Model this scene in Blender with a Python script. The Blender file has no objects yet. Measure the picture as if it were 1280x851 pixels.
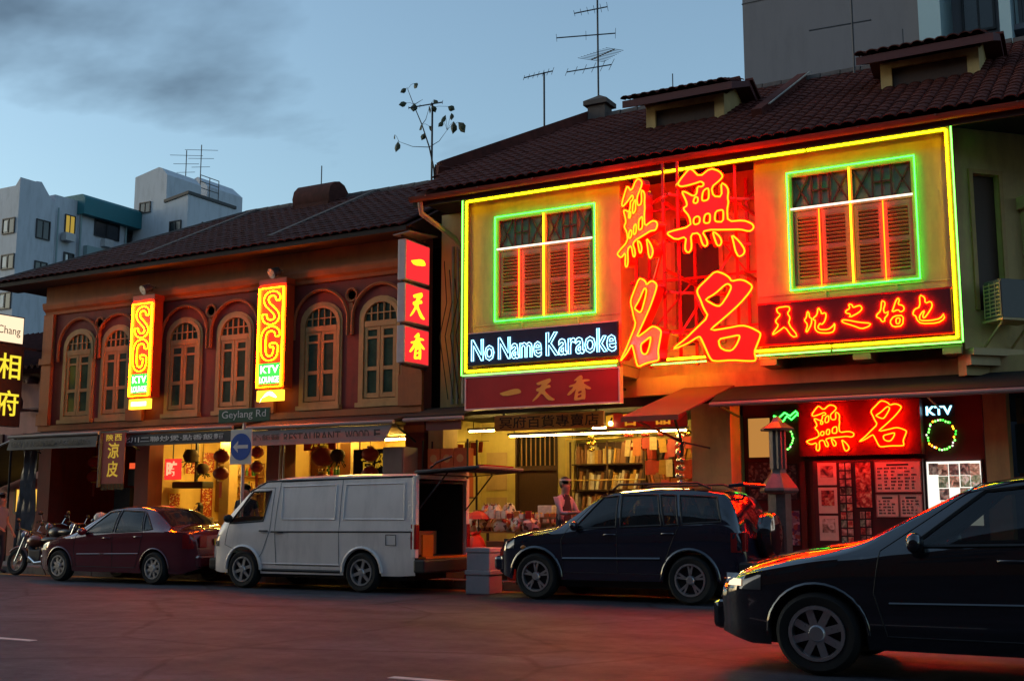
import bpy, bmesh, math, random
from mathutils import Vector, Matrix
from mathutils.geometry import tessellate_polygon
rnd = random.Random(7)
R = math.radians
scene = bpy.context.scene
C = scene.collection

# ------------------------------------------------------------------ camera, sky, sun, exposure
cam_d = bpy.data.cameras.new('camera')
cam_d.lens = 41.06; cam_d.sensor_width = 36; cam_d.sensor_fit = 'HORIZONTAL'
cam_d.clip_start = .05; cam_d.clip_end = 3000
cam = bpy.data.objects.new('camera', cam_d); C.objects.link(cam)
cam.location = (0, 0, 1.25)
cam.rotation_euler = (R(90 + 8.55), 0, R(29.2))
scene.camera = cam

SUN_EL, SUN_AZ = 8.0, -110.0            # the sun has gone down beyond the left end of the row
world = bpy.data.worlds.new('World'); scene.world = world; world.use_nodes = True
def build_world():
    nt = world.node_tree; n = nt.nodes; l = nt.links
    bg = n['Background']; bg.inputs['Strength'].default_value = .14
    sky = n.new('ShaderNodeTexSky'); sky.sky_type = 'NISHITA'; sky.sun_disc = False
    sky.sun_elevation = R(SUN_EL); sky.sun_rotation = R(SUN_AZ)
    sky.air_density = 1.2; sky.dust_density = 1.5; sky.ozone_density = 3.0
    hsv = n.new('ShaderNodeHueSaturation'); hsv.inputs['Saturation'].default_value = .8
    gain = n.new('ShaderNodeMix'); gain.data_type = 'RGBA'; gain.blend_type = 'MULTIPLY'
    gain.inputs['Factor'].default_value = 1; gain.inputs['B'].default_value = (2.1, 2.3, 2.3, 1)
    tc = n.new('ShaderNodeTexCoord'); sep = n.new('ShaderNodeSeparateXYZ')
    add = n.new('ShaderNodeMath'); add.operation = 'ADD'; add.inputs[1].default_value = .18
    dv = n.new('ShaderNodeVectorMath'); dv.operation = 'DIVIDE'
    mp = n.new('ShaderNodeMapping'); mp.inputs['Scale'].default_value = (1.0, 1.5, 1); mp.inputs['Location'].default_value = (-3.99, -4.4, 2.97)
    mp.inputs['Rotation'].default_value = (0, 0, R(29))
    nz = n.new('ShaderNodeTexNoise'); nz.inputs['Scale'].default_value = 1.1; nz.inputs['Detail'].default_value = 6
    nz.inputs['Roughness'].default_value = .52
    rp = n.new('ShaderNodeValToRGB'); rp.color_ramp.elements[0].position = .54; rp.color_ramp.elements[1].position = .69
    mx = n.new('ShaderNodeMix'); mx.data_type = 'RGBA'
    mx.inputs['B'].default_value = (.75, 1.2, 1.75, 1)
    fm = n.new('ShaderNodeMath'); fm.operation = 'MULTIPLY'; fm.inputs[1].default_value = .9
    l.new(tc.outputs['Generated'], sep.inputs[0]); l.new(sep.outputs['Z'], add.inputs[0])
    cmb = n.new('ShaderNodeCombineXYZ')
    for k in 'XYZ': l.new(add.outputs[0], cmb.inputs[k])
    l.new(tc.outputs['Generated'], dv.inputs[0]); l.new(cmb.outputs[0], dv.inputs[1])
    l.new(dv.outputs[0], mp.inputs[0]); l.new(mp.outputs[0], nz.inputs['Vector'])
    l.new(nz.outputs['Fac'], rp.inputs[0]); l.new(rp.outputs[0], fm.inputs[0])
    l.new(sky.outputs[0], hsv.inputs['Color']); l.new(hsv.outputs[0], gain.inputs['A'])
    l.new(gain.outputs['Result'], mx.inputs['A']); l.new(fm.outputs[0], mx.inputs['Factor'])
    l.new(mx.outputs['Result'], bg.inputs['Color'])
build_world()

sun_d = bpy.data.lights.new('sun', 'SUN'); sun_d.energy = .1; sun_d.angle = R(25); sun_d.color = (1, .72, .48)
sun = bpy.data.objects.new('sun', sun_d); C.objects.link(sun)
# NISHITA: rotation 0 puts the sun along +Y and it turns clockwise seen from above
_sd = Vector((math.sin(R(SUN_AZ)) * math.cos(R(SUN_EL + 9)), math.cos(R(SUN_AZ)) * math.cos(R(SUN_EL + 9)), math.sin(R(SUN_EL + 9))))
sun.rotation_euler = _sd.to_track_quat('Z', 'Y').to_euler()

vs = scene.view_settings
vs.view_transform = 'Standard'; vs.look = 'None'; vs.exposure = 0; vs.gamma = 1; vs.use_curve_mapping = False
scene.render.engine = 'CYCLES'
cy = scene.cycles
cy.use_denoising = True; cy.denoiser = 'OPENIMAGEDENOISE'
cy.max_bounces = 6; cy.diffuse_bounces = 3; cy.glossy_bounces = 3; cy.transmission_bounces = 4; cy.transparent_max_bounces = 8
cy.sample_clamp_indirect = 6; cy.caustics_reflective = False; cy.caustics_refractive = False

# ------------------------------------------------------------------ materials
MATS = {}
def mat(name, col, rough=.65, metal=0., var=.12, scale=6., bump=0., bscale=40., spec=.4, coat=0., grime=0., stretch=(1, 1, 1), emit=None, es=0., alpha=1.):
    if name in MATS: return MATS[name]
    m = bpy.data.materials.new(name); m.use_nodes = True; MATS[name] = m
    nt = m.node_tree; n = nt.nodes; l = nt.links; b = n['Principled BSDF']
    b.inputs['Roughness'].default_value = rough; b.inputs['Metallic'].default_value = metal
    b.inputs['Specular IOR Level'].default_value = spec
    b.inputs['Coat Weight'].default_value = coat; b.inputs['Coat Roughness'].default_value = .04
    b.inputs['Alpha'].default_value = alpha
    tc = n.new('ShaderNodeTexCoord'); mp = n.new('ShaderNodeMapping'); mp.inputs['Scale'].default_value = stretch
    geo = n.new('ShaderNodeNewGeometry')
    l.new(geo.outputs['Position'], mp.inputs[0])
    col = tuple(col[:3])
    out = None
    if var > 0:
        nz = n.new('ShaderNodeTexNoise'); nz.inputs['Scale'].default_value = scale; nz.inputs['Detail'].default_value = 5
        nz.inputs['Roughness'].default_value = .6
        l.new(mp.outputs[0], nz.inputs['Vector'])
        mx = n.new('ShaderNodeMix'); mx.data_type = 'RGBA'
        mx.inputs['A'].default_value = tuple(max(0, c * (1 - 2 * var)) for c in col) + (1,)
        mx.inputs['B'].default_value = tuple(min(1, c * (1 + 2 * var)) for c in col) + (1,)
        l.new(nz.outputs['Fac'], mx.inputs['Factor'])
        out = mx.outputs['Result']
        if grime > 0:
            n2 = n.new('ShaderNodeTexNoise'); n2.inputs['Scale'].default_value = 1.3; n2.inputs['Detail'].default_value = 8
            n2.inputs['Roughness'].default_value = .68
            m2 = n.new('ShaderNodeMapping'); m2.inputs['Scale'].default_value = (2.2, 2.2, .45)
            l.new(geo.outputs['Position'], m2.inputs[0]); l.new(m2.outputs[0], n2.inputs['Vector'])
            rp = n.new('ShaderNodeValToRGB'); rp.color_ramp.elements[0].position = .48; rp.color_ramp.elements[1].position = .72
            gm = n.new('ShaderNodeMath'); gm.operation = 'MULTIPLY'; gm.inputs[1].default_value = grime
            l.new(n2.outputs['Fac'], rp.inputs[0]); l.new(rp.outputs[0], gm.inputs[0])
            mg = n.new('ShaderNodeMix'); mg.data_type = 'RGBA'
            mg.inputs['B'].default_value = tuple(c * .35 + .01 for c in col) + (1,)
            l.new(gm.outputs[0], mg.inputs['Factor']); l.new(out, mg.inputs['A']); out = mg.outputs['Result']
        l.new(out, b.inputs['Base Color'])
        rr = n.new('ShaderNodeMapRange'); rr.inputs['To Min'].default_value = max(.02, rough - .12 * (rough > .15)); rr.inputs['To Max'].default_value = min(1, rough + .12 * (rough > .15))
        l.new(nz.outputs['Fac'], rr.inputs[0]); l.new(rr.outputs[0], b.inputs['Roughness'])
    else:
        b.inputs['Base Color'].default_value = col + (1,)
    if bump > 0:
        nb = n.new('ShaderNodeTexNoise'); nb.inputs['Scale'].default_value = bscale; nb.inputs['Detail'].default_value = 4
        l.new(mp.outputs[0], nb.inputs['Vector'])
        bp = n.new('ShaderNodeBump'); bp.inputs['Strength'].default_value = bump; bp.inputs['Distance'].default_value = .01
        l.new(nb.outputs['Fac'], bp.inputs['Height']); l.new(bp.outputs[0], b.inputs['Normal'])
    if emit:
        b.inputs['Emission Color'].default_value = tuple(emit) + (1,); b.inputs['Emission Strength'].default_value = es
    return m
def glow(name, rgb):
    """a light-giving surface: radiance per channel"""
    if name in MATS: return MATS[name]
    m = bpy.data.materials.new(name); m.use_nodes = True; MATS[name] = m
    nt = m.node_tree; nt.nodes.clear()
    e = nt.nodes.new('ShaderNodeEmission'); o = nt.nodes.new('ShaderNodeOutputMaterial')
    s = max(rgb); e.inputs[0].default_value = tuple(c / s for c in rgb) + (1,); e.inputs[1].default_value = s
    nt.links.new(e.outputs[0], o.inputs[0]); return m
def glass(name, tint=(.02, .025, .03), clear=.5, rough=.03):
    """window glass: glossy sheet, partly see-through"""
    if name in MATS: return MATS[name]
    m = bpy.data.materials.new(name); m.use_nodes = True; MATS[name] = m
    nt = m.node_tree; b = nt.nodes['Principled BSDF']; o = nt.nodes['Material Output']
    b.inputs['Base Color'].default_value = tint + (1,); b.inputs['Roughness'].default_value = rough; b.inputs['Specular IOR Level'].default_value = .6
    t = nt.nodes.new('ShaderNodeBsdfTransparent'); t.inputs[0].default_value = (.75, .8, .78, 1)
    mx = nt.nodes.new('ShaderNodeMixShader'); mx.inputs[0].default_value = 1 - clear
    nt.links.new(t.outputs[0], mx.inputs[1]); nt.links.new(b.outputs[0], mx.inputs[2]); nt.links.new(mx.outputs[0], o.inputs[0])
    return m
def printed(name, paper, inks, scale=14., rough=.5, emit=0., stretch=(1, 1, 1), thr=.5):
    """print on paper: blotches of ink (photographs, small lettering seen from afar)"""
    if name in MATS: return MATS[name]
    m = bpy.data.materials.new(name); m.use_nodes = True; MATS[name] = m
    nt = m.node_tree; n = nt.nodes; l = nt.links; b = n['Principled BSDF']; b.inputs['Roughness'].default_value = rough
    geo = n.new('ShaderNodeNewGeometry'); mp = n.new('ShaderNodeMapping'); mp.inputs['Scale'].default_value = stretch
    l.new(geo.outputs['Position'], mp.inputs[0])
    vo = n.new('ShaderNodeTexVoronoi'); vo.inputs['Scale'].default_value = scale; vo.inputs['Randomness'].default_value = 1
    l.new(mp.outputs[0], vo.inputs['Vector'])
    sp = n.new('ShaderNodeSeparateColor'); l.new(vo.outputs['Color'], sp.inputs[0])
    rp = n.new('ShaderNodeValToRGB'); rp.color_ramp.interpolation = 'CONSTANT'
    el = rp.color_ramp.elements; el[0].position = 0; el[0].color = tuple(paper) + (1,)
    el[1].position = thr; el[1].color = tuple(inks[0]) + (1,)
    for i, k in enumerate(inks[1:]):
        e = el.new(thr + (1 - thr) * (i + 1) / len(inks)); e.color = tuple(k) + (1,)
    l.new(sp.outputs['Red'], rp.inputs[0]); l.new(rp.outputs[0], b.inputs['Base Color'])
    if emit > 0:
        l.new(rp.outputs[0], b.inputs['Emission Color']); b.inputs['Emission Strength'].default_value = emit
    return m

# ------------------------------------------------------------------ mesh collector
WL = {}            # world position of every parent (none of them is turned while its parts are built)
class MB:
    def __init__(s): s.v = []; s.f = []; s.mi = None
    def add(s, vs_, fs):
        k = len(s.v); s.v += [tuple(p) for p in vs_]; s.f += [tuple(i + k for i in f) for f in fs]; return s
    def box(s, x0, x1, y0, y1, z0, z1):
        return s.add([(x0, y0, z0), (x1, y0, z0), (x1, y1, z0), (x0, y1, z0), (x0, y0, z1), (x1, y0, z1), (x1, y1, z1), (x0, y1, z1)],
                     [(0, 3, 2, 1), (4, 5, 6, 7), (0, 1, 5, 4), (1, 2, 6, 5), (2, 3, 7, 6), (3, 0, 4, 7)])
    def cbox(s, x, y, z, w, d, h, rz=0):
        c, t = math.cos(rz), math.sin(rz); k = len(s.v)
        s.box(-w / 2, w / 2, -d / 2, d / 2, 0, h)
        for i in range(k, len(s.v)):
            a, b_, e = s.v[i]; s.v[i] = (x + a * c - b_ * t, y + a * t + b_ * c, z + e)
        return s
    def bar(s, p, q, w, h=None, up=(0, 0, 1)):
        h = h or w; p, q = Vector(p), Vector(q); d = (q - p).normalized(); u = Vector(up)
        if abs(d.dot(u)) > .99: u = Vector((1, 0, 0))
        r = d.cross(u).normalized() * w / 2; u = r.cross(d).normalized() * h / 2
        return s.add([p - r - u, p + r - u, p + r + u, p - r + u, q - r - u, q + r - u, q + r + u, q - r + u],
                     [(0, 1, 2, 3), (7, 6, 5, 4), (0, 4, 5, 1), (1, 5, 6, 2), (2, 6, 7, 3), (3, 7, 4, 0)])
    def tube(s, pts, r, n=6, closed=False, r1=None):
        pts = [Vector(p) for p in pts]; N = len(pts); rings = []
        prev = None
        for i, p in enumerate(pts):
            a = pts[i - 1] if (i > 0 or closed) else p; b_ = pts[(i + 1) % N] if (i < N - 1 or closed) else p
            d = (b_ - a)
            d = d.normalized() if d.length > 1e-9 else Vector((0, 0, 1))
            if prev is None:
                u = Vector((0, 0, 1)) if abs(d.z) < .9 else Vector((1, 0, 0))
                prev = d.cross(u).normalized()
            else:
                prev = prev - d * prev.dot(d)
                prev = prev.normalized() if prev.length > 1e-6 else d.orthogonal().normalized()
            w = d.cross(prev); rr = r if r1 is None else r + (r1 - r) * i / max(1, N - 1)
            rings.append([p + (prev * math.cos(2 * math.pi * k / n) + w * math.sin(2 * math.pi * k / n)) * rr for k in range(n)])
        vs_ = [q for rg in rings for q in rg]; fs = []
        for i in range(N if closed else N - 1):
            j = (i + 1) % N
            for k in range(n): fs.append((i * n + k, i * n + (k + 1) % n, j * n + (k + 1) % n, j * n + k))
        if not closed: fs.append(tuple(range(n - 1, -1, -1))); fs.append(tuple((N - 1) * n + k for k in range(n)))
        return s.add(vs_, fs)
    def cyl(s, p, q, r, n=12, r1=None): return s.tube([p, q], r, n, r1=r1)
    def lathe(s, prof, c=(0, 0, 0), axis='z', n=20, cap=True):
        """prof: (radius, height) pairs"""
        vs_ = []; fs = []
        for r, h in prof:
            for k in range(n):
                a = 2 * math.pi * k / n; x, y = r * math.cos(a), r * math.sin(a)
                p = {'z': (x, y, h), 'y': (x, h, y), 'x': (h, x, y)}[axis]
                vs_.append((c[0] + p[0], c[1] + p[1], c[2] + p[2]))
        for i in range(len(prof) - 1):
            for k in range(n): fs.append((i * n + k, i * n + (k + 1) % n, (i + 1) * n + (k + 1) % n, (i + 1) * n + k))
        if cap and prof[0][0] > 1e-4: fs.append(tuple(range(n))[::-1])
        if cap and prof[-1][0] > 1e-4: fs.append(tuple((len(prof) - 1) * n + k for k in range(n)))
        return s.add(vs_, fs)
    def plate(s, loops, o, u, w, nrm, depth):
        """flat shape (outer loop + holes, 2-D) put on the frame o,u,w and given depth along -nrm"""
        o, u, w, nrm = Vector(o), Vector(u), Vector(w), Vector(nrm)
        flat = [p for lp in loops for p in lp]; N = len(flat)
        tris = tessellate_polygon([[Vector((p[0], p[1], 0)) for p in lp] for lp in loops])
        fr = [o + u * p[0] + w * p[1] for p in flat]; bk = [p - nrm * depth for p in fr]
        fs = []
        for t in tris:
            a, b_, c = [Vector((flat[i][0], flat[i][1], 0)) for i in t]
            t = tuple(t) if (b_ - a).cross(c - a).z > 0 else tuple(t)[::-1]
            fs.append(t); fs.append(tuple(i + N for i in t[::-1]))
        k = 0
        for li, lp in enumerate(loops):
            m = len(lp); area = sum(lp[i][0] * lp[(i + 1) % m][1] - lp[(i + 1) % m][0] * lp[i][1] for i in range(m))
            flip = (area > 0) == (li == 0)
            for i in range(m):
                a, b_ = k + i, k + (i + 1) % m
                fs.append((a, a + N, b_ + N, b_) if flip else (b_, b_ + N, a + N, a))
            k += m
        return s.add(fr + bk, fs)
    def ball(s, c, r, n=8, m=6, sq=(1, 1, 1)):
        vs_ = [(c[0], c[1], c[2] + r * sq[2])]; fs = []
        for i in range(1, m):
            a = math.pi * i / m
            for k in range(n):
                b_ = 2 * math.pi * k / n
                vs_.append((c[0] + r * sq[0] * math.sin(a) * math.cos(b_), c[1] + r * sq[1] * math.sin(a) * math.sin(b_), c[2] + r * sq[2] * math.cos(a)))
        vs_.append((c[0], c[1], c[2] - r * sq[2])); L = len(vs_) - 1
        for k in range(n): fs.append((0, 1 + k, 1 + (k + 1) % n)); fs.append((L, 1 + (m - 2) * n + (k + 1) % n, 1 + (m - 2) * n + k))
        for i in range(m - 2):
            for k in range(n): fs.append((1 + i * n + k, 1 + (i + 1) * n + k, 1 + (i + 1) * n + (k + 1) % n, 1 + i * n + (k + 1) % n))
        return s.add(vs_, fs)
    def grid(s, rows):
        m = len(rows[0]); vs_ = [p for r in rows for p in r]
        return s.add(vs_, [(i * m + k, i * m + k + 1, (i + 1) * m + k + 1, (i + 1) * m + k) for i in range(len(rows) - 1) for k in range(m - 1)])
    def mesh(s, name, m, smooth=False, origin=None):
        me = bpy.data.meshes.new(name)
        o = Vector(origin) if origin is not None else s.base()
        me.from_pydata([(p[0] - o.x, p[1] - o.y, p[2] - o.z) for p in s.v], [], s.f)
        me.materials.append(MATS[m] if isinstance(m, str) else m)
        if smooth:
            me.polygons.foreach_set('use_smooth', [True] * len(me.polygons))
            me.set_sharp_from_angle(angle=R(smooth if smooth > 1 else 40))
        me.update(); return me, o
    def base(s):
        xs = [p[0] for p in s.v]; ys = [p[1] for p in s.v]; zs = [p[2] for p in s.v]
        return Vector(((min(xs) + max(xs)) / 2, (min(ys) + max(ys)) / 2, min(zs)))
    def build(s, name, m, parent=None, label=None, cat=None, group=None, kind=None, smooth=False, bevel=0):
        me, o = s.mesh(name, m, smooth)
        if bevel:
            bm = bmesh.new(); bm.from_mesh(me); bmesh.ops.remove_doubles(bm, verts=bm.verts, dist=1e-5)
            bmesh.ops.bevel(bm, geom=[e for e in bm.edges if len(e.link_faces) == 2 and e.calc_face_angle(0) > .5], offset=bevel, segments=2, affect='EDGES', profile=.5, clamp_overlap=True)
            bm.to_mesh(me); bm.free()
        return put(name, me, o, parent, label, cat, group, kind)
def put(name, me, o=(0, 0, 0), parent=None, label=None, cat=None, group=None, kind=None, rot=None):
    ob = bpy.data.objects.new(name, me); C.objects.link(ob); o = Vector(o)
    if parent is not None: ob.parent = parent; ob.location = o - WL[parent]
    else: ob.location = o
    WL[ob] = o
    if rot is not None: ob.rotation_euler = rot
    tag(ob, label, cat, group, kind); return ob
def tag(ob, label=None, cat=None, group=None, kind=None):
    if label: ob['label'] = label
    if cat: ob['category'] = cat
    if group: ob['group'] = group
    if kind: ob['kind'] = kind
    return ob
def thing(name, loc, label, cat, group=None):
    return put(name, None, loc, None, label, cat, group)
def copy_tree(o, parent=None):
    c = o.copy(); C.objects.link(c); c.parent = parent
    if parent is None: WL[c] = Vector(o.location)
    for ch in list(o.children): copy_tree(ch, c)
    return c
def box(name, m, x0, x1, y0, y1, z0, z1, parent=None, bevel=0, **k):
    return MB().box(x0, x1, y0, y1, z0, z1).build(name, m, parent, bevel=bevel, **k)

# ------------------------------------------------------------------ lettering
def text_flat(body, bold=0., res=3):
    c = bpy.data.curves.new('t', 'FONT'); c.body = body; c.size = 1; c.offset = bold; c.resolution_u = res
    o = bpy.data.objects.new('t', c); C.objects.link(o); bpy.context.view_layer.update()
    dg = bpy.context.evaluated_depsgraph_get()
    me = bpy.data.meshes.new_from_object(o.evaluated_get(dg), depsgraph=dg)
    bm = bmesh.new(); bm.from_mesh(me); bmesh.ops.remove_doubles(bm, verts=bm.verts, dist=2e-4)
    vs_ = [(v.co.x, v.co.y) for v in bm.verts]; bm.verts.index_update()
    fs = [tuple(v.index for v in f.verts) for f in bm.faces]
    nxt = {}
    for e in bm.edges:
        if len(e.link_faces) == 1:
            lp = e.link_loops[0]; nxt.setdefault(lp.vert.index, []).append(lp.link_loop_next.vert.index)
    bm.free(); bpy.data.objects.remove(o); bpy.data.curves.remove(c); bpy.data.meshes.remove(me)
    loops = []
    while nxt:
        a = next(iter(nxt)); lp = [a]; b_ = nxt[a].pop()
        if not nxt[a]: del nxt[a]
        while b_ != a and b_ in nxt:
            lp.append(b_); c_ = nxt[b_].pop()
            if not nxt[b_]: del nxt[b_]
            b_ = c_
        if len(lp) > 2: loops.append([vs_[i] for i in lp])
    return vs_, fs, loops
def fit2(pts_sets, box_, w, h):
    """map 2-D points so that box_ (x0,x1,y0,y1) fills w x h from the lower left"""
    x0, x1, y0, y1 = box_
    return [[((p[0] - x0) / (x1 - x0) * w, (p[1] - y0) / (y1 - y0) * h) for p in ps] for ps in pts_sets]
def bounds(ps): return (min(p[0] for p in ps), max(p[0] for p in ps), min(p[1] for p in ps), max(p[1] for p in ps))
def text_on(b, body, o, u, nrm, w, h, depth=.004, bold=0.):
    """flat raised lettering: lower left o, direction u, outward normal nrm, filling w x h"""
    vs_, fs, lps = text_flat(body, bold); bb = bounds(vs_); (vs_,) = fit2([vs_], bb, w, h)
    o, u, nrm = Vector(o), Vector(u), Vector(nrm); k = len(b.v); N = len(vs_)
    fr = [o + u * x + Vector((0, 0, y)) + nrm * depth for x, y in vs_]
    b.add(fr, fs); lps = fit2(lps, bb, w, h)
    for lp in lps:
        p = [o + u * x + Vector((0, 0, y)) for x, y in lp]; m = len(p)
        b.add([q + nrm * depth for q in p] + p, [((i + 1) % m, i, i + m, (i + 1) % m + m) for i in range(m)])
    return b
def neon_text(b, body, o, u, nrm, w, h, r, bold=0., off=.03):
    vs_, fs, lps = text_flat(body, bold, 2); bb = bounds(vs_); lps = fit2(lps, bb, w, h)
    o, u, nrm = Vector(o), Vector(u), Vector(nrm)
    for lp in lps: neon_loop(b, lp, o, u, nrm, r, off)
    return b
def thin(lp, d):
    out = [lp[0]]
    for p in lp[1:]:
        if math.hypot(p[0] - out[-1][0], p[1] - out[-1][1]) >= d: out.append(p)
    return out
def neon_loop(b, lp, o, u, nrm, r, off=.03, closed=True, n=6):
    lp = thin(lp, r * 1.2)
    if len(lp) < 3: return
    b.tube([o + u * x + Vector((0, 0, y)) + nrm * off for x, y in lp], r, n, closed)
def chaikin(lp, closed=True, it=1):
    for _ in range(it):
        out = []; N = len(lp)
        for i in range(N if closed else N - 1):
            a, c = lp[i], lp[(i + 1) % N]
            out += [(a[0] * .78 + c[0] * .22, a[1] * .78 + c[1] * .22), (a[0] * .22 + c[0] * .78, a[1] * .22 + c[1] * .78)]
        lp = out
    return lp
def ribbon(cl, w):
    L, Rr = [], []
    for i, p in enumerate(cl):
        a = cl[max(0, i - 1)]; c = cl[min(len(cl) - 1, i + 1)]; dx, dy = c[0] - a[0], c[1] - a[1]; d = math.hypot(dx, dy) or 1
        L.append((p[0] - dy / d * w / 2, p[1] + dx / d * w / 2)); Rr.append((p[0] + dy / d * w / 2, p[1] - dx / d * w / 2))
    return L + Rr[::-1]
# ------------------------------------------------------------------ palette
def asphalt():
    m = mat('asphalt', (.05, .047, .052), .66, var=0, spec=.3); nt = m.node_tree; n = nt.nodes; l = nt.links; b = n['Principled BSDF']; geo = n.new('ShaderNodeNewGeometry')
    def noise(sc, det=6, st=None, ro=.6):
        t = n.new('ShaderNodeTexNoise'); t.inputs['Scale'].default_value = sc; t.inputs['Detail'].default_value = det; t.inputs['Roughness'].default_value = ro
        if st:
            q = n.new('ShaderNodeMapping'); q.inputs['Scale'].default_value = st; l.new(geo.outputs['Position'], q.inputs[0]); l.new(q.outputs[0], t.inputs['Vector'])
        else: l.new(geo.outputs['Position'], t.inputs['Vector'])
        return t
    def ramp(src, p0, c0, p1, c1):
        r = n.new('ShaderNodeValToRGB'); e = r.color_ramp.elements; e[0].position = p0; e[0].color = c0 + (1,); e[1].position = p1; e[1].color = c1 + (1,); l.new(src.outputs['Fac'], r.inputs[0]); return r
    def mul(a, c):
        x = n.new('ShaderNodeMix'); x.data_type = 'RGBA'; x.blend_type = 'MULTIPLY'; x.inputs['Factor'].default_value = 1; l.new(a, x.inputs['A']); l.new(c, x.inputs['B']); return x.outputs['Result']
    base = ramp(noise(70, 3, None, .8), .3, (.021, .0235, .029), .72, (.068, .075, .092))          # aggregate
    wear = ramp(noise(.9, 7, (.12, 1.1, 1)), .35, (.65, .63, .64), .65, (1.35, 1.3, 1.32))          # tracks worn along the lanes
    stain = ramp(noise(.8, 9, None, .7), .42, (1.1, 1.08, 1.1), .66, (.55, .54, .56))                 # oil and patches
    vo = n.new('ShaderNodeTexVoronoi'); vo.feature = 'DISTANCE_TO_EDGE'; vo.inputs['Scale'].default_value = .42
    wq = noise(1.6, 5); wm = n.new('ShaderNodeMix'); wm.data_type = 'VECTOR'; wm.inputs['Factor'].default_value = .12; l.new(geo.outputs['Position'], wm.inputs['A']); l.new(wq.outputs['Color'], wm.inputs['B']); l.new(wm.outputs['Result'], vo.inputs['Vector'])
    cr = n.new('ShaderNodeValToRGB'); e = cr.color_ramp.elements; e[0].position = .004; e[0].color = (.45, .44, .45, 1); e[1].position = .02; e[1].color = (1, 1, 1, 1); l.new(vo.outputs['Distance'], cr.inputs[0])
    mott = ramp(noise(9, 6, None, .75), .36, (.7, .69, .7), .64, (1.25, 1.24, 1.25))
    l.new(mul(mul(mul(mul(base.outputs[0], wear.outputs[0]), stain.outputs[0]), cr.outputs[0]), mott.outputs[0]), b.inputs['Base Color'])
    rr = n.new('ShaderNodeMapRange'); rr.inputs['To Min'].default_value = .45; rr.inputs['To Max'].default_value = .85; l.new(noise(2.2, 8).outputs['Fac'], rr.inputs[0]); l.new(rr.outputs[0], b.inputs['Roughness'])
    bp = n.new('ShaderNodeBump'); bp.inputs['Strength'].default_value = .7; bp.inputs['Distance'].default_value = .012; l.new(noise(90, 3).outputs['Fac'], bp.inputs['Height']); l.new(bp.outputs[0], b.inputs['Normal'])
asphalt()
mat('earth', (.05, .048, .045), .9, var=.2, scale=.3)
mat('paving', (.2, .185, .17), .7, var=.2, scale=3, bump=.2, bscale=60, grime=.5)
mat('kerb', (.24, .23, .21), .8, var=.2, scale=5, grime=.5)
mat('road_paint', (.6, .58, .52), .6, var=.25, scale=9)
mat('hdb_white', (.44, .47, .53), .8, var=.06, scale=.6, grime=.35)
mat('tower_grey', (.135, .135, .16), .8, var=.05, scale=.4, grime=.25)
mat('tower_blue', (.3, .42, .48), .7, var=.05, scale=.6)
mat('teal', (.015, .13, .16), .6, var=.08, scale=2)
mat('pale_teal', (.2, .28, .3), .7, var=.06, scale=2)
mat('dark_glass', (.015, .017, .022), .12, var=.1, scale=3, spec=.6)
mat('blind', (.75, .75, .72), .8)
mat('steel_dark', (.035, .035, .04), .5, metal=.5, var=.2, scale=20)
mat('plum_wall', (.19, .03, .022), .75, var=.18, scale=4, bump=.15, bscale=30, grime=.55)
mat('trim', (.42, .24, .085), .6, var=.14, scale=7, bump=.1, bscale=40, grime=.4)
mat('ochre_wall', (.34, .1, .03), .7, var=.15, scale=4, grime=.5)
mat('green_pane', (.035, .065, .042), .2, var=.3, scale=4, spec=.5)
mat('frosted_pane', (.2, .26, .17), .5, var=.2, scale=8)
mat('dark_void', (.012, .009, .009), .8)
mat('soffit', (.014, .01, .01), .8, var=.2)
mat('tile', (.095, .026, .02), .8, var=.3, scale=7, bump=.3, bscale=50, grime=.5, spec=.12)
mat('tile_old', (.075, .026, .022), .8, var=.35, scale=5, bump=.3, bscale=50, grime=.6, spec=.12)
mat('ridge_mortar', (.09, .07, .065), .9, var=.25, scale=6, grime=.5)
mat('cream_wall', (.52, .36, .15), .72, var=.1, scale=5, bump=.12, bscale=30, grime=.45)
mat('cream_trim', (.5, .36, .17), .6, var=.08, scale=6, grime=.3)
mat('shutter', (.3, .2, .11), .55, var=.18, scale=12, stretch=(1, 1, 6))
mat('lattice', (.06, .022, .018), .6, var=.15, scale=12)
mat('gutter', (.13, .04, .025), .45, var=.15, scale=6)
mat('pipe', (.24, .22, .19), .5, var=.15, scale=8)
mat('pink_wall', (.5, .24, .2), .8, var=.1, scale=3, grime=.3)
mat('maroon_trim', (.09, .025, .025), .7, var=.15)
mat('wood_dark', (.06, .028, .017), .55, var=.25, scale=10, stretch=(8, 8, 1))
mat('wood', (.26, .13, .05), .5, var=.25, scale=8, stretch=(1, 1, 8))
mat('steel', (.55, .55, .56), .3, metal=.9, var=.12, scale=20)
mat('white_metal', (.2, .185, .18), .45, var=.08, scale=10)
mat('black_paint', (.02, .02, .022), .4, var=.1)
mat('grey_paint', (.1, .095, .09), .5, var=.1)

# ------------------------------------------------------------------ ground
box('ground', 'earth', -600, 600, -300, 900, -.5, -.03, kind='structure')
box('road', 'asphalt', -220, 120, -40, 17.6, -.2, 0, kind='structure')
pave = box('pavement', 'paving', -220, 120, 17.75, 26, -.2, .145, kind='structure')
kerb = thing('kerb', (-10, 17.67, 0), None, None); kerb['kind'] = 'structure'
kme, _ = MB().box(0, .985, 0, .15, -.1, .155).mesh('kerb_stone', 'kerb', origin=(0, 0, 0))
for i in range(32): put('kerb_stone', kme, (-27 + i, 17.6 + rnd.uniform(-.006, .006), 0), kerb)
b = MB()
for i in range(110): b.box(-137 + i, -136.015 + i, 17.6, 17.75, -.1, .155)
for i in range(60): b.box(5 + i, 5.985 + i, 17.6, 17.75, -.1, .155)
o = b.build('kerb_run', 'kerb', kerb, kind='stuff')
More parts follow.
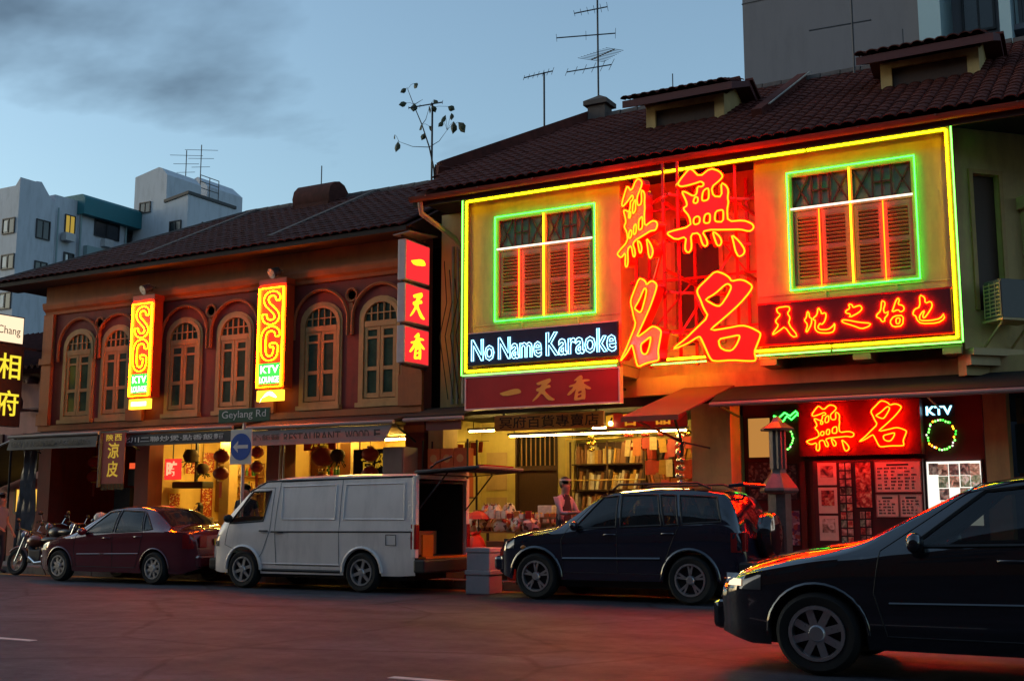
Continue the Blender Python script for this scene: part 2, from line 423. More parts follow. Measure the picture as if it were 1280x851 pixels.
# paving slabs near the shops
slab, _ = MB().box(0, .585, 0, .585, 0, .012).mesh('paving_slab', 'paving', origin=(0, 0, 0))
for i in range(40):
    for j in range(3): put('paving_slab', slab, (-25 + i * .6, 17.78 + j * .6, .145 + rnd.uniform(0, .004)), pave)
for x0, x1, y in ((-14.6, -10.2, 8.22), (-5.45, -1.5, 7.75), (-22, -18, 8.3)):
    tag(MB().box(x0, x1, y, y + .1, .0, .004).build('lane_marking', 'road_paint'), kind='structure')
# double yellow line along the kerb
mat('yellow_paint', (.5, .33, .06), .6, var=.3, scale=9)
for y in (17.2, 17.38): tag(MB().box(-60, 20, y, y + .08, 0, .004).build('kerb_line', 'yellow_paint'), kind='structure')

# ------------------------------------------------------------------ far blocks of flats
def flat_window(parent, face, p, a0, a1, z0, z1, lit=None, ajar=False):
    """face 'X': plane x=p facing +x, a = y ; face 'Y': plane y=p facing -y, a = x"""
    f = MB(); g = MB(); t = .07
    def bx(bb, c0, c1, d0, d1, e0, e1):
        if face == 'X': bb.box(p + d0, p + d1, c0, c1, e0, e1)
        else: bb.box(c0, c1, p - d1, p - d0, e0, e1)
    bx(f, a0 - t, a1 + t, .02, .1, z0 - t, z0); bx(f, a0 - t, a1 + t, .02, .1, z1, z1 + t)
    bx(f, a0 - t, a0, .02, .1, z0, z1); bx(f, a1, a1 + t, .02, .1, z0, z1); m = (a0 + a1) / 2; bx(f, m - .03, m + .03, .02, .08, z0, z1)
    w = f.build('window', 'steel_dark', parent)
    bx(g, a0, a1, .01, .04, z0, z1); g.build('pane', lit or 'dark_glass', w)
    if ajar:
        c = MB(); bx(c, a0 + .1, m - .1, .05, .07, z0 + .1, z1 - .1); c.build('curtain', 'blind', w)
def prism_y(b, xz, y0, y1):      # polygon in x,z extruded along y
    return b.plate([xz], (0, y0, 0), (1, 0, 0), (0, 0, 1), (0, -1, 0), y1 - y0)
def prism_x(b, yz, x0, x1):      # polygon in y,z extruded along x (front face at x1)
    return b.plate([yz], (x1, 0, 0), (0, 1, 0), (0, 0, 1), (1, 0, 0), x1 - x0)
glow('lit_window', (.4, .28, .05)); 
blk = thing('apartment_block', (-68, 58, -.03), 'pale grey block of flats with teal roof band behind the shophouses', 'building')
b = MB()
prism_y(b, [(-66, -.03), (-66, 23.8), (-67.9, 21.63), (-72, 19.8), (-72, -.03)], 50.3, 51.6)
prism_x(b, [(51.6, -.03), (53.3, -.03), (53.3, 22.7), (52.9, 22.85), (52, 23.9), (51.6, 23.85)], -72, -66)
b.box(-75, -66.15, 53.3, 55.3, -.03, 23.35)
b.build('wall', 'hdb_white', blk)
b = MB(); b.box(-75, -66, 55.3, 59.6, -.03, 22.5); b.box(-75, -66, 61.4, 65.5, -.03, 22.6); b.box(-75, -68.5, 59.6, 61.4, -.03, 22.5)
b.build('wall', 'hdb_white', blk)
prism_y(MB(), [(-75, 22.5), (-65.4, 22.35), (-65.4, 23.55), (-65.7, 23.8), (-75, 23.9)], 55.2, 64.4).build('roof_band', 'teal', blk)
box('balcony_front', 'pale_teal', -66.6, -65.6, 55.8, 59.9, 19.4, 20.2, blk)
prism_y(MB(), [(-66.3, -.03), (-66.3, 26.45), (-63.9, 26.9), (-63.6, 26.8), (-63.0, 26.2), (-63.0, -.03)], 60.5, 64).build('stair_tower', 'hdb_white', blk)
prism_y(MB(), [(-68, -.03), (-68, 26.9), (-65.4, 27.8), (-64.3, 26.9), (-64.3, -.03)], 66, 70).build('lift_tower', 'hdb_white', blk)
b = MB(); prism_y(b, [(-62.2, -.03), (-62.2, 23.75), (-60, 24.1), (-60, -.03)], 59.7, 64.5)
b.build('wing', 'hdb_white', blk)
prism_y(MB(), [(-62.3, 23.76), (-62.3, 23.98), (-59.9, 24.34), (-59.9, 24.12)], 59.6, 64.6).build('parapet_cap', 'steel_dark', blk)
for a in ((-67.4, -66.3, 20.05, 21.0), (-67.3, -66.15, 17.6, 18.5), (-67.3, -66.2, 14.9, 15.9)): flat_window(blk, 'Y', 50.3, *a, ajar=True)
for a in ((51.8, 52.8, 20, 21.2), (51.85, 52.75, 17.4, 18.3)): flat_window(blk, 'X', -66, *a)
flat_window(blk, 'X', -66.15, 54.25, 55.0, 20.9, 22.1, 'lit_window'); flat_window(blk, 'X', -66.15, 54.3, 55.05, 18.3, 19.4, ajar=True)
for a in ((56.7, 58.85, 21.2, 22.3), (62.0, 64.0, 21.4, 22.4), (56.3, 59.3, 18.0, 19.1)): flat_window(blk, 'X', -66, *a)
flat_window(blk, 'X', -60, 61.2, 62.1, 21.3, 22.3); flat_window(blk, 'X', -60, 62.4, 63.2, 21.5, 22.4, 'lit_window')
b = MB()
for z in (26.3, 26.8, 27.3): b.bar((-63.6, 64.5, z), (-63.6, 66.5, z), .05)
for y in (64.5, 65.5, 66.5): b.bar((-63.6, y, 25.5), (-63.6, y, 27.3), .05)
b.build('roof_railing', 'steel_dark', blk)
b = MB()
for (x, z0, z1) in ((-67.0, 27.2, 30.3), (-65.4, 27.8, 30.5)):
    b.cyl((x, 66.3, z0), (x, 66.3, z1), .04, 5)
    for k, (zz, w) in enumerate(((z1 - .5, .9), (z1 - 1.2, .7), (z1 - 1.9, .5))): b.bar((x - w, 66.3 - w, zz), (x + w, 66.3 + w, zz + .15), .03)
b.build('roof_antenna', 'steel_dark', blk)

mat('condenser', (.4, .4, .42), .5, var=.1)
for (yy, zz) in ((53.9, 20.2), (53.9, 17.6), (57.3, 20.45), (62.6, 20.8), (62.0, 18.2)):
    box('condenser_unit', 'condenser', -66.05, -65.55, yy, yy + .8, zz, zz + .55, blk)
for yy in (53.45, 55.4, 59.5, 61.5): MB().cyl((-65.9, yy, 10), (-65.9, yy, 22.4), .07, 6).build('drain_pipe', 'pale_teal', blk)
for a in ((56.6, 58.9, 14.9, 16.1), (62.0, 64.0, 18.1, 19.2)): flat_window(blk, 'X', -66, *a)
flat_window(blk, 'X', -60, 61.2, 62.1, 18.4, 19.4); flat_window(blk, 'Y', 59.7, -61.6, -60.6, 21.3, 22.2); flat_window(blk, 'Y', 60.5, -65.6, -64.6, 23.6, 24.3)
twr = thing('apartment_tower', (-3, 40, -.03), 'tall grey slab block rising behind the neon shophouse roof', 'building')
box('wall', 'tower_grey', -10.67, -5.4, 34, 46, -.03, 40, twr)
box('wall', 'tower_grey', -5.4, 9, 36, 46, -.03, 40, twr)
b = MB(); b.box(-5.35, -4.75, 33.6, 36, -.03, 40); b.box(-3.2, -2.9, 33.6, 36, -.03, 40); b.build('service_duct', 'tower_blue', twr)
for z in (9.1, 11.95, 14.8, 17.65):
    b = MB(); b.box(-2.9, 5, 34.2, 36, z, z + .16); b.build('balcony_slab', 'tower_grey', twr)
    b = MB(); b.box(-2.9, 5, 34.2, 34.25, z + 1.05, z + 1.12)
    for k in range(40): b.bar((-2.85 + k * .2, 34.22, z + .16), (-2.85 + k * .2, 34.22, z + 1.05), .03)
    b.build('balcony_railing', 'steel_dark', twr)
    flat_window(twr, 'Y', 36, -1.8, .2, z + .2, z + 2.2)
    flat_window(twr, 'Y', 36, -4.4, -3.6, z + .9, z + 2.0)
b = MB()
for z in (11.6, 14.4, 17.2): b.box(-10.69, -5.39, 33.985, 46, z, z + .03)
b.build('floor_joint', 'steel_dark', twr)

# ------------------------------------------------------------------ pink house past the side lane
pk = thing('terrace_house', (-29, 24, .145), 'pink rendered house with tiled roof beyond the side lane', 'house')
box('wall', 'pink_wall', -36, -26.9, 22.5, 30, .145, 5.5, pk)
prism_x(MB(), [(21.8, 5.35), (26, 7.2), (30.4, 5.3), (26, 6.9)], -36.4, -26.5).build('roof', 'tile_old', pk)
b = MB()
for i in range(40): b.cyl((-36.3 + i * .25, 21.75, 5.4), (-36.3 + i * .25, 25.9, 7.25), .07, 5)
b.build('roof_tiling', 'tile_old', pk, kind='stuff')
b = MB(); b.box(-36, -26.85, 22.4, 22.49, 5.1, 5.3)
for x in (-29.6, -28.6, -27.6): b.box(x, x + .12, 22.42, 22.49, .2, 3.6)
b.build('trim_boards', 'maroon_trim', pk)
b = MB(); b.tube([(-29.2, 22.35, 5.0), (-28.9, 22.3, 4.9), (-28.6, 22.3, 4.5), (-28.6, 22.3, 4.25), (-27.2, 22.3, 4.25)], .06, 6); b.build('drain_pipe', 'maroon_trim', pk)
MB().lathe([(0, 0), (.16, .0), (.18, .1), (.1, .2)], (-28.2, 22.3, 5.0)).build('lamp', 'maroon_trim', pk)
# ------------------------------------------------------------------ unseen terrace behind the viewpoint, added to darken the facades and cars
mat('terrace_render', (.1, .075, .06), .8, var=.12, scale=1.5, grime=.4)
op = thing('shade_terrace', (-10, -5, 0), 'plain three-storey terrace across the road, facing the neon shophouse', 'building')
box('wall', 'terrace_render', -75, 45, -12, -4.5, 0, 14.5, op)
box('roof_parapet', 'terrace_render', -75.2, 45.2, -12.2, -4.3, 14.5, 15.0, op)
wf = MB(); wg = MB()
for i in range(40):
    for z in (4.2, 7.2, 10.0):
        x = -74 + i * 3; wf.box(x, x + 1.7, -4.498, -4.44, z, z + 1.9); wg.box(x + .08, x + 1.62, -4.44, -4.42, z + .08, z + 1.82)
wf.build('window_frames', 'wood_dark', op, kind='stuff'); wg.build('window_panes', 'dark_glass', op, kind='stuff')
# ------------------------------------------------------------------ roof tiles
def tile_mesh(name, m, w=.25, l=.36, h=.06, t=.018, n=5):
    b = MB(); top = []; low = []
    for k in range(n + 1):
        a = math.pi * k / n; top.append((-w / 2 * math.cos(a), h * math.sin(a))); low.append((-(w / 2 - t) * math.cos(a), (h - t) * math.sin(a)))
    for (y, dz) in ((0, 0), (l, 0)):
        b.add([(p[0], y, p[1] + dz) for p in top] + [(p[0], y, p[1] + dz) for p in low], [])
    m_ = 2 * (n + 1)
    fs = []
    for k in range(n): fs += [(k, k + 1, m_ + k + 1, m_ + k), (k + 1, k, n + 1 + k, n + 2 + k)]
    b.f += fs
    me, _ = b.mesh(name, m, smooth=35, origin=(0, 0, 0)); return me, b
def tiled(parent, m, x0, x1, y0, z0, slope, rows, edge=None, n_obj=300, w=.25, l=.3, part='roof_tile', skip=None):
    """courses of barrel tiles laid up a slope (rising towards +y) from the eave line y0,z0"""
    me, tb = tile_mesh(part, m, w, l * 1.18); c, s = math.cos(slope), math.sin(slope)
    spots = []
    for r in range(rows):
        for i in range(int((x1 - x0) / w)):
            x = x0 + (i + .5) * w; y = y0 + r * l * c
            if edge and not edge(x, y): continue
            spots.append((x, y, z0 + r * l * s))
    tilt = slope - math.asin(min(.9, .02 / l))
    rest = MB()
    for k, (x, y, z) in enumerate(spots):
        z += rnd.uniform(0, .006); x += rnd.uniform(-.006, .006); tl = tilt + rnd.uniform(-.015, .015)
        if k < n_obj: put(part, me, (x, y, z + .03), parent, rot=(tl, 0, rnd.uniform(-.012, .012)))
        else:
            ct, st = math.cos(tl), math.sin(tl)
            rest.add([(x + p[0], y + p[1] * ct - p[2] * st, z + .03 + p[1] * st + p[2] * ct) for p in tb.v], tb.f)
    if rest.v: rest.build('roof_tiling', m, parent, kind='stuff', smooth=35)

def arch(x0, x1, z0, zs, rise, n=10):
    """closed outline: rectangle with a segmental arch on top"""
    pts = [(x0, z0), (x1, z0), (x1, zs)]; cx = (x0 + x1) / 2; hw = (x1 - x0) / 2
    for k in range(1, n): a = math.pi * k / n; pts.append((cx + hw * math.cos(a), zs + rise * math.sin(a)))
    return pts + [(x0, zs)]
def shift(lp, d):      # widen an arch outline by d
    cx = (min(p[0] for p in lp) + max(p[0] for p in lp)) / 2; x = [p[0] for p in lp]; z0 = min(p[1] for p in lp); zm = max(p[1] for p in lp)
    sx = ((max(x) - min(x)) / 2 + d) / ((max(x) - min(x)) / 2); sz = (zm - z0 + 2 * d) / (zm - z0)
    return [(cx + (p[0] - cx) * sx, z0 - d + (p[1] - z0) * sz) for p in lp]
YL = 20.0
FX, FZ, FN = (1, 0, 0), (0, 0, 1), (0, -1, 0)
def arched_window(parent, x0, x1):
    z0, zs, rise = 3.62, 5.42, .42
    o = arch(x0, x1, z0, zs, rise)
    w = MB().plate([o, shift(o, -.08)], (0, YL - .05, 0), FX, FZ, FN, .16).build('window', 'trim', parent)
    cx = (x0 + x1) / 2
    MB().box(x0 - .07, x1 + .07, YL - .12, YL + .05, z0 - .1, z0 - .002).build('sill', 'trim', w)
    MB().box(x0 + .1, x1 - .1, YL - .045, YL + .09, 5.24, 5.36).build('transom', 'trim', w)
    for s in (-1, 1):            # two casements
        a0, a1 = (x0 + .1, cx - .008) if s < 0 else (cx + .008, x1 - .1)
        lf = MB(); t = .075
        lf.box(a0, a0 + t, YL - .03, YL + .02, z0 + .1, 5.24); lf.box(a1 - t, a1, YL - .03, YL + .02, z0 + .1, 5.24)
        for zz, h in ((z0 + .1, .1), (4.3, .08), (4.98, .05), (5.17, .07)): lf.box(a0 + t, a1 - t, YL - .028, YL + .018, zz, zz + h)
        lf.build('casement', 'trim', w)
        for q0, q1 in ((z0 + .2, 4.3), (4.38, 4.98), (5.03, 5.17)):
            MB().box(a0 + t, a1 - t, YL - .006, YL + .004, q0, q1).build('pane', 'green_pane', w)
    fb = MB()
    for k in range(1, 5):
        x = x0 + .1 + (x1 - x0 - .2) * k / 5; u = (x - cx) / ((x1 - x0) / 2 - .1); fb.box(x - .012, x + .012, YL - .03, YL, 5.36, zs + (rise - .1) * math.sqrt(max(0, 1 - u * u)))
    fb.box(x0 + .12, x1 - .12, YL - .029, YL - .001, 5.52, 5.545)
    fb.build('fanlight_bars', 'trim', w)
    MB().plate([arch(x0 + .1, x1 - .1, 5.36, zs, rise - .1)], (0, YL + .01, 0), FX, FZ, FN, .01).build('fanlight', 'green_pane', w)
    # raised hood mould over the arch
    hm = MB(); out = []
    for k in range(0, 17):
        a = math.pi * k / 16; out.append((cx + ((x1 - x0) / 2 + .22) * math.cos(a), YL - .05, zs + .02 + (rise + .3) * math.sin(a)))
    hm.tube([(out[0][0], YL - .05, 5.1)] + out + [(out[-1][0], YL - .05, 5.1)], .038, 6)
    hm.build('hood_mould', 'ochre_wall', w, smooth=50)
    MB().plate([shift(arch(x0, x1, z0, zs, rise), .055), shift(arch(x0, x1, z0, zs, rise), .0)], (0, YL - .03, 0), FX, FZ, FN, .025).build('surround', 'trim', w)
def roundel(parent, x, z):
    c = MB(); c.lathe([(.10, -.0), (.13, -.04), (.16, -.04), (.17, 0)], (x, YL, z), 'y', 16)
    c.box(x - .05, x + .05, YL - .04, YL, z - .75, z - .18)
    c.build('roundel', 'ochre_wall', parent, smooth=50)

SL = math.atan2(9.5 - 7.12, 4.7)
def left_house(name, x0, x1, wins, label, hip=False, last=False):
    h = thing(name, ((x0 + x1) / 2, YL + 3, .145), label, 'house')
    loops = [[(x0, 3.35), (x1, 3.35), (x1, 7.1), (x0, 7.1)]] + [arch(a, c, 3.62, 5.42, .42)[::-1] for a, c in wins]
    MB().plate(loops, (0, YL, 0), FX, FZ, FN, .28).build('wall', 'plum_wall', h)
    box('inner_wall', 'dark_void', x0 + .01, x1 - .01, YL + 1.2, YL + 1.25, 3.35, 7.1, h)
    for a, c in wins: arched_window(h, a, c)
    box('frieze', 'ochre_wall', x0, x1, YL - .06, YL - .002, 6.62, 7.1, h)
    b = MB()
    prism_x(b, [(YL - .002, 6.33), (YL - .05, 6.33), (YL - .07, 6.4), (YL - .14, 6.46), (YL - .17, 6.56), (YL - .17, 6.62), (YL - .002, 6.62)], x0, x1)
    b.build('cornice', 'ochre_wall', h)
    for z in (3.46,): box('string_course', 'ochre_wall', x0, x1, YL - .1, YL - .002, 3.36, 3.5, h)
    # roof: one slope to the street, one behind
    ze, yr, zr = 7.12, 24.0, 9.5
    rb = MB()
    if hip:
        xh = x0 - 1.35
        rb.add([(xh, 19.3, ze), (x1, 19.3, ze), (x1, yr, zr), (x0 + 3.0, yr, zr), (xh, 28.7, ze), (x1, 28.7, ze)],
               [(0, 1, 2, 3), (4, 0, 3), (5, 4, 3, 2), (0, 4, 5, 1)])
        ed = lambda x, y: (x - xh) > (y - 19.3) * (x0 + 3.0 - xh) / (yr - 19.3) - .05
    else:
        xh = x0
        rb.add([(xh, 19.3, ze), (x1, 19.3, ze), (x1, yr, zr), (xh, yr, zr), (xh, 28.7, ze), (x1, 28.7, ze)], [(0, 1, 2, 3), (3, 2, 5, 4), (0, 4, 5, 1), (0, 3, 4), (1, 5, 2)])
        ed = None
    rf = rb.build('roof', 'tile_old', h)
    tiled(rf, 'tile_old', xh, x1, 19.22, ze, SL, 17, ed, n_obj=5 * int((x1 - xh) / .25))
    b = MB(); b.box(xh + .02, x1, 19.26, 19.3, ze - .08, ze + .02); b.build('fascia', 'soffit', h)
    b = MB(); b.box(xh + .02, x1, 19.3, YL + .1, ze - .06, ze - .02); b.build('soffit_boards', 'soffit', h)
    b = MB(); n = int((x1 - (x0 + 3.0 if hip else x0)) / .4)
    xs = x0 + 3.0 if hip else x0
    for i in range(n): b.cyl((xs + i * .4, yr, zr + .04), (xs + i * .4 + .39, yr, zr + .05), .12, 7)
    b.build('ridge_tiles', 'ridge_mortar', rf, kind='stuff')
    if hip:
        MB().tube([(xh, 19.3, ze + .05), (x0 + 3.0, yr, zr + .05)], .11, 7).build('hip_ridge', 'ridge_mortar', rf)
    else:
        b = MB(); b.bar((x0 - .02, 19.9, ze + .36), (x0 - .02, yr, zr + .09), .16, .14); b.build('party_wall_coping', 'ridge_mortar', rf)
        b = MB(); b.bar((x0 + .1, 20.4, ze + .64), (x0 + .1, yr, zr + .14), .04, .02); b.build('flashing', 'ridge_mortar', rf)
    # five-foot way: floor above, piers, side walls, back of the shop
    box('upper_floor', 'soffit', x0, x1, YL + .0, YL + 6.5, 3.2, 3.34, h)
    for x in ([x0] if not last else [x0, x1 - .45]):
        b = MB(); b.box(x, x + .45, YL, YL + .45, .145, 3.2); b.build('pier', 'plum_wall', h)
        box('pier_base', 'ochre_wall', x - .03, x + .48, YL - .03, YL + .48, .145, .5, h); box('pier_cap', 'ochre_wall', x - .03, x + .48, YL - .03, YL + .48, 2.95, 3.1, h)
    return h
left_house('shophouse', -24.85, -21.45, [(-24.08, -23.04), (-22.72, -21.72)], 'end shophouse of the arched-window row, hipped roof, next to the side lane', hip=True)
left_house('shophouse', -21.45, -17.4, [(-20.52, -19.48), (-18.93, -17.92)], 'shophouse between the two neon SG signs with arched green windows')
hC = left_house('shophouse', -17.4, -13.25, [(-16.46, -15.42), (-14.86, -13.85)], 'arched-window shophouse beside the red vertical light box sign', last=True)
hs = [o for o in C.objects if o.name.startswith('shophouse')]
for h, rs, pil in zip(hs, ([-22.88], [-19.2, -17.65], [-17.15, -15.14]), ((-24.85, -24.5), (-21.68, -21.22), (-17.63, -17.17))):
    for x in rs: roundel(h, x, 5.98)
    x0, x1 = pil
    b = MB(); b.box(x0, x1, YL - .1, YL - .003, 3.5, 6.33); b.box(x0 - .05, x1 + .05, YL - .15, YL - .1, 5.05, 5.2); b.box(x0 - .04, x1 + .04, YL - .14, YL - .1, 3.5, 3.8)
    b.build('pilaster', 'ochre_wall', h)
b = MB(); b.box(-13.75, -13.26, YL - .1, YL - .003, 3.5, 6.33); b.box(-13.8, -13.21, YL - .15, YL - .1, 3.5, 4.15); b.build('pilaster', 'ochre_wall', hC)
# rounded ventilator on the roof
v = thing('roof_ventilator', (-19.0, 23.3, 9.2), 'dark rounded ventilator hump on the arched-window row roof ridge', 'ventilator')
b = MB(); b.cyl((-19.55, 23.6, 9.45), (-18.35, 23.6, 9.45), .44, 12); b.build('hood', 'tile_old', v, smooth=40)
MB().box(-19.5, -18.4, 23.2, 24.0, 9.0, 9.45).build('plinth', 'tile_old', v)
MB().cyl((-18.95, 23.6, 9.85), (-18.95, 23.6, 10.4), .015, 5).build('rod', 'steel_dark', v)
# ------------------------------------------------------------------ the neon shophouse
YB, YW = 19.3, 20.15            # bay fronts, main wall
ZE, YE, SLR = 7.55, 18.8, math.atan(.548)
def zroof(y): return ZE + (y - YE) * .548
nh = thing('neon_shophouse', (-7.5, 23, .145), 'cream shophouse with two boarded bays outlined in yellow neon', 'house')
loops = [[(-12.95, 3.45), (-2.68, 3.45), (-2.68, 7.5), (-12.95, 7.5)],
         [(-7.75, 4.35), (-7.75, 6.75), (-6.9, 6.75), (-6.9, 4.35)]]
MB().plate(loops, (0, YW, 0), FX, FZ, FN, .25).build('wall', 'cream_wall', nh)
box('recess_door', 'wood_dark', -7.75, -6.9, YW + .1, YW + .16, 4.35, 6.75, nh)
b = MB(); b.box(-7.83, -7.75, YW - .05, YW - .002, 4.35, 6.83); b.box(-6.9, -6.82, YW - .05, YW - .002, 4.35, 6.83); b.box(-7.75, -6.9, YW - .05, YW - .002, 6.75, 6.83); b.build('recess_door_frame', 'trim', nh)
def bay(x0, x1, wx0, wx1, wz0, wz1):
    loops = [[(x0, 3.98), (x1, 3.98), (x1, 7.5), (x0, 7.5)], [(wx0, wz0), (wx0, wz1), (wx1, wz1), (wx1, wz0)]]
    bw = MB().plate(loops, (0, YB, 0), FX, FZ, FN, .09).build('bay_front', 'cream_wall', nh)
    b = MB(); b.box(x0, x0 + .1, YB + .09, YW - .002, 3.98, 7.5); b.box(x1 - .1, x1, YB + .09, YW - .002, 3.98, 7.5); b.box(x0 + .1, x1 - .1, YB + .09, YW - .002, 3.98, 4.06); b.build('bay_side', 'cream_wall', nh)
    for x in (x0 + .02, (x0 + x1) / 2 - .06, x1 - .3): box('corbel', 'cream_trim', x, x + .28, YB - .02, YW - .004, 3.78, 3.975, nh)
    box('bay_skirt', 'cream_trim', x0, x1, YB - .03, YB - .002, 3.88, 4.0, nh)
    # joints of the cladding sheets, as raised cover strips
    for x in (wx0 + .55, wx1 - .4): box('cover_strip', 'cream_trim', x, x + .035, YB - .014, YB - .002, 4.75, wz0 - .03, nh)
    box('cover_strip', 'cream_trim', x0 + .02, x1 - .02, YB - .012, YB - .001, wz0 - .06, wz0 - .03, nh)
    # window: frame, lattice lights above, four louvred leaves below
    zr = wz0 + (wz1 - wz0) * .685
    f = MB(); t = .07
    f.box(wx0, wx1, YB - .03, YB + .1, wz0, wz0 + t); f.box(wx0, wx1, YB - .03, YB + .1, wz1 - t, wz1)
    f.box(wx0, wx0 + t, YB - .03, YB + .1, wz0 + t, wz1 - t); f.box(wx1 - t, wx1, YB - .03, YB + .1, wz0 + t, wz1 - t)
    f.box(wx0 + t, wx1 - t, YB - .02, YB + .08, zr - .04, zr + .04); xm = (wx0 + wx1) / 2
    f.box(xm - .035, xm + .035, YB - .02, YB + .08, wz0 + t, zr - .04); f.box(xm - .035, xm + .035, YB - .02, YB + .08, zr + .04, wz1 - t)
    w = f.build('window', 'trim', nh)
    box('pane', 'frosted_pane', wx0 + t, wx1 - t, YB + .05, YB + .06, zr, wz1 - t, w)
    for a0, a1 in ((wx0 + t, xm - .035), (xm + .035, wx1 - t)):
        z0, z1 = zr + .04, wz1 - t; q = (a1 - a0)
        l = MB(); y = YB + .02
        for p, r_ in (((0, 0), (.3, 1)), ((0, 1), (.3, 0)), ((.34, 0), (.34, 1)), ((.5, 0), (.5, 1)), ((.66, 0), (.66, 1)), ((.34, .5), (.66, .5)), ((.7, 0), (1, 1)), ((.7, 1), (1, 0))):
            l.bar((a0 + p[0] * q, y, z0 + p[1] * (z1 - z0)), (a0 + r_[0] * q, y, z0 + r_[1] * (z1 - z0)), .028)
        l.build('lattice', 'lattice', w)
    lw = (wx1 - wx0 - 2 * t - .07) / 4
    sl, _ = MB().bar((-lw / 2 + .075, 0, 0), (lw / 2 - .075, 0, 0), .07, .012).mesh('slat', 'shutter', origin=(0, 0, 0))
    for k in range(4):
        a0 = wx0 + t + k * lw + (.07 if k > 1 else 0); a1 = a0 + lw
        lf = MB(); z0, z1 = wz0 + t + .01, zr - .05
        lf.box(a0 + .006, a0 + .075, YB - .005, YB + .04, z0, z1); lf.box(a1 - .075, a1 - .006, YB - .005, YB + .04, z0, z1)
        for zz, h in ((z0, .1), ((z0 + z1) / 2 - .035, .07), (z1 - .09, .09)): lf.box(a0 + .075, a1 - .075, YB - .003, YB + .038, zz, zz + h)
        lf.build('shutter_leaf', 'shutter', w)
        box('shutter_back', 'dark_void', a0 + .05, a1 - .05, YB + .045, YB + .05, z0, z1, w)
        for c0, c1 in ((z0 + .1, (z0 + z1) / 2 - .035), ((z0 + z1) / 2 + .035, z1 - .09)):
            n = int((c1 - c0) / .062)
            for i in range(n): put('slat', sl, ((a0 + a1) / 2, YB + .018, c0 + (i + .5) * (c1 - c0) / n), w, rot=(R(-42), 0, 0))
    return w
bay(-11.83, -8.5, -11.13, -8.99, 4.96, 7.02)
bay(-5.95, -2.68, -5.35, -3.25, 5.02, 7.06)
# splayed corner wall on the right, with a door and an air conditioner
sx, sy = -2.66, 19.45; c45 = math.sqrt(.5)
def splay(s, d, z): return (sx + s * c45 + d * c45, sy + s * c45 - d * c45, z)
def sbox(b, s0, s1, d0, d1, z0, z1):
    p = [splay(s, d, z) for z in (z0, z1) for (s, d) in ((s0, d1), (s1, d1), (s1, d0), (s0, d0))]
    b.add(p, [(0, 3, 2, 1), (4, 5, 6, 7), (0, 1, 5, 4), (1, 2, 6, 5), (2, 3, 7, 6), (3, 0, 4, 7)]); return b
b = MB(); sbox(b, 0, .3, -.2, 0, 3.45, 7.5); sbox(b, .3, .8, -.2, 0, 6.75, 7.5); sbox(b, .8, 4.5, -.2, 0, 3.45, 7.5); sbox(b, .3, .8, -.2, 0, 3.45, 4.5)
b.build('splay_wall', 'cream_wall', nh)
sbox(MB(), .3, .8, -.16, -.1, 4.5, 6.75).build('splay_door', 'wood_dark', nh)
b = MB(); sbox(b, .23, .3, .002, .04, 4.5, 6.82); sbox(b, .8, .87, .002, .04, 4.5, 6.82); sbox(b, .3, .8, .002, .04, 6.75, 6.82); b.build('splay_door_frame', 'trim', nh)
b = MB(); sbox(b, 1.2, 1.6, .002, .14, 3.9, 6.2); sbox(b, 1.13, 1.67, .002, .2, 6.2, 6.4); b.build('corner_pilaster', 'cream_trim', nh)
b = MB(); sbox(b, 0, 4.5, .002, .2, 3.75, 3.86); sbox(b, 0, 4.5, .002, .12, 3.6, 3.75); b.build('corner_ledge', 'cream_trim', nh)
ac = thing('air_conditioner', splay(.6, .3, 4.26), 'beige air conditioner box bracketed to the corner wall by the neon frame', 'air conditioner')
b = MB(); sbox(b, .32, .9, .1, .52, 4.3, 4.92); b.build('casing', 'grey_paint', ac, bevel=.01)
b = MB()
for k in range(9): z = 4.35 + k * .062; b.bar(splay(.31, .12, z), splay(.31, .5, z), .016)
for s in (.12, .25, .38, .5): b.bar(splay(.31, s, 4.33), splay(.31, s, 4.88), .016)
b.build('grille', 'cream_trim', ac)
b = MB(); sbox(b, .28, .94, .08, .56, 4.26, 4.295); b.bar(splay(.34, .5, 4.26), splay(.34, .03, 3.9), .03); b.bar(splay(.85, .5, 4.26), splay(.85, .03, 3.9), .03); b.build('bracket', 'cream_trim', ac)
# roof
rb = MB()
L = [(-12.75, 18.8), (-13.2, 20.5), (-11.26, 24)]; XR = 3.0
rb.add([(L[0][0], 18.8, ZE), (XR, 18.8, ZE), (XR, 24, zroof(24)), (L[2][0], 24, zroof(24)), (L[1][0], 20.5, zroof(20.5)), (L[2][0], 29.2, ZE), (XR, 29.2, ZE), (L[1][0], 27.5, zroof(20.5))],
       [(0, 1, 2, 3, 4), (3, 2, 6, 5, 7), (4, 3, 7), (0, 5, 6, 1)])
rf = rb.build('roof', 'tile', nh)
def ed(x, y):
    if y < 20.5: return x > -12.75 - (y - 18.8) * .265 + .05
    return x > -13.2 + (y - 20.5) * .554 + .1
tiled(rf, 'tile', -13.3, XR, 18.7, ZE, SLR, 21, ed, n_obj=300, w=.225, l=.285)
b = MB(); b.bar((-13.2, 20.5, zroof(20.5) + .15), (-11.3, 24, zroof(24) + .12), .2, .34); b.bar((-13.25, 20.5, zroof(20.5) + .1), (-13.05, 20.35, zroof(20.3) + .1), .25, .3)
b.build('verge_coping', 'tile', rf)
b = MB()
for i in range(34): b.cyl((-11.3 + i * .42, 24, zroof(24) + .06), (-10.9 + i * .42, 24, zroof(24) + .07), .13, 7)
b.build('ridge_tiles', 'ridge_mortar', rf, kind='stuff')
b = MB(); b.bar((-6.25, 20.6, zroof(20.6) + .16), (-6.25, 24, zroof(24) + .16), .2, .2); b.build('party_wall_coping', 'tile', rf)
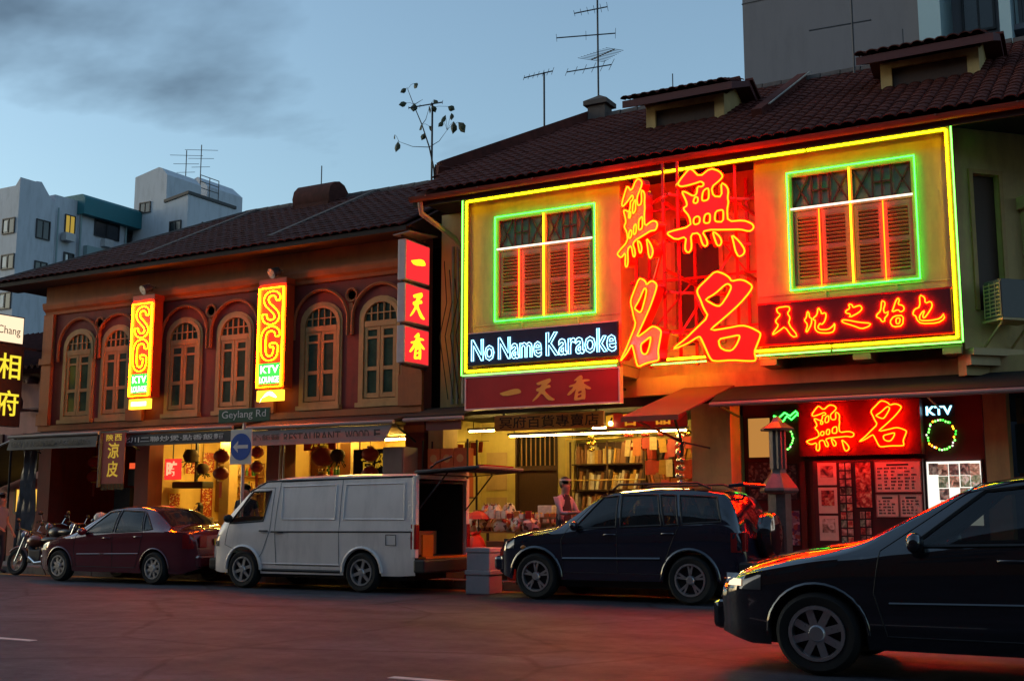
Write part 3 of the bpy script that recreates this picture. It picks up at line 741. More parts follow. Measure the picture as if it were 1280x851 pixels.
b = MB(); b.bar((-6.1, 20.9, zroof(20.9) + .27), (-6.1, 24, zroof(24) + .27), .04, .02); b.build('flashing', 'pipe', rf)
box('fascia', 'soffit', -12.8, XR, 18.84, 18.87, 7.34, 7.52, nh)
b = MB()
prof = [(18.68 + .075 - .075 * math.cos(math.pi * k / 6), 7.5 - .085 * math.sin(math.pi * k / 6)) for k in range(7)]
b.grid([[(-12.8, y, z) for y, z in prof], [(XR, y, z) for y, z in prof]]); b.grid([[(-12.8, y + .006 * (k - 3) / 3, z + .012) for k, (y, z) in enumerate(prof)][::-1], [(XR, y + .006 * (k - 3) / 3, z + .012) for k, (y, z) in enumerate(prof)][::-1]])
for i in range(12): b.bar((-12.4 + i * 1.2, 18.66, 7.5), (-12.4 + i * 1.2, 18.86, 7.5), .03)
b.build('gutter', 'gutter', nh, smooth=40)
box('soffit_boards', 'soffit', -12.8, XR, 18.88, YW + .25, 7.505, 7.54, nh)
# downpipe at the left flank and a bundle of pipes and cables
b = MB(); b.tube([(-12.6, 18.8, 7.42), (-12.6, 18.85, 7.2), (-12.35, 19.7, 6.85), (-12.3, 20.02, 6.6), (-12.3, 20.02, 3.5)], .055, 8); b.build('downpipe', 'pipe', nh, smooth=50)
for x, r_ in ((-12.62, .035), (-12.5, .025), (-12.1, .03)): MB().cyl((x, 20.08, 3.5), (x, 20.08, 6.9 + x * .01), r_, 6).build('service_pipe', 'pipe', nh)
b = MB(); b.box(-12.25, -11.95, 19.85, 20.14, 4.55, 5.05); b.build('meter_box', 'white_metal', nh)
b = MB()
for k in range(4):
    x = -12.85 + k * .13; b.tube([(x, 20.1, 6.5 - k * .2), (x + .1, 20.05, 5.6), (x - .05, 20.03, 4.9), (x + .15, 20.05, 3.6)], .012, 4)
b.build('loose_cable', 'black_paint', nh)
# jack roofs standing on the slope
def jack(x0, x1, yf):
    """small gabled jack roof: a low front slope seen edge-on, a back slope falling to the main roof"""
    z0 = zroof(yf); zt = z0 + .6
    j = thing('jack_roof', ((x0 + x1) / 2, yf, z0), None, None); j.parent = nh; j.location = Vector(((x0 + x1) / 2, yf, z0)) - WL[nh]
    y0, zz = yf - .42, zt - .06; yr, zr_ = yf + .75, zt + .4; yb = yf + 1.95; zb = zr_ - (yb - yr) * .45
    b = MB(); b.box(x0, x0 + .2, yf, yf + .12, z0 - .1, zt); b.box(x1 - .2, x1, yf, yf + .12, z0 - .1, zt); b.box(x0 + .2, x1 - .2, yf, yf + .12, zt - .12, zt); b.build('jack_wall', 'cream_wall', j)
    for x in (x0, x1 - .1): prism_x(MB(), [(yf + .12, z0 - .1), (yb - .1, zroof(yb - .1) - .25), (yb - .1, zb - .02), (yr, zr_ - .06), (yf + .12, zt)], x, x + .1).build('jack_gable', 'cream_wall', j)
    box('jack_louvre', 'wood_dark', x0 + .2, x1 - .2, yf + .06, yf + .1, z0 - .1, zt - .12, j)
    xa, xb = x0 - .34, x1 + .3
    prism_x(MB(), [(y0, zz - .05), (y0, zz + .1), (yr, zr_ + .04), (yb, zb + .04), (yb, zb - .08), (yr, zr_ - .08)], xa, xb).build('jack_slope', 'maroon_trim', j)
    tiled(j, 'tile', xa - .02, xb + .02, y0 - .05, zz + .1, math.atan2(zr_ + .04 - zz - .1, yr - y0), 5, None, n_obj=120, w=.2, l=.25)
    b = MB()
    for k in range(int((xb - xa) / .3)): b.cyl((xa + k * .3, yr, zr_ + .08), (xa + k * .3 + .29, yr, zr_ + .09), .09, 7)
    b.build('jack_ridge', 'tile', j, kind='stuff')
    b = MB()
    for k in range(7): b.bar((xb - .02, yr + k * (yb - yr) / 7, zr_ + .07 - k * (zr_ - zb) / 7), (xb - .02, yr + (k + .95) * (yb - yr) / 7, zr_ + .07 - (k + .95) * (zr_ - zb) / 7), .16, .06)
    b.build('jack_verge', 'tile', j, kind='stuff')
    MB().cyl((x0 + .3, yr, zr_), (x0 + .3, yr, zr_ + .5), .012, 5).build('rod', 'steel_dark', j)
jack(-8.75, -7.1, 21.25); jack(-4.1, -2.4, 21.25)
b = MB(); x = -11.05; b.box(x - .22, x + .22, 23.8, 24.2, 10.2, 10.75); b.box(x - .3, x + .3, 23.72, 24.28, 10.75, 10.86); b.add([(x - .3, 23.72, 10.86), (x + .3, 23.72, 10.86), (x + .3, 24.28, 10.86), (x - .3, 24.28, 10.86), (x, 24, 11.05)], [(0, 1, 4), (1, 2, 4), (2, 3, 4), (3, 0, 4)])
b.build('chimney', 'ridge_mortar', rf)
# ground floor: ceiling, piers, beam under the bays
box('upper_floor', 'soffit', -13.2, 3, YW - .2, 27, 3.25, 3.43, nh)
box('beam', 'cream_wall', -8.4, 3, 19.75, YW - .21, 3.43, 3.76, nh)
box('pier', 'cream_wall', -7.45, -6.72, 19.95, 20.5, .145, 3.25, nh)
box('pier', 'cream_wall', -13.1, -12.75, 19.95, 20.5, .145, 3.25, nh)
box('pier', 'cream_wall', -2.55, -2.2, 20.2, 20.7, .145, 3.25, nh)
# ------------------------------------------------------------------ neon and signs
glow('neon_red', (92., .88, .02)); glow('neon_yellow', (28., 20., .05)); glow('neon_green', (.3, 10., .5))
glow('neon_white', (1.8, 1.6, 1.3)); glow('neon_ice', (1.3, 3.2, 4.2)); glow('neon_red_small', (170., .9, .02)); glow('neon_red_window', (26., .8, .02)); glow('neon_orange', (9., 2.6, .1)); glow('neon_lime', (.8, 5.5, .5))
glow('neon_amber', (9., 3.2, .05)); glow('neon_deep_green', (.15, 2.6, .15))
mat('letter_red', (.5, .012, .006), .35, var=.05, spec=.5)
mat('panel_navy', (.012, .018, .05), .4, var=.15); mat('panel_maroon', (.05, .008, .01), .45, var=.15)
mat('sign_red', (.3, .018, .018), .45, var=.1, scale=3, grime=.15); mat('gold', (.65, .45, .08), .4, var=.1)
mat('sign_edge', (.6, .55, .5), .4)
def pxloops(lps): # traced on a 851 px square; returns metres, lower left origin
    return [[((x - 52) * .002243, (851 - y) * .002164) for x, y in lp] for lp in lps]
WU = pxloops([
 [(265,65),(335,135),(425,55),(500,75),(530,115),(505,150),(430,215),(445,290),(515,290),(512,170),(555,195),(572,235),(562,300),(570,330),(555,400),(560,495),(690,478),(755,500),(775,525),(765,550),(735,570),(660,555),(570,562),(435,570),(415,570),(345,590),(380,650),(388,690),(370,712),(345,695),(320,600),(250,615),(258,720),(240,765),(215,765),(200,735),(215,635),(130,668),(60,625),(70,605),(255,550),(245,470),(190,405),(228,380),(220,340),(185,265),(215,265),(280,300),(310,275),(315,215),(355,215),(372,190),(345,170),(310,185),(240,210),(180,225),(155,210),(165,180),(230,95)],
 [(385,230),(408,225),(408,300),(395,325),(355,335),(350,310),(360,255)], [(300,300),(318,310),(315,345),(295,360),(278,350),(285,320)],
 [(280,480),(310,462),(330,475),(325,520),(290,535),(275,520)], [(375,445),(400,435),(415,445),(410,510),(380,520),(360,510),(365,470)], [(460,415),(515,398),(525,415),(520,500),(460,502),(450,480)]])
WU_DOTS = pxloops([[(445,585),(490,625),(505,665),(490,700),(465,698),(445,640),(432,590)], [(585,600),(650,655),(695,725),(680,765),(640,785),(615,740),(600,660)]])
MING = pxloops([
 [(445,60),(515,80),(560,110),(575,140),(640,122),(690,130),(750,170),(725,220),(640,320),(520,430),(395,535),(400,547),(520,525),(650,495),(720,510),(800,550),(800,580),(770,650),(745,710),(760,780),(700,785),(560,780),(410,795),(380,765),(345,680),(310,600),(290,600),(200,660),(95,705),(100,690),(190,620),(270,540),(380,435),(340,365),(320,305),(290,240),(300,205),(370,135)],
 [(550,160),(575,185),(545,250),(480,345),(440,345),(360,300),(365,290),(440,245),(520,170)], [(455,615),(540,595),(625,575),(630,595),(600,660),(560,705),(510,705),(465,680)]])
def box_letter(parent, solids, o, u, nrm, s=1., depth=.14, r=.0155, tube='neon_red', face='letter_red', name='character'):
    """built-up letter with a neon outline; solids = list of [outer, holes...]"""
    o, u, nrm = Vector(o), Vector(u), Vector(nrm); b = MB(); t = MB()
    for lps in solids:
        lps = [[(x * s, y * s) for x, y in chaikin(lp)] for lp in lps]
        b.plate(lps, o, u, (0, 0, 1), nrm, depth)
        for lp in lps: neon_loop(t, lp, o, u, nrm, r, .02)
    ch = b.build(name, face, parent); t.build('neon_outline', tube, ch, smooth=60); return ch
def wu_ming(parent, p, u, nrm, zs, s=1., **k):
    (z_wu, z_ming), o = zs, Vector(p)
    box_letter(parent, [WU, [WU_DOTS[0]], [WU_DOTS[1]]], o + Vector((0, 0, z_wu)), u, nrm, s, **k)
    box_letter(parent, [MING], o + Vector((0, 0, z_ming)), u, nrm, s, **k)
c40, s40 = math.cos(R(40)), math.sin(R(40))
def vsign(p, u, nrm, label):
    t = thing('neon_character_sign', (p[0], p[1], 3.8), label, 'neon sign', 'angled neon character signs on the recess')
    wu_ming(t, p, u, nrm, (5.47, 3.687), .97)
    o, u, nrm = Vector((p[0], p[1], 0)), Vector(u), Vector(nrm); b = MB(); bk = o - nrm * .22
    for d in (.3, 1.35): b.bar(bk + u * d + Vector((0, 0, 3.9)), bk + u * d + Vector((0, 0, 7.3)), .045)
    for z in (4.3, 5.0, 5.9, 6.7): b.bar(bk + u * .05 + Vector((0, 0, z)), bk + u * 1.6 + Vector((0, 0, z)), .04)
    b.bar(bk + u * .3 + Vector((0, 0, 4.3)), bk + u * 1.35 + Vector((0, 0, 5.9)), .035)
    b.build('support_frame', 'letter_red', t)
vsign((-7.11, 18.04, 0), (c40, s40, 0), (s40, -c40, 0), 'tall red two-character neon sign angled towards the corner wall')
vsign((-8.46, 19.09, 0), (c40, -s40, 0), (-s40, -c40, 0), 'tall red two-character neon sign angled towards the arched-window row')
b = MB()
for x, y0 in ((-7.25, 18.3), (-8.2, 19.1), (-6.15, 19.1)):
    for z in (4.35, 5.4, 6.6): b.bar((x, y0, z), (x, YW, z), .05)
for x in (-8.2, -7.3, -6.3): b.bar((x, 19.95, 3.95), (x, 19.95, 7.3), .05)
for z in (4.6, 5.55, 6.9): b.bar((-8.45, 19.9, z), (-5.97, 19.9, z), .045)
b.bar((-8.2, 19.93, 4.6), (-7.3, 19.93, 5.55), .03); b.bar((-7.3, 19.93, 6.9), (-6.3, 19.93, 5.55), .03); b.bar((-6.3, 19.93, 6.9), (-5.97, 19.93, 7.2), .03)
b.build('sign_scaffold', 'letter_red', None, 'red painted steel bars bracing the angled signs in the recess', 'scaffold')

nf = thing('neon_border', (-7.2, 19.2, 3.9), 'long rectangle of yellow and lime neon tube round both bays', 'neon sign')
def frame_tube(name, m, d, y, r, gaps=()):
    x0, x1, zt, zb = -11.83 + d, -2.68 - d, 7.47 - d, 3.97 + d
    b = MB()
    b.cyl((x0, y, zb), (x0, y, zt), r, 6); b.cyl((x1, y, zb), (x1, y, zt), r, 6)
    for z, cuts in ((zt, (-9.5, -7.2, -5.0)), (zb, (-8.55, -6.0, -4.7))):
        xs = [x0] + list(cuts) + [x1]
        for a, c in zip(xs, xs[1:]):
            if z == zb and a == -8.55: b.cyl((-8.2, y + .1, z - .02), (-6.9, y + .1, z - .02), r, 6); continue
            b.cyl((a + .02, y, z), (c - .02, y, z), r, 6)
    b.build(name, m, nf)
frame_tube('outer_tube', 'neon_lime', -.025, 19.2, .013); frame_tube('inner_tube', 'neon_yellow', .055, 19.22, .017)
b = MB(); b.box(-11.87, -11.74, 19.235, 19.295, 3.93, 7.5); b.box(-2.77, -2.64, 19.235, 19.295, 3.93, 7.5); b.box(-11.74, -8.52, 19.235, 19.295, 7.38, 7.5); b.box(-8.52, -5.93, 19.235, 19.295, 7.38, 7.5); b.box(-5.93, -2.77, 19.235, 19.295, 7.38, 7.5)
b.box(-11.74, -8.52, 19.235, 19.27, 3.93, 4.06); b.box(-5.93, -2.77, 19.235, 19.27, 3.93, 4.06)
mat('trough', (.12, .1, .03), .6); b.build('trough', 'trough', nf)
def window_neon(x0, x1, z0, z1, label):
    t = thing('window_neon', ((x0 + x1) / 2, 19.22, z0), label, 'neon sign'); y = 19.235; zr = z0 + (z1 - z0) * .685; xm = (x0 + x1) / 2; q = (x1 - x0) / 4
    MB().tube([(x0, y, z0), (x1, y, z0), (x1, y, z1), (x0, y, z1)], .016, 6, True).build('outline_tube', 'neon_green', t)
    MB().cyl((x0 + .05, y - .01, zr), (x1 - .05, y - .01, zr), .018, 6).build('rail_tube', 'neon_white', t)
    MB().cyl((xm, y - .01, z0 + .03), (xm, y - .01, z1 - .05), .015, 6).build('centre_tube', 'neon_amber', t)
    for k in (1, 3): MB().cyl((x0 + k * q, y - .005, z0 + .03), (x0 + k * q, y - .005, zr - .04), .011, 6).build('leaf_tube', 'neon_red_window', t)
    b = MB()
    for a in (.12, .5, .88):
        for z in (z0, z1): b.box(x0 + (x1 - x0) * a - .015, x0 + (x1 - x0) * a + .015, y + .012, YB - .031, z - .01, z + .01)
    b.build('tube_clip', 'white_metal', t)
window_neon(-11.13, -8.99, 4.96, 7.02, 'green neon outline on the shuttered window above the blue karaoke panel')
window_neon(-5.35, -3.25, 5.02, 7.06, 'green neon outline on the shuttered window beside the corner wall')

t = thing('karaoke_sign', (-10.1, 19.2, 4.1), 'navy sign panel with icy white neon lettering No Name Karaoke', 'neon sign')
box('panel', 'panel_navy', -11.68, -8.53, 19.17, 19.232, 4.12, 4.74, t)
box('panel_edge', 'sign_edge', -11.69, -8.52, 19.165, 19.234, 4.742, 4.76, t)
x = -11.6
for word, w, h, z in (('No', .5, .42, 4.2), ('Name', .93, .42, 4.2), ('Karaoke', 1.42, .44, 4.2)):
    b = neon_text(MB(), word, (x, 19.17, z), FX, FN, w, h, .0085, bold=.01, off=.02); b.build('neon_word', 'neon_ice', t); x += w + .1
t = thing('neon_motto_sign', (-4.3, 19.2, 4.15), 'dark maroon panel with five yellow-red neon characters under the right bay window', 'neon sign')
box('panel', 'panel_maroon', -5.91, -2.79, 19.17, 19.232, 4.12, 4.8, t)
box('panel_edge', 'letter_red', -5.92, -2.78, 19.165, 19.234, 4.802, 4.83, t); box('panel_edge', 'letter_red', -5.92, -2.78, 19.165, 19.234, 4.09, 4.118, t)
MOTTO = {
'tian': [[(0.33,0.58),(0.54,0.59),(0.56,0.53),(0.51,0.47),(0.56,0.39),(0.52,0.29),(0.68,0.07),(0.58,0.06),(0.46,0.25),(0.39,0.2),(0.25,0.12),(0.25,0.15),(0.36,0.28),(0.31,0.33),(0.31,0.37),(0.4,0.46),(0.34,0.5)]] ,
'di': [[(0.85,0.48),(0.88,0.44),(0.88,0.37),(0.92,0.35),(0.91,0.25),(0.83,0.12),(0.81,0.14),(0.85,0.25),(0.79,0.33),(0.83,0.37)],[(1.03,0.53),(1.08,0.45),(1.08,0.41),(1.15,0.43),(1.16,0.37),(1.13,0.28),(1.08,0.23),(1.05,0.26),(1.01,0.19),(1.05,0.15),(1.18,0.14),(1.26,0.19),(1.3,0.25),(1.28,0.1),(1.18,0.08),(1.02,0.1),(0.96,0.17),(0.98,0.32),(0.94,0.32),(0.94,0.35),(1.01,0.4)]] ,
'zhi': [[(1.53,0.54),(1.59,0.52),(1.6,0.47),(1.66,0.49),(1.72,0.5),(1.75,0.44),(1.69,0.38),(1.53,0.31),(1.56,0.37),(1.48,0.39),(1.48,0.43),(1.55,0.46)],[(1.41,0.28),(1.48,0.28),(1.69,0.22),(1.88,0.19),(1.84,0.14),(1.72,0.11),(1.6,0.17),(1.42,0.24)]] ,
'shi': [[(2.06,0.55),(2.11,0.52),(2.11,0.47),(2.08,0.4),(2.1,0.33),(2.17,0.37),(2.14,0.3),(2.09,0.25),(2.1,0.2),(2.05,0.2),(2.02,0.26),(1.97,0.28),(1.97,0.32),(2.04,0.38)],[(2.32,0.57),(2.34,0.53),(2.31,0.46),(2.39,0.44),(2.41,0.37),(2.35,0.33),(2.31,0.38),(2.21,0.34),(2.24,0.41),(2.28,0.52)],[(2.24,0.28),(2.39,0.28),(2.37,0.11),(2.22,0.1),(2.17,0.19)],[(2.27,0.24),(2.34,0.24),(2.32,0.15),(2.27,0.15)]] ,
'ye': [[(2.65,0.59),(2.73,0.54),(2.73,0.44),(2.82,0.47),(2.84,0.39),(2.77,0.28),(2.7,0.2),(2.68,0.24),(2.72,0.33),(2.68,0.31),(2.63,0.24),(2.64,0.17),(2.8,0.16),(2.95,0.18),(3.01,0.27),(3.01,0.17),(2.9,0.11),(2.65,0.12),(2.59,0.19),(2.58,0.25),(2.53,0.28),(2.56,0.36),(2.65,0.39)]]}
for k, lps in MOTTO.items():
    b = MB()
    for lp in lps: neon_loop(b, chaikin(lp), Vector((-5.91, 19.17, 4.15)), Vector(FX), Vector(FN), .012, .025)
    b.build('neon_character', 'neon_red', t)
BRUSH = {
'yi': [[(0.73,0.27),(0.81,0.29),(1.03,0.34),(1.15,0.34),(1.21,0.29),(1.19,0.25),(0.84,0.21)]] ,
'tian2': [[(1.52,0.42),(1.61,0.45),(1.76,0.49),(1.82,0.5),(1.84,0.44),(1.72,0.37),(1.81,0.38),(1.83,0.33),(1.72,0.31),(1.7,0.27),(1.82,0.16),(1.92,0.1),(1.87,0.08),(1.76,0.1),(1.64,0.24),(1.56,0.15),(1.45,0.08),(1.44,0.1),(1.55,0.21),(1.59,0.26),(1.52,0.28),(1.53,0.32),(1.61,0.34),(1.65,0.4),(1.56,0.38)]] ,
'xiang': [[(2.29,0.42),(2.41,0.51),(2.46,0.52),(2.49,0.47),(2.46,0.44),(2.59,0.44),(2.64,0.41),(2.49,0.39),(2.51,0.36),(2.65,0.28),(2.64,0.25),(2.56,0.26),(2.52,0.29),(2.54,0.21),(2.53,0.07),(2.46,0.08),(2.36,0.06),(2.3,0.07),(2.33,0.22),(2.36,0.28),(2.23,0.17),(2.17,0.16),(2.17,0.19),(2.31,0.32),(2.21,0.31),(2.2,0.34),(2.34,0.37),(2.37,0.43)],[(2.39,0.22),(2.46,0.24),(2.46,0.2),(2.38,0.18)],[(2.38,0.15),(2.46,0.17),(2.45,0.12),(2.37,0.11)]]}
t = thing('shop_sign', (-10.06, 19.1, 3.27), 'long red signboard with three gold brush characters under the karaoke panel', 'sign')
box('board', 'sign_red', -11.66, -8.47, 19.06, 19.2, 3.28, 3.87, t)
b = MB(); b.box(-11.69, -8.44, 19.05, 19.2, 3.25, 3.278); b.box(-11.69, -8.44, 19.05, 19.2, 3.872, 3.9); b.box(-11.69, -11.662, 19.05, 19.2, 3.278, 3.872); b.box(-8.468, -8.44, 19.05, 19.2, 3.278, 3.872); b.build('edging', 'sign_edge', t)
b = MB()
for x in (-11.3, -8.8): b.bar((x, 19.2, 3.6), (x, 20.1, 3.6), .05)
b.build('bracket', 'steel_dark', t)
for lps in BRUSH.values(): MB().plate([chaikin(lp) for lp in lps], (-11.66, 19.054, 3.27), FX, FZ, FN, .006).build('character', 'gold', t)

# vertical light box sign, seen face on from the right
glow('lightbox_red', (1.05, .035, .04)); glow('lightbox_yellow', (1.6, 1.15, .03)); mat('lightbox_case', (.42, .4, .4), .4, var=.1)
t = thing('lightbox_sign', (-13.15, 19.5, 4.25), 'three stacked red light boxes with glowing yellow characters, projecting over the street', 'light box')
FY = (0, 1, 0)
for (z0, z1), (key, lps) in zip(((5.96, 6.8), (5.1, 5.9), (4.28, 5.03)), BRUSH.items()):
    cs = MB().box(-13.3, -13.112, 19.06, 19.95, z0, z1).build('light_box', 'lightbox_case', t, bevel=.012)
    MB().box(-13.112, -13.1, 19.09, 19.92, z0 + .03, z1 - .03).build('face', 'lightbox_red', cs)
    bb = bounds(lps[0]); w, h = (.55, .56) if key != 'yi' else (.55, .17)
    l2 = fit2(lps, bb, w, h)
    MB().plate([chaikin(lp) for lp in l2], (-13.094, 19.5 - w / 2, (z0 + z1) / 2 - h / 2), FY, FZ, (1, 0, 0), .005).build('character', 'lightbox_yellow', cs)
b = MB()
for z in (6.86, 5.93, 5.06, 4.24): b.bar((-13.2, 19.05, z), (-13.2, 20.0, z), .04)
b.build('bracket', 'steel_dark', t)
hood = MB().add([(-13.35, 18.95, 6.86), (-12.95, 18.95, 6.9), (-12.95, 20.0, 7.0), (-13.35, 20.0, 6.96), (-13.35, 18.95, 6.88), (-12.95, 18.95, 6.92), (-12.95, 20.0, 7.02), (-13.35, 20.0, 6.98)], [(0, 3, 2, 1), (4, 5, 6, 7), (0, 1, 5, 4), (1, 2, 6, 5), (2, 3, 7, 6), (3, 0, 4, 7)]).build('rain_cover', 'white_metal', t)

# two SG signs
glow('sg_tube', (150., 18., .05)); mat('sg_red', (.45, .05, .01), .4, var=.1)
glow('sg_green', (.1, 1.1, .12)); glow('sg_white', (2.6, 2.8, 2.2)); glow('sg_amber', (2.4, 1.35, .08))
S_CL = [(205,185),(204,160),(190,143),(165,137),(140,148),(128,175),(138,205),(165,232),(192,262),(203,290),(190,314),(162,322),(132,310),(122,285),(122,268)]
G_CL = [(207,412),(205,385),(188,365),(162,360),(136,370),(120,400),(118,450),(120,505),(132,537),(158,549),(185,540),(196,515),(199,465),(160,465)]
def sg_sign(x0, x1, label, lower, fan=False):
    y = 19.62; z0, z1 = 4.05, 6.28; w = x1 - x0
    t = thing('neon_letter_sign', ((x0 + x1) / 2, 19.8, 3.7), label, 'neon sign')
    box('case', 'sg_red', x0 - .03, x1 + .03, y, YL - .102, z0 - .03, z1 + .03, t)
    MB().box(x0 + .02, x1 + .05, y - .03, YL - .1, z1 + .04, z1 + .17).build('cap', 'sg_red', t)
    o = Vector((x0, y, 0)); U = Vector(FX); Nn = Vector(FN)
    MB().tube([o + Vector((.03, -.03, z0)), o + Vector((w - .03, -.03, z0)), o + Vector((w - .03, -.03, z1 - .03)), o + Vector((.03, -.03, z1 - .03))], .014, 6, True).build('border_tube', 'sg_tube', t)
    sx_ = w / 165.; sz_ = 2.2 / 620.
    for nm, cl in (('letter', S_CL), ('letter', G_CL)):
        lp = [((p[0] - 80) * sx_, z1 - (p[1] - 95) * sz_) for p in ribbon(cl, 30)]
        ch = MB().plate([lp], o - Vector((0, .012, 0)), FX, FZ, FN, .01).build(nm, 'sg_red', t)
        b = MB(); neon_loop(b, chaikin(lp), o, U, Nn, .0075, .02); b.build('neon_outline', 'sg_tube', ch, smooth=60)
    zg = z0 + .52
    box('green_panel', 'sg_green', x0 + .05, x1 - .05, y - .012, y - .002, z0 + .06, zg, t)
    b = text_on(MB(), 'KTV', (x0 + .12, y - .014, z0 + .3), FX, FN, w - .24, .17, .006, .02); b.build('lettering', 'sg_white', t)
    b = text_on(MB(), lower, (x0 + .1, y - .014, z0 + .09), FX, FN, w - .2, .14, .006, .02); b.build('lettering', 'sg_white', t)
    lp_ = box('lower_plate', 'sg_amber', x0 + .02, x1 - .02, y, y + .1, 3.74, 3.98, t)
    if fan:
        MB().plate([[(.06 + .07 * k, .2 - .0022 * (k * 7 - 28) ** 2 / 7) for k in range(8)] + [(.52, .05), (.32, .12), (.1, .05)]], (x0 + .05, y - .004, 3.75), FX, FZ, FN, .003).build('fan_emblem', 'sg_white', lp_)
    else: box('white_strip', 'sg_white', x0 + .1, x1 - .1, y - .005, y - .001, 3.81, 3.91, lp_)
    b = MB(); b.cyl(((x0 + x1) / 2, YL - .2, z1 + .4), ((x0 + x1) / 2 - .05, 19.62, z1 + .3), .09, 10, r1=.12); b.bar(((x0 + x1) / 2, YL - .06, z1 + .42), ((x0 + x1) / 2, YL - .2, z1 + .4), .04); b.build('floodlight', 'steel', t)
    return t
sg_sign(-21.37, -20.68, 'vertical SG neon sign on the pilaster by the end shophouse', 'LOUNGE')
sg_sign(-17.43, -16.68, 'vertical SG neon sign on the pilaster above the green street name plate', 'LOUNGE', True)

# projecting sign past the end shophouse
glow('lamp_panel', (1.25, .95, .62))
t = thing('lightbox_sign', (-25.1, 19.2, 3.4), 'black projecting sign with two yellow characters under a cream light box', 'light box')
cs = MB().box(-25.25, -25.012, 18.6, 19.45, 5.5, 6.22).build('light_box', 'black_paint', t)
box('face', 'lamp_panel', -25.012, -25.0, 18.62, 19.42, 5.54, 6.19, cs)
b = text_on(MB(), 'Chang', (-24.999, 18.68, 5.68), FY, (1, 0, 0), .66, .26, .004); b.build('lettering', 'black_paint', cs)
cb = MB().box(-25.22, -25.0, 18.7, 19.48, 3.45, 5.48).build('panel', 'black_paint', t)
glow('char_yellow', (1.1, .85, .05))
text_on(MB(), '相', (-25.0, 18.78, 4.62), FY, (1, 0, 0), .62, .64, .012, .008).build('character', 'char_yellow', cb)
text_on(MB(), '府', (-25.0, 18.78, 3.7), FY, (1, 0, 0), .62, .64, .012, .008).build('character', 'char_yellow', cb)
b = MB(); b.bar((-25.1, 19.45, 5.45), (-25.1, 20.2, 5.45), .05); b.bar((-25.1, 19.48, 3.9), (-25.1, 20.2, 3.9), .05); b.bar((-25.1, 20.2, 5.45), (-24.86, 20.2, 5.45), .05); b.bar((-25.1, 20.2, 3.9), (-24.86, 20.2, 3.9), .05); b.build('bracket', 'steel_dark', t)
# ------------------------------------------------------------------ vehicles
mat('tyre', (.018, .018, .018), .85, var=.2, scale=30); mat('alloy', (.5, .5, .52), .32, metal=.85, var=.1, scale=30)
mat('rubber', (.015, .015, .016), .6); mat('plastic_black', (.02, .02, .022), .55, var=.15, scale=10)
mat('maroon_paint', (.13, .012, .02), .12, var=.1, scale=3, spec=.6, coat=1., grime=.1)
mat('white_paint', (.82, .74, .7), .35, var=.05, scale=3, spec=.5, coat=.5, grime=.3)
mat('navy_paint', (.009, .012, .026), .08, var=.1, scale=3, spec=.6, coat=1., grime=.1)
mat('black_car', (.009, .009, .014), .08, var=.1, scale=3, spec=.6, coat=1.)
mat('tail_lens', (.25, .008, .01), .15, spec=.6); mat('lens', (.06, .06, .065), .08, spec=.8); mat('amber_lens', (.5, .16, .02), .15, spec=.6)
mat('car_seat', (.03, .03, .032), .8); mat('cargo_lining', (.03, .028, .028), .8, var=.2, scale=4)
mat('plate_yellow', (.55, .42, .06), .5); mat('chrome', (.7, .7, .7), .12, metal=1.)
glass('car_glass', (.015, .018, .022), .35, .03); glass('van_glass', (.015, .018, .022), .75, .03); mat('screen_glass', (.012, .014, .018), .06, spec=.8)
def lerp(tab, x):
    if x <= tab[0][0]: return tab[0][1]
    for (a, va), (c, vc) in zip(tab, tab[1:]):
        if x <= c: return va + (vc - va) * (x - a) / (c - a)
    return tab[-1][1]
def inpoly(p, q):
    c = False; n = len(q)
    for i in range(n):
        (x1, y1), (x2, y2) = q[i], q[(i + 1) % n]
        if (y1 > p[1]) != (y2 > p[1]) and p[0] < (x2 - x1) * (p[1] - y1) / (y2 - y1) + x1: c = not c
    return c
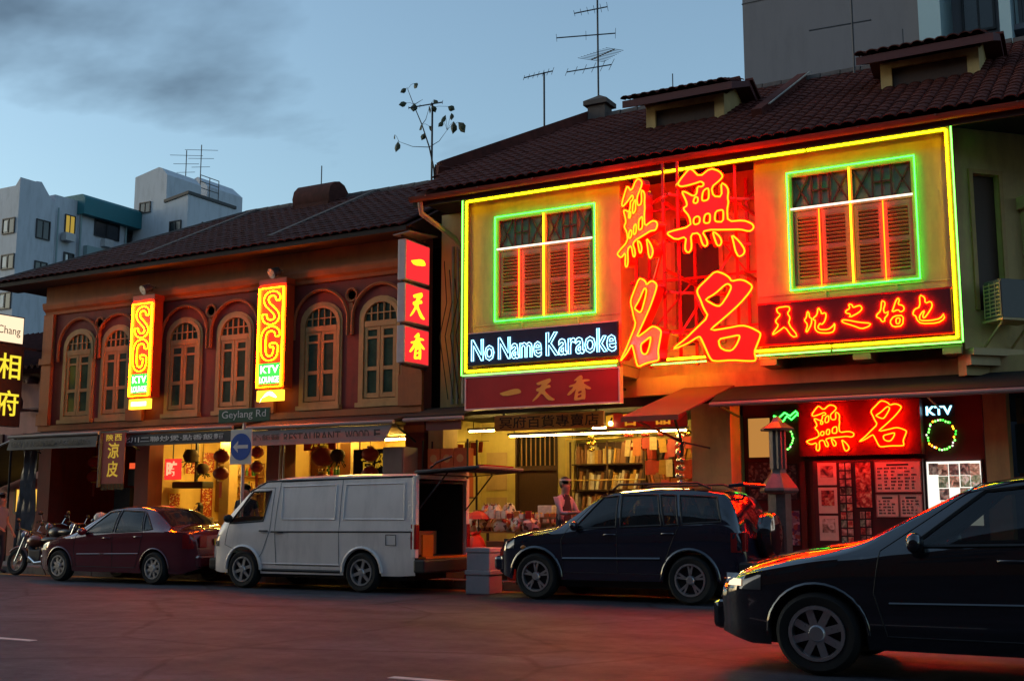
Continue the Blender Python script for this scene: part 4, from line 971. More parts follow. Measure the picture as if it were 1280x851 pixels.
class Car:
    def __init__(s, loc, sp, paint, label, cat, name):
        s.sp = sp; s.o = Vector(loc); s.paint = paint; s.L = sp['L']
        s.sm = {}
        for k in ('top', 'sho', 'tw', 'plan'): s.sm[k] = s.soft(sp[k])
        s.root = thing(name, loc, label, cat)
    def soft(s, tab, n=180, w=3):
        xs = [s.L * i / n for i in range(n + 1)]; v = [lerp(tab, x) for x in xs]
        for _ in range(2): v = [sum(v[max(0, i - w):min(n, i + w) + 1]) / len(v[max(0, i - w):min(n, i + w) + 1]) if 2 < i < n - 2 else v[i] for i in range(n + 1)]
        return list(zip(xs, v))
    def g(s, k, x):
        t = s.sm[k]; n = len(t) - 1; f = min(max(x / s.L, 0), 1) * n; i = min(int(f), n - 1)
        return t[i][1] + (t[i + 1][1] - t[i][1]) * (f - i)
    def bot(s, x):
        z = lerp(s.sp['bot'], x)
        for xc, r in s.sp['arch']:
            if abs(x - xc) < r: z = max(z, s.sp['wr'] + math.sqrt(r * r - (x - xc) ** 2))
        return z
    def y(s, x, z):
        zs, zt = s.g('sho', x), s.g('top', x) - s.sp['drop']; w = s.g('plan', x)
        if z <= zs:
            u = (z - .2) / max(.05, zs - .2); u = min(max(u, 0), 1)
            return w * (1 - .075 * (1 - u) ** 2.2 - .035 * u ** 3 + .008 * math.sin(u * 9))
        u = min(1, (z - zs) / max(.01, zt - zs)); tw = s.g('tw', x)
        return w * .965 + (tw - w * .965) * (u + .12 * math.sin(math.pi * u) * -1)
    def ztop(s, x, y):
        tw = s.g('tw', x); zt = s.g('top', x); return zt - s.sp['drop'] * min(1, (abs(y) / tw)) ** 2.4
    def body(s, cuts=(), open_rear=False, cut_top=None):
        n = int(s.L / .025); xs = [s.L * i / n for i in range(n + 1)]
        for xc, r in s.sp['arch']:
            for k in range(13): xs.append(xc - r * math.cos(math.pi * k / 12))
            xs += [xc - r - .001, xc + r + .001]
        xs = sorted(x for x in set(round(x, 4) for x in xs) if 0 <= x <= s.L)
        NL, NU, NT = 10, 14, 7; rows = []
        for x in xs:
            zb, zs, ztp = s.bot(x), s.g('sho', x), s.g('top', x) - s.sp['drop']; zb = min(zb, zs - .02); half = []
            for k in range(NL + 1): z = zb + (zs - zb) * k / NL; half.append((s.y(x, z), z))
            for k in range(1, NU + 1): z = zs + (ztp - zs) * k / NU; half.append((s.y(x, z), z))
            tw = s.g('tw', x)
            for k in range(1, NT + 1): yy = tw * (1 - k / NT); half.append((yy, s.ztop(x, yy)))
            rows.append([(x, -yy, z) for yy, z in half] + [(x, yy, z) for yy, z in half[-2::-1]])
        b = MB(); m = len(rows[0]); b.v = [(s.o.x + p[0], s.o.y + p[1], s.o.z + p[2]) for r in rows for p in r]
        for i in range(len(rows) - 1):
            for k in range(m - 1):
                q = [rows[i][k], rows[i][k + 1], rows[i + 1][k + 1], rows[i + 1][k]]
                if cut_top and NL + NU <= k < m - 1 - NL - NU:
                    cx_, cy_ = sum(p[0] for p in q) / 4, abs(sum(p[1] for p in q) / 4)
                    if cut_top[0] < cx_ < cut_top[1] and cy_ < s.g('tw', cx_) * cut_top[2]: continue
                if cuts:
                    c = (sum(p[0] for p in q) / 4, sum(p[2] for p in q) / 4); side = min(k, m - 2 - k)
                    if side < NL + NU and any(inpoly(c, cu) for cu in cuts): continue
                b.f.append((i * m + k, (i + 1) * m + k, (i + 1) * m + k + 1, i * m + k + 1))
        b.f.append(tuple(range(m)))
        if not open_rear: b.f.append(tuple((len(rows) - 1) * m + k for k in range(m - 1, -1, -1)))
        s.body_o = b.build('body', s.paint, s.root, smooth=48)
        f = MB(); L = s.L; sp = s.sp; W = s.g('plan', L / 2)
        f.box(s.o.x + .3, s.o.x + L - .3, s.o.y - W + .24, s.o.y + W - .24, s.o.z + .2, s.o.z + sp['floor'])
        f.build('underbody', 'plastic_black', s.root)
        for xc, r in sp['arch']:
            for sd in (-1, 1): MB().tube([(s.o.x + xc - (r + .012) * math.cos(math.pi * k / 16), s.o.y + sd * (s.y(xc - r * math.cos(math.pi * k / 16), sp['wr'] + r * math.sin(math.pi * k / 16)) + .002), s.o.z + sp['wr'] + (r + .012) * math.sin(math.pi * k / 16)) for k in range(17)], sp.get('lip', .016), 6).build('arch_lip', sp.get('lipm', s.paint), s.root, smooth=60)
        return s.body_o
    def P(s, x, z, sd=-1, off=0.): return (s.o.x + x, s.o.y + sd * (s.y(x, z) + off), s.o.z + z)
    def patch(s, quad, m, name, parent=None, off=.004, sides=(-1, 1), n=8):
        (a, b_, c, d) = quad; out = []
        for sd in sides:
            rows = []
            for i in range(n + 1):
                t = i / n; l = (a[0] + (d[0] - a[0]) * t, a[1] + (d[1] - a[1]) * t); r = (b_[0] + (c[0] - b_[0]) * t, b_[1] + (c[1] - b_[1]) * t)
                rows.append([s.P(l[0] + (r[0] - l[0]) * k / n, l[1] + (r[1] - l[1]) * k / n, sd, off) for k in range(n + 1)])
            if sd > 0: rows = rows[::-1]
            out.append(MB().grid(rows).build(name, m, parent or s.root, smooth=50))
        return out
    def edge(s, pts, r, m, name, parent=None, closed=True, off=.003, sides=(-1, 1), n=6):
        for sd in sides:
            pp = []
            N = len(pts)
            for i in range(N if closed else N - 1):
                a, c = pts[i], pts[(i + 1) % N]; pp += [s.P(a[0] + (c[0] - a[0]) * k / n, a[1] + (c[1] - a[1]) * k / n, sd, off) for k in range(n)]
            if not closed: pp.append(s.P(*pts[-1], sd, off))
            MB().tube(pp, r, 5, closed).build(name, m, parent or s.root, smooth=60)
    def side_window(s, quad, m='car_glass'):
        for sd in (-1, 1):
            w = s.patch(quad, m, 'side_window', sides=(sd,), off=-.004)[0]; s.edge(list(quad), .016, 'rubber', 'seal', w, sides=(sd,), off=-.002)
    def door(s, poly, handle, hm='chrome'):
        for sd in (-1,):
            d = MB(); pp = []
            N = len(poly)
            for i in range(N):
                a, c = poly[i], poly[(i + 1) % N]; pp += [s.P(a[0] + (c[0] - a[0]) * k / 8, a[1] + (c[1] - a[1]) * k / 8, sd, .001) for k in range(8)]
            d.tube(pp, .0045, 4, True); o = d.build('door_seam', 'rubber', s.root)
            if handle:
                x, z = handle; h = MB(); h.tube([s.P(x - .09, z, sd, -.005), s.P(x - .07, z, sd, .03), s.P(x + .07, z, sd, .03), s.P(x + .09, z, sd, -.005)], .013, 6); h.build('handle', hm, o, smooth=60)
    def top_patch(s, x0, x1, f0, f1, m, name, n=10, off=.005):
        rows = []
        for i in range(n + 1):
            x = x0 + (x1 - x0) * i / n; f = f0 + (f1 - f0) * i / n; tw = s.g('tw', x) * f
            rows.append([(s.o.x + x, s.o.y - tw + 2 * tw * k / n, s.o.z + s.ztop(x, -tw + 2 * tw * k / n) + off) for k in range(n + 1)])
        return MB().grid(rows[::-1]).build(name, m, s.root, smooth=50)
    def wheels(s, xs, r, w, spokes, ym, style=0, rimr=None):
        rim_r = rimr or r * .66
        proto = None
        for xc in xs:
            for sd in (-1, 1):
                c = (s.o.x + xc, s.o.y + sd * (ym - w / 2), s.o.z + r)
                wh = MB().lathe([(rim_r, -w / 2 + .0), (rim_r + .012, -w / 2 - .006), (r * .88, -w / 2 - .012), (r * .97, -w / 2 + .015), (r, -w / 2 + .05), (r, w / 2 - .05), (r * .97, w / 2 - .015), (r * .88, w / 2 + .012), (rim_r, w / 2)], c, 'y', 36, cap=False).build('wheel', 'tyre', s.root, smooth=40)
                b = MB(); yo = c[1] + sd * w / 2
                b.lathe([(rim_r + .004, -.0), (rim_r, -sd * -.012), (rim_r - .025, sd * .012), (rim_r - .035, -sd * .05)] if True else [], (c[0], yo, c[2]), 'y', 36, cap=False)
                b.lathe([(.0, sd * .012), (.05, sd * .012), (.065, -sd * .005), (.07, -sd * .04)], (c[0], yo, c[2]), 'y', 16, cap=False)
                for k in range(spokes):
                    a = 2 * math.pi * k / spokes + .3
                    if style == 0:
                        for da, wd in ((0, .055),):
                            p = (c[0] + .05 * math.cos(a), yo - sd * .012, c[2] + .05 * math.sin(a)); q = (c[0] + (rim_r - .02) * math.cos(a), yo - sd * .016, c[2] + (rim_r - .02) * math.sin(a))
                            b.bar(p, q, .022, wd, up=(-math.sin(a), 0, math.cos(a)))
                    else:
                        for da in (-.16, .16):
                            p = (c[0] + .06 * math.cos(a), yo - sd * .01, c[2] + .06 * math.sin(a)); q = (c[0] + (rim_r - .02) * math.cos(a + da), yo - sd * .014, c[2] + (rim_r - .02) * math.sin(a + da))
                            b.bar(p, q, .02, .03, up=(-math.sin(a), 0, math.cos(a)))
                b.build('rim', 'alloy', wh, smooth=40)
                MB().lathe([(0, -sd * .06), (rim_r - .03, -sd * .06), (rim_r - .03, -sd * .08)], (c[0], yo, c[2]), 'y', 24).build('brake_disc', 'steel_dark', wh)
    def mirror(s, x, z, m=None):
        for sd in (-1, 1):
            p = s.P(x, z, sd, .1); o = MB().ball((p[0], p[1], p[2] + .03), .1, 10, 8, (.6, 1.05, .75)).build('door_mirror', m or s.paint, s.root, smooth=60)
            MB().bar(s.P(x, z - .01, sd, -.01), (p[0], p[1], p[2]), .04, .03).build('stalk', 'plastic_black', o)
    def seats(s, xs, zf=.35, h=.75):
        for x in xs:
            for sd in (-1, 1):
                b = MB(); b.box(s.o.x + x - .1, s.o.x + x + .42, s.o.y + sd * .37 - .24, s.o.y + sd * .37 + .24, s.o.z + zf, s.o.z + zf + .2)
                b.bar((s.o.x + x + .42, s.o.y + sd * .37, s.o.z + zf + .1), (s.o.x + x + .6, s.o.y + sd * .37, s.o.z + zf + h), .14, .44, up=(0, 1, 0))
                b.bar((s.o.x + x + .6, s.o.y + sd * .37, s.o.z + zf + h), (s.o.x + x + .63, s.o.y + sd * .37, s.o.z + zf + h + .16), .08, .24, up=(0, 1, 0))
                b.build('seat', 'car_seat', s.root, bevel=.02)

SEDAN = dict(L=4.29, drop=.05, floor=.55, wr=.3, arch=((.8, .345), (3.35, .345)),
    bot=((0, .28), (.3, .2), (4.0, .2), (4.29, .3)),
    top=((0, .58), (.05, .7), (.25, .81), (.6, .9), (1.0, .965), (1.12, 1.0), (1.85, 1.39), (2.2, 1.455), (2.7, 1.46), (3.1, 1.395), (3.62, 1.09), (3.75, 1.055), (4.12, 1.02), (4.24, .93), (4.29, .62)),
    sho=((0, .5), (.05, .6), (.3, .72), (.8, .82), (1.3, .87), (2.5, .93), (3.5, .98), (4.1, .95), (4.25, .84), (4.29, .56)),
    tw=((0, .5), (.3, .6), (1.1, .69), (1.9, .56), (2.7, .57), (3.1, .57), (3.7, .67), (4.2, .62), (4.29, .5)),
    plan=((0, .48), (.04, .6), (.15, .73), (.4, .82), (.8, .85), (3.5, .85), (4.0, .815), (4.2, .75), (4.29, .6)))
def sedan(loc, paint, label, name='parked_sedan', lit=False, sc=None):
    s = Car(loc, SEDAN, paint, label, 'car', name)
    wins = [((1.45, .93), (2.24, .95), (2.22, 1.355), (1.93, 1.325)), ((2.3, .95), (3.02, .98), (2.86, 1.335), (2.28, 1.36)), ((3.06, .985), (3.27, 1.01), (3.02, 1.24), (2.92, 1.315))]
    s.body(wins)
    for q in wins: s.side_window(q)
    s.door([(1.28, .3), (1.2, .6), (1.25, .9), (1.9, 1.38), (2.26, 1.4), (2.26, .3)], (2.1, .84), paint)
    s.door([(2.26, .3), (2.26, 1.4), (2.88, 1.38), (3.06, .99), (2.98, .62), (2.86, .3)], (2.93, .87), paint)
    s.edge([(1.3, .53), (2.95, .56)], .011, paint, 'rub_strip', closed=False, sides=(-1,))
    s.top_patch(1.17, 1.83, .98, .97, 'screen_glass', 'windscreen'); s.top_patch(3.12, 3.6, .96, .97, 'screen_glass', 'rear_window')
    s.wheels((.8, 3.35), .3, .19, 8, .835)
    s.mirror(1.5, .93); s.seats((1.75, 2.55), .35)
    for sd in (-1, 1):
        b = MB(); x = s.o.x
        rows = [[(x + xx, s.o.y + sd * (s.y(xx, zz) + .006), s.o.z + zz) for xx in (.06, .14, .26, .4)] for zz in (.6, .66, .71)]
        b.grid(rows if sd < 0 else rows[::-1]).build('headlight', 'lens', s.root, smooth=60)
        rows = [[(x + xx, s.o.y + sd * (s.y(xx, zz) + .006), s.o.z + zz) for xx in (4.03, 4.12, 4.2, 4.262)] for zz in (.66, .74, .83, .92)]
        MB().grid(rows if sd < 0 else rows[::-1]).build('tail_light', 'tail_lens', s.root, smooth=60)
        MB().box(x + 4.27, x + 4.3, s.o.y + sd * .52 - .1, s.o.y + sd * .52 + .08, s.o.z + .68, s.o.z + .9).build('tail_light', 'tail_lens', s.root, bevel=.01)
    box('number_plate', 'plate_yellow', s.o.x + 4.292, s.o.x + 4.305, s.o.y - .24, s.o.y + .24, s.o.z + .72, s.o.z + .84, s.root)
    b = MB(); b.box(s.o.x + 4.2, s.o.x + 4.36, s.o.y - .66, s.o.y + .66, s.o.z + .32, s.o.z + .55); b.build('rear_bumper', paint, s.root, bevel=.05)
    b = MB(); b.box(s.o.x - .05, s.o.x + .1, s.o.y - .58, s.o.y + .58, s.o.z + .28, s.o.z + .5); b.build('front_bumper', paint, s.root, bevel=.05)
    b = MB(); b.box(s.o.x - .01, s.o.x + .03, s.o.y - .4, s.o.y + .4, s.o.z + .56, s.o.z + .66); b.build('grille', 'plastic_black', s.root)
    return s
sedan((-19.88, 16.78, 0), 'maroon_paint', 'dark red sedan parked at the kerb behind the white van, beside the motorcycle')

VAN = dict(L=4.52, drop=.06, floor=.6, wr=.33, arch=((.87, .39), (3.46, .39)), lip=.03,
    bot=((0, .3), (.3, .26), (4.2, .28), (4.52, .3)),
    top=((0, .58), (.03, .8), (.08, 1.0), (.22, 1.12), (.32, 1.2), (.92, 1.76), (1.15, 1.89), (1.6, 1.955), (3.0, 1.98), (4.4, 1.965), (4.52, 1.95)),
    sho=((0, .5), (.05, .72), (.15, .92), (.35, 1.05), (.8, 1.1), (4.52, 1.12)),
    tw=((0, .5), (.1, .66), (.3, .74), (.9, .7), (1.2, .71), (4.52, .73)),
    plan=((0, .5), (.05, .68), (.15, .77), (.4, .82), (.7, .845), (4.3, .85), (4.52, .845)))
def van(loc):
    s = Car(loc, VAN, 'white_paint', 'white delivery van with its tailgate raised, parked at the kerb', 'van', 'delivery_van')
    win = ((.5, 1.12), (1.3, 1.17), (1.42, 1.68), (.98, 1.68))
    s.body([win], open_rear=True, cut_top=(.38, .9, .93)); s.side_window(win, 'van_glass')
    s.door([(.42, .75), (.5, 1.1), (.98, 1.74), (1.5, 1.75), (1.47, 1.0), (1.3, .62), (1.2, .5)], (1.33, 1.0), 'plastic_black')
    s.door([(1.62, .42), (1.58, 1.1), (1.62, 1.84), (2.98, 1.87), (2.98, .42)], (1.68, .98), 'plastic_black')
    s.edge([(1.5, .985), (4.45, 1.0)], .012, 'rubber', 'slide_rail', closed=False, sides=(-1,))
    # pressed panels in place of rear side glass
    for q in (((1.72, 1.2), (2.88, 1.2), (2.86, 1.78), (1.68, 1.76)), ((3.06, 1.2), (4.3, 1.2), (4.26, 1.79), (3.06, 1.78))):
        s.patch(q, 'white_paint', 'pressed_panel', off=-.0005, sides=(-1,)); s.edge(list(q), .013, 'white_paint', 'panel_bead', sides=(-1,), off=.001)
    s.edge([(1.3, .44), (3.0, .44)], .01, 'white_paint', 'sill_bead', closed=False, sides=(-1,))
    s.edge([(.9, 1.68), (1.3, 1.86), (4.46, 1.9)], .016, 'rubber', 'roof_gutter', closed=False, off=.0)
    s.edge([(1.3, .33), (3.0, .33)], .03, 'plastic_black', 'sill_guard', closed=False, off=-.01)
    s.edge([(3.95, .78), (4.15, .78), (4.15, .95), (3.95, .95)], .005, 'rubber', 'fuel_flap', sides=(-1,))
    s.top_patch(.36, .92, .96, .97, 'van_glass', 'windscreen')
    s.wheels((.87, 3.46), .33, .2, 6, .83)
    s.mirror(.55, 1.18, 'plastic_black'); s.seats((1.0,), .5, .8)
    ox, oy = s.o.x, s.o.y; X = ox + 4.52
    b = MB()      # cargo bay lining
    b.box(ox + 1.75, X - .02, oy - .76, oy + .76, .56, .6); b.box(ox + 1.75, X - .02, oy - .7, oy - .68, .6, 1.8); b.box(ox + 1.75, X - .02, oy + .68, oy + .7, .6, 1.8); b.box(ox + 1.75, X - .02, oy - .7, oy + .7, 1.8, 1.83); b.box(ox + 1.7, ox + 1.75, oy - .7, oy + .7, .6, 1.83)
    b.build('cargo_bay', 'cargo_lining', s.root)
    b = MB(); b.box(X - .05, X + .02, oy - .84, oy - .74, .58, 1.9); b.box(X - .05, X + .02, oy + .74, oy + .84, .58, 1.9); b.box(X - .05, X + .02, oy - .74, oy + .74, 1.86, 1.95); b.build('rear_frame', 'white_paint', s.root, bevel=.01)
    b = MB(); b.box(X - .02, X + .2, oy - .84, oy + .84, .34, .56); b.build('rear_bumper', 'plastic_black', s.root, bevel=.03)
    b = MB(); b.box(ox - .06, ox + .25, oy - .7, oy + .7, .3, .52); b.build('front_bumper', 'plastic_black', s.root, bevel=.05)
    box('sill_plate', 'amber_lens', X - .06, X + .14, oy - .7, oy + .7, .565, .6, s.root)
    for sd in (-1, 1):
        b = MB(); b.box(X - .01, X + .035, oy + sd * .8 - .055, oy + sd * .8 + .055, .72, 1.12); b.build('tail_light', 'tail_lens', s.root, bevel=.012)
        rows = [[(ox + xx, oy + sd * (s.y(xx, zz) + .006), zz) for xx in (4.44, 4.515)] for zz in (.72, .9, 1.12)]
        MB().grid(rows if sd < 0 else rows[::-1]).build('tail_light', 'tail_lens', s.root)
        rows = [[(ox + xx, oy + sd * (s.y(xx, zz) + .006), zz) for xx in (.045, .1, .18, .27)] for zz in (.72, .82, .92)]
        MB().grid(rows if sd < 0 else rows[::-1]).build('headlight', 'lens', s.root)
    # raised tailgate with its rear glass, seen from below, on two struts
    tg = MB().plate([[(-.83, 0), (.83, 0), (.8, .95), (.74, 1.18), (-.74, 1.18), (-.8, .95)]], (X - .02, oy, 1.99), (0, 1, 0), Vector((1, 0, .055)).normalized(), (0, 0, 1), .05).build('tailgate', 'grey_paint', s.root, bevel=.015)
    MB().plate([[(-.66, .2), (.66, .2), (.62, .75), (-.62, .75)]], (X - .02, oy, 1.934), (0, 1, 0), Vector((1, 0, .055)).normalized(), (0, 0, 1), .01).build('rear_window', 'screen_glass', tg)
    MB().plate([[(-.78, .02), (.78, .02), (.74, 1.12), (-.74, 1.12)], [(-.67, .19), (-.63, .76), (.63, .76), (.67, .19)]], (X - .02, oy, 1.936), (0, 1, 0), Vector((1, 0, .055)).normalized(), (0, 0, 1), .015).build('inner_trim', 'cargo_lining', tg)
    b = MB(); b.box(X + .98, X + 1.1, oy - .5, oy + .5, 2.052, 2.08); b.build('brake_light', 'tail_lens', tg)
    for sd in (-1, 1): MB().cyl((X, oy + sd * .74, 1.35), (X + .55, oy + sd * .72, 1.95), .013, 6).build('gas_strut', 'steel_dark', s.root)
    MB().tube([(X + .3, oy - .84, 2.03), (X + .45, oy - .9, 2.1), (X + .75, oy - .9, 2.2)], .02, 5).build('wiper', 'plastic_black', tg)
    b = MB(); b.box(X - .02, X + .005, oy - .6, oy - .28, .6, .95); b.build('door_panel', 'amber_lens', s.root)
    b = MB()
    for k in range(16):
        z = rnd.uniform(.75, 1.7); b.ball(s.P(4.36 + rnd.uniform(0, .1), z, -1, .001), .006, 5, 4)
    b.build('rivets', 'chrome', s.root, kind='stuff')
    box('plywood_crate', 'wood', X - 1.1, X - .5, oy - .1, oy + .6, .602, 1.0, None, label='plywood crate on the floor of the white van', cat='crate')
    return s
van((-15.27, 16.83, 0))

SUVS = dict(L=4.06, drop=.06, floor=.7, wr=.35, arch=((.76, .42), (3.25, .42)), lip=.03, lipm='navy_paint',
    bot=((0, .42), (.3, .3), (3.8, .32), (4.06, .4)),
    top=((0, .62), (.04, .86), (.2, .99), (.6, 1.07), (1.02, 1.12), (1.12, 1.16), (1.75, 1.58), (2.0, 1.65), (2.6, 1.69), (3.3, 1.675), (3.74, 1.62), (3.82, 1.56), (3.97, 1.15), (4.03, .95), (4.06, .6)),
    sho=((0, .55), (.06, .78), (.3, .9), (.9, .99), (1.4, 1.03), (2.5, 1.06), (3.6, 1.11), (3.93, 1.07), (4.03, .87), (4.06, .57)),
    tw=((0, .55), (.3, .66), (1.1, .72), (1.8, .62), (2.6, .64), (3.6, .63), (3.82, .63), (3.97, .73), (4.06, .68)),
    plan=((0, .6), (.05, .72), (.2, .82), (.5, .86), (3.6, .87), (3.88, .84), (4.0, .79), (4.06, .7)))
def suv(loc):
    s = Car(loc, SUVS, 'navy_paint', 'dark navy sport utility vehicle with rear spare wheel parked before the goods stall', 'car', 'parked_suv')
    wins = [((1.4, 1.06), (2.1, 1.09), (2.08, 1.55), (1.82, 1.53)), ((2.17, 1.09), (2.82, 1.12), (2.72, 1.56), (2.14, 1.56)), ((2.86, 1.12), (3.08, 1.13), (3.0, 1.55), (2.76, 1.56)), ((3.14, 1.14), (3.72, 1.17), (3.62, 1.52), (3.06, 1.55))]
    s.body(wins)
    for q in wins: s.side_window(q)
    s.door([(1.22, .42), (1.2, .9), (1.3, 1.06), (1.8, 1.57), (2.12, 1.6), (2.12, .42)], (2.0, .98), 'navy_paint')
    s.door([(2.12, .42), (2.12, 1.6), (2.8, 1.6), (3.1, 1.13), (2.95, .8), (2.8, .42)], (2.92, 1.0), 'navy_paint')
    s.edge([(1.22, .62), (2.8, .64)], .022, 'navy_paint', 'rub_strip', closed=False, sides=(-1,))
    s.top_patch(1.16, 1.74, .96, .96, 'screen_glass', 'windscreen'); s.top_patch(3.81, 3.955, .95, .97, 'screen_glass', 'rear_window', n=6)
    s.wheels((.76, 3.25), .35, .22, 5, .845, 1)
    s.mirror(1.45, 1.08); s.seats((1.7, 2.5), .5, .75)
    ox, oy = s.o.x, s.o.y
    for sd in (-1, 1):
        b = MB(); b.tube([(ox + 1.95, oy + sd * .58, 1.64), (ox + 2.05, oy + sd * .58, 1.72), (ox + 3.3, oy + sd * .58, 1.73), (ox + 3.5, oy + sd * .58, 1.65)], .018, 6); b.build('roof_rail', 'plastic_black', s.root, smooth=60)
        rows = [[(ox + xx, oy + sd * (s.y(xx, zz) + .006), zz) for xx in (3.86, 3.93, 3.99, 4.04)] for zz in (.75, .9, 1.02)]
        MB().grid(rows if sd < 0 else rows[::-1]).build('tail_light', 'tail_lens', s.root, smooth=60)
        b = MB(); b.box(ox + 4.0, ox + 4.05, oy + sd * .7 - .07, oy + sd * .7 + .07, .76, 1.04); b.build('tail_light', 'tail_lens', s.root, bevel=.015)
        rows = [[(ox + xx, oy + sd * (s.y(xx, zz) + .006), zz) for xx in (.05, .12, .24, .38)] for zz in (.76, .83, .9)]
        MB().grid(rows if sd < 0 else rows[::-1]).build('headlight', 'lens', s.root, smooth=60)
        MB().ball(s.P(.55, .78, sd, .0), .03, 8, 6, (1.6, .5, 1)).build('side_indicator', 'amber_lens', s.root)
    b = MB(); b.box(ox + 3.92, ox + 4.16, oy - .78, oy + .78, .42, .62); b.build('rear_bumper', 'plastic_black', s.root, bevel=.04)
    b = MB(); b.box(ox - .05, ox + .2, oy - .72, oy + .72, .42, .64); b.build('front_bumper', 'navy_paint', s.root, bevel=.05)
    c = (ox + 4.17, oy + .05, .98)
    sp = MB().lathe([(0, .1), (.2, .1), (.3, .085), (.33, .04), (.34, -.04), (.33, -.1), (.0, -.1)], c, 'x', 30).build('spare_wheel', 'black_car', s.root, smooth=40)
    MB().tube([(ox + 3.75, oy - .5, 1.68), (ox + 3.95, oy - .5, 1.7), (ox + 3.95, oy + .5, 1.7), (ox + 3.75, oy + .5, 1.68)], .03, 6).build('roof_spoiler', 'navy_paint', s.root, smooth=60)
    return s
suv((-9.3, 16.86, 0))

# the dark car in the near lane, standing where the photograph has it
s = sedan((-3.45, 10.4, 0), 'black_car', 'dark sedan in the near traffic lane, headlights on', 'traffic_sedan')
glow('headlamp_on', (1.6, 1.15, .75))
for sd in (-1, 1):
    rows = [[(s.o.x + xx, s.o.y + sd * (s.y(xx, zz) + .012), s.o.z + zz) for xx in (.07, .12, .18, .24)] for zz in (.625, .65, .675)]
    MB().grid(rows if sd < 0 else rows[::-1]).build('headlight_bulb', 'headlamp_on', s.root, smooth=60)
s.root.scale = (1.14, 1.06, 1.09)
# ------------------------------------------------------------------ shops at street level
hA, hB, hC = hs
mat('amber_wall', (.64, .46, .17), .7, var=.1, scale=3, grime=.15); mat('red_wall', (.22, .02, .02), .6, var=.15, scale=4, grime=.3)
mat('floor_tile', (.2, .12, .08), .5, var=.2, scale=6); mat('ceiling', (.5, .36, .16), .8)
mat('lantern_red', (.16, .012, .01), .5, var=.1, emit=(1, .05, .02), es=.01); mat('tassel', (.4, .06, .03), .7)
glow('tube_amber', (210., 130., 24.)); glow('tube_warm', (80., 52., 13.)); glow('tube_dim', (14., 5., 1.2))
mat('canvas_black', (.011, .01, .01), .8, var=.2, bump=.2); mat('banner_white', (.1, .093, .09), .7, var=.12, scale=8, grime=.4)
mat('banner_black', (.03, .028, .03), .7, var=.15); mat('banner_red', (.3, .02, .02), .6, var=.1, scale=4); mat('ink', (.015, .015, .02), .6); mat('letter_white', (.6, .58, .55), .6)
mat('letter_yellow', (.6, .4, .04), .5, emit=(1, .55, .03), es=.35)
def tube_light(x0, x1, y, z, m, label, r=.02):
    t = thing('tube_light', ((x0 + x1) / 2, y, z), label, 'lamp')
    MB().cyl((x0, y, z), (x1, y, z), r, 8).build('tube', m, t)
    box('batten', 'white_metal', x0 - .04, x1 + .04, y - .03, y + .03, z + r + .002, z + r + .05, t)
    b = MB(); b.bar((x0 + .1, y, z + r + .05), (x0 + .1, y, 3.2), .012); b.bar((x1 - .1, y, z + r + .05), (x1 - .1, y, 3.2), .012); b.build('hanger', 'steel_dark', t)
    return t
def room(h, x0, x1, y0, y1, wall, z1=3.2):
    box('shop_side_wall', wall, x0 + .02, x0 + .12, y0, y1, .145, z1, h); box('shop_side_wall', wall, x1 - .12, x1 - .02, y0, y1, .145, z1, h)
    box('shop_back_wall', wall, x0 + .12, x1 - .12, y1 - .1, y1, .145, z1, h)
    box('shop_ceiling', 'ceiling', x0 + .12, x1 - .12, y0 + .5, y1 - .1, z1 - .04, z1 - .003, h)
    box('shop_floor', 'floor_tile', x0 + .12, x1 - .12, y0, y1 - .1, .146, .16, h)
room(hA, -24.85, -21.45, 20.5, 23.6, 'red_wall'); room(hB, -21.45, -17.4, 20.5, 24.4, 'amber_wall'); room(hC, -17.4, -13.25, 20.5, 24.4, 'amber_wall')
tube_light(-22.6, -21.8, 22.6, 2.85, 'tube_dim', 'dim tube light over the counter in the red-walled end shop')
tube_light(-20.5, -18.4, 21.6, 3.08, 'tube_amber', 'amber tube light in the eatery with stacked red lanterns')
tube_light(-20.2, -18.2, 23.2, 3.08, 'tube_amber', 'amber tube light at the back of the eatery with stacked red lanterns')
tube_light(-16.7, -15.5, 21.6, 3.08, 'tube_amber', 'amber tube light before the black menu board eatery')
tube_light(-16.9, -15.7, 23.2, 3.08, 'tube_amber', 'amber tube light behind the black menu board')
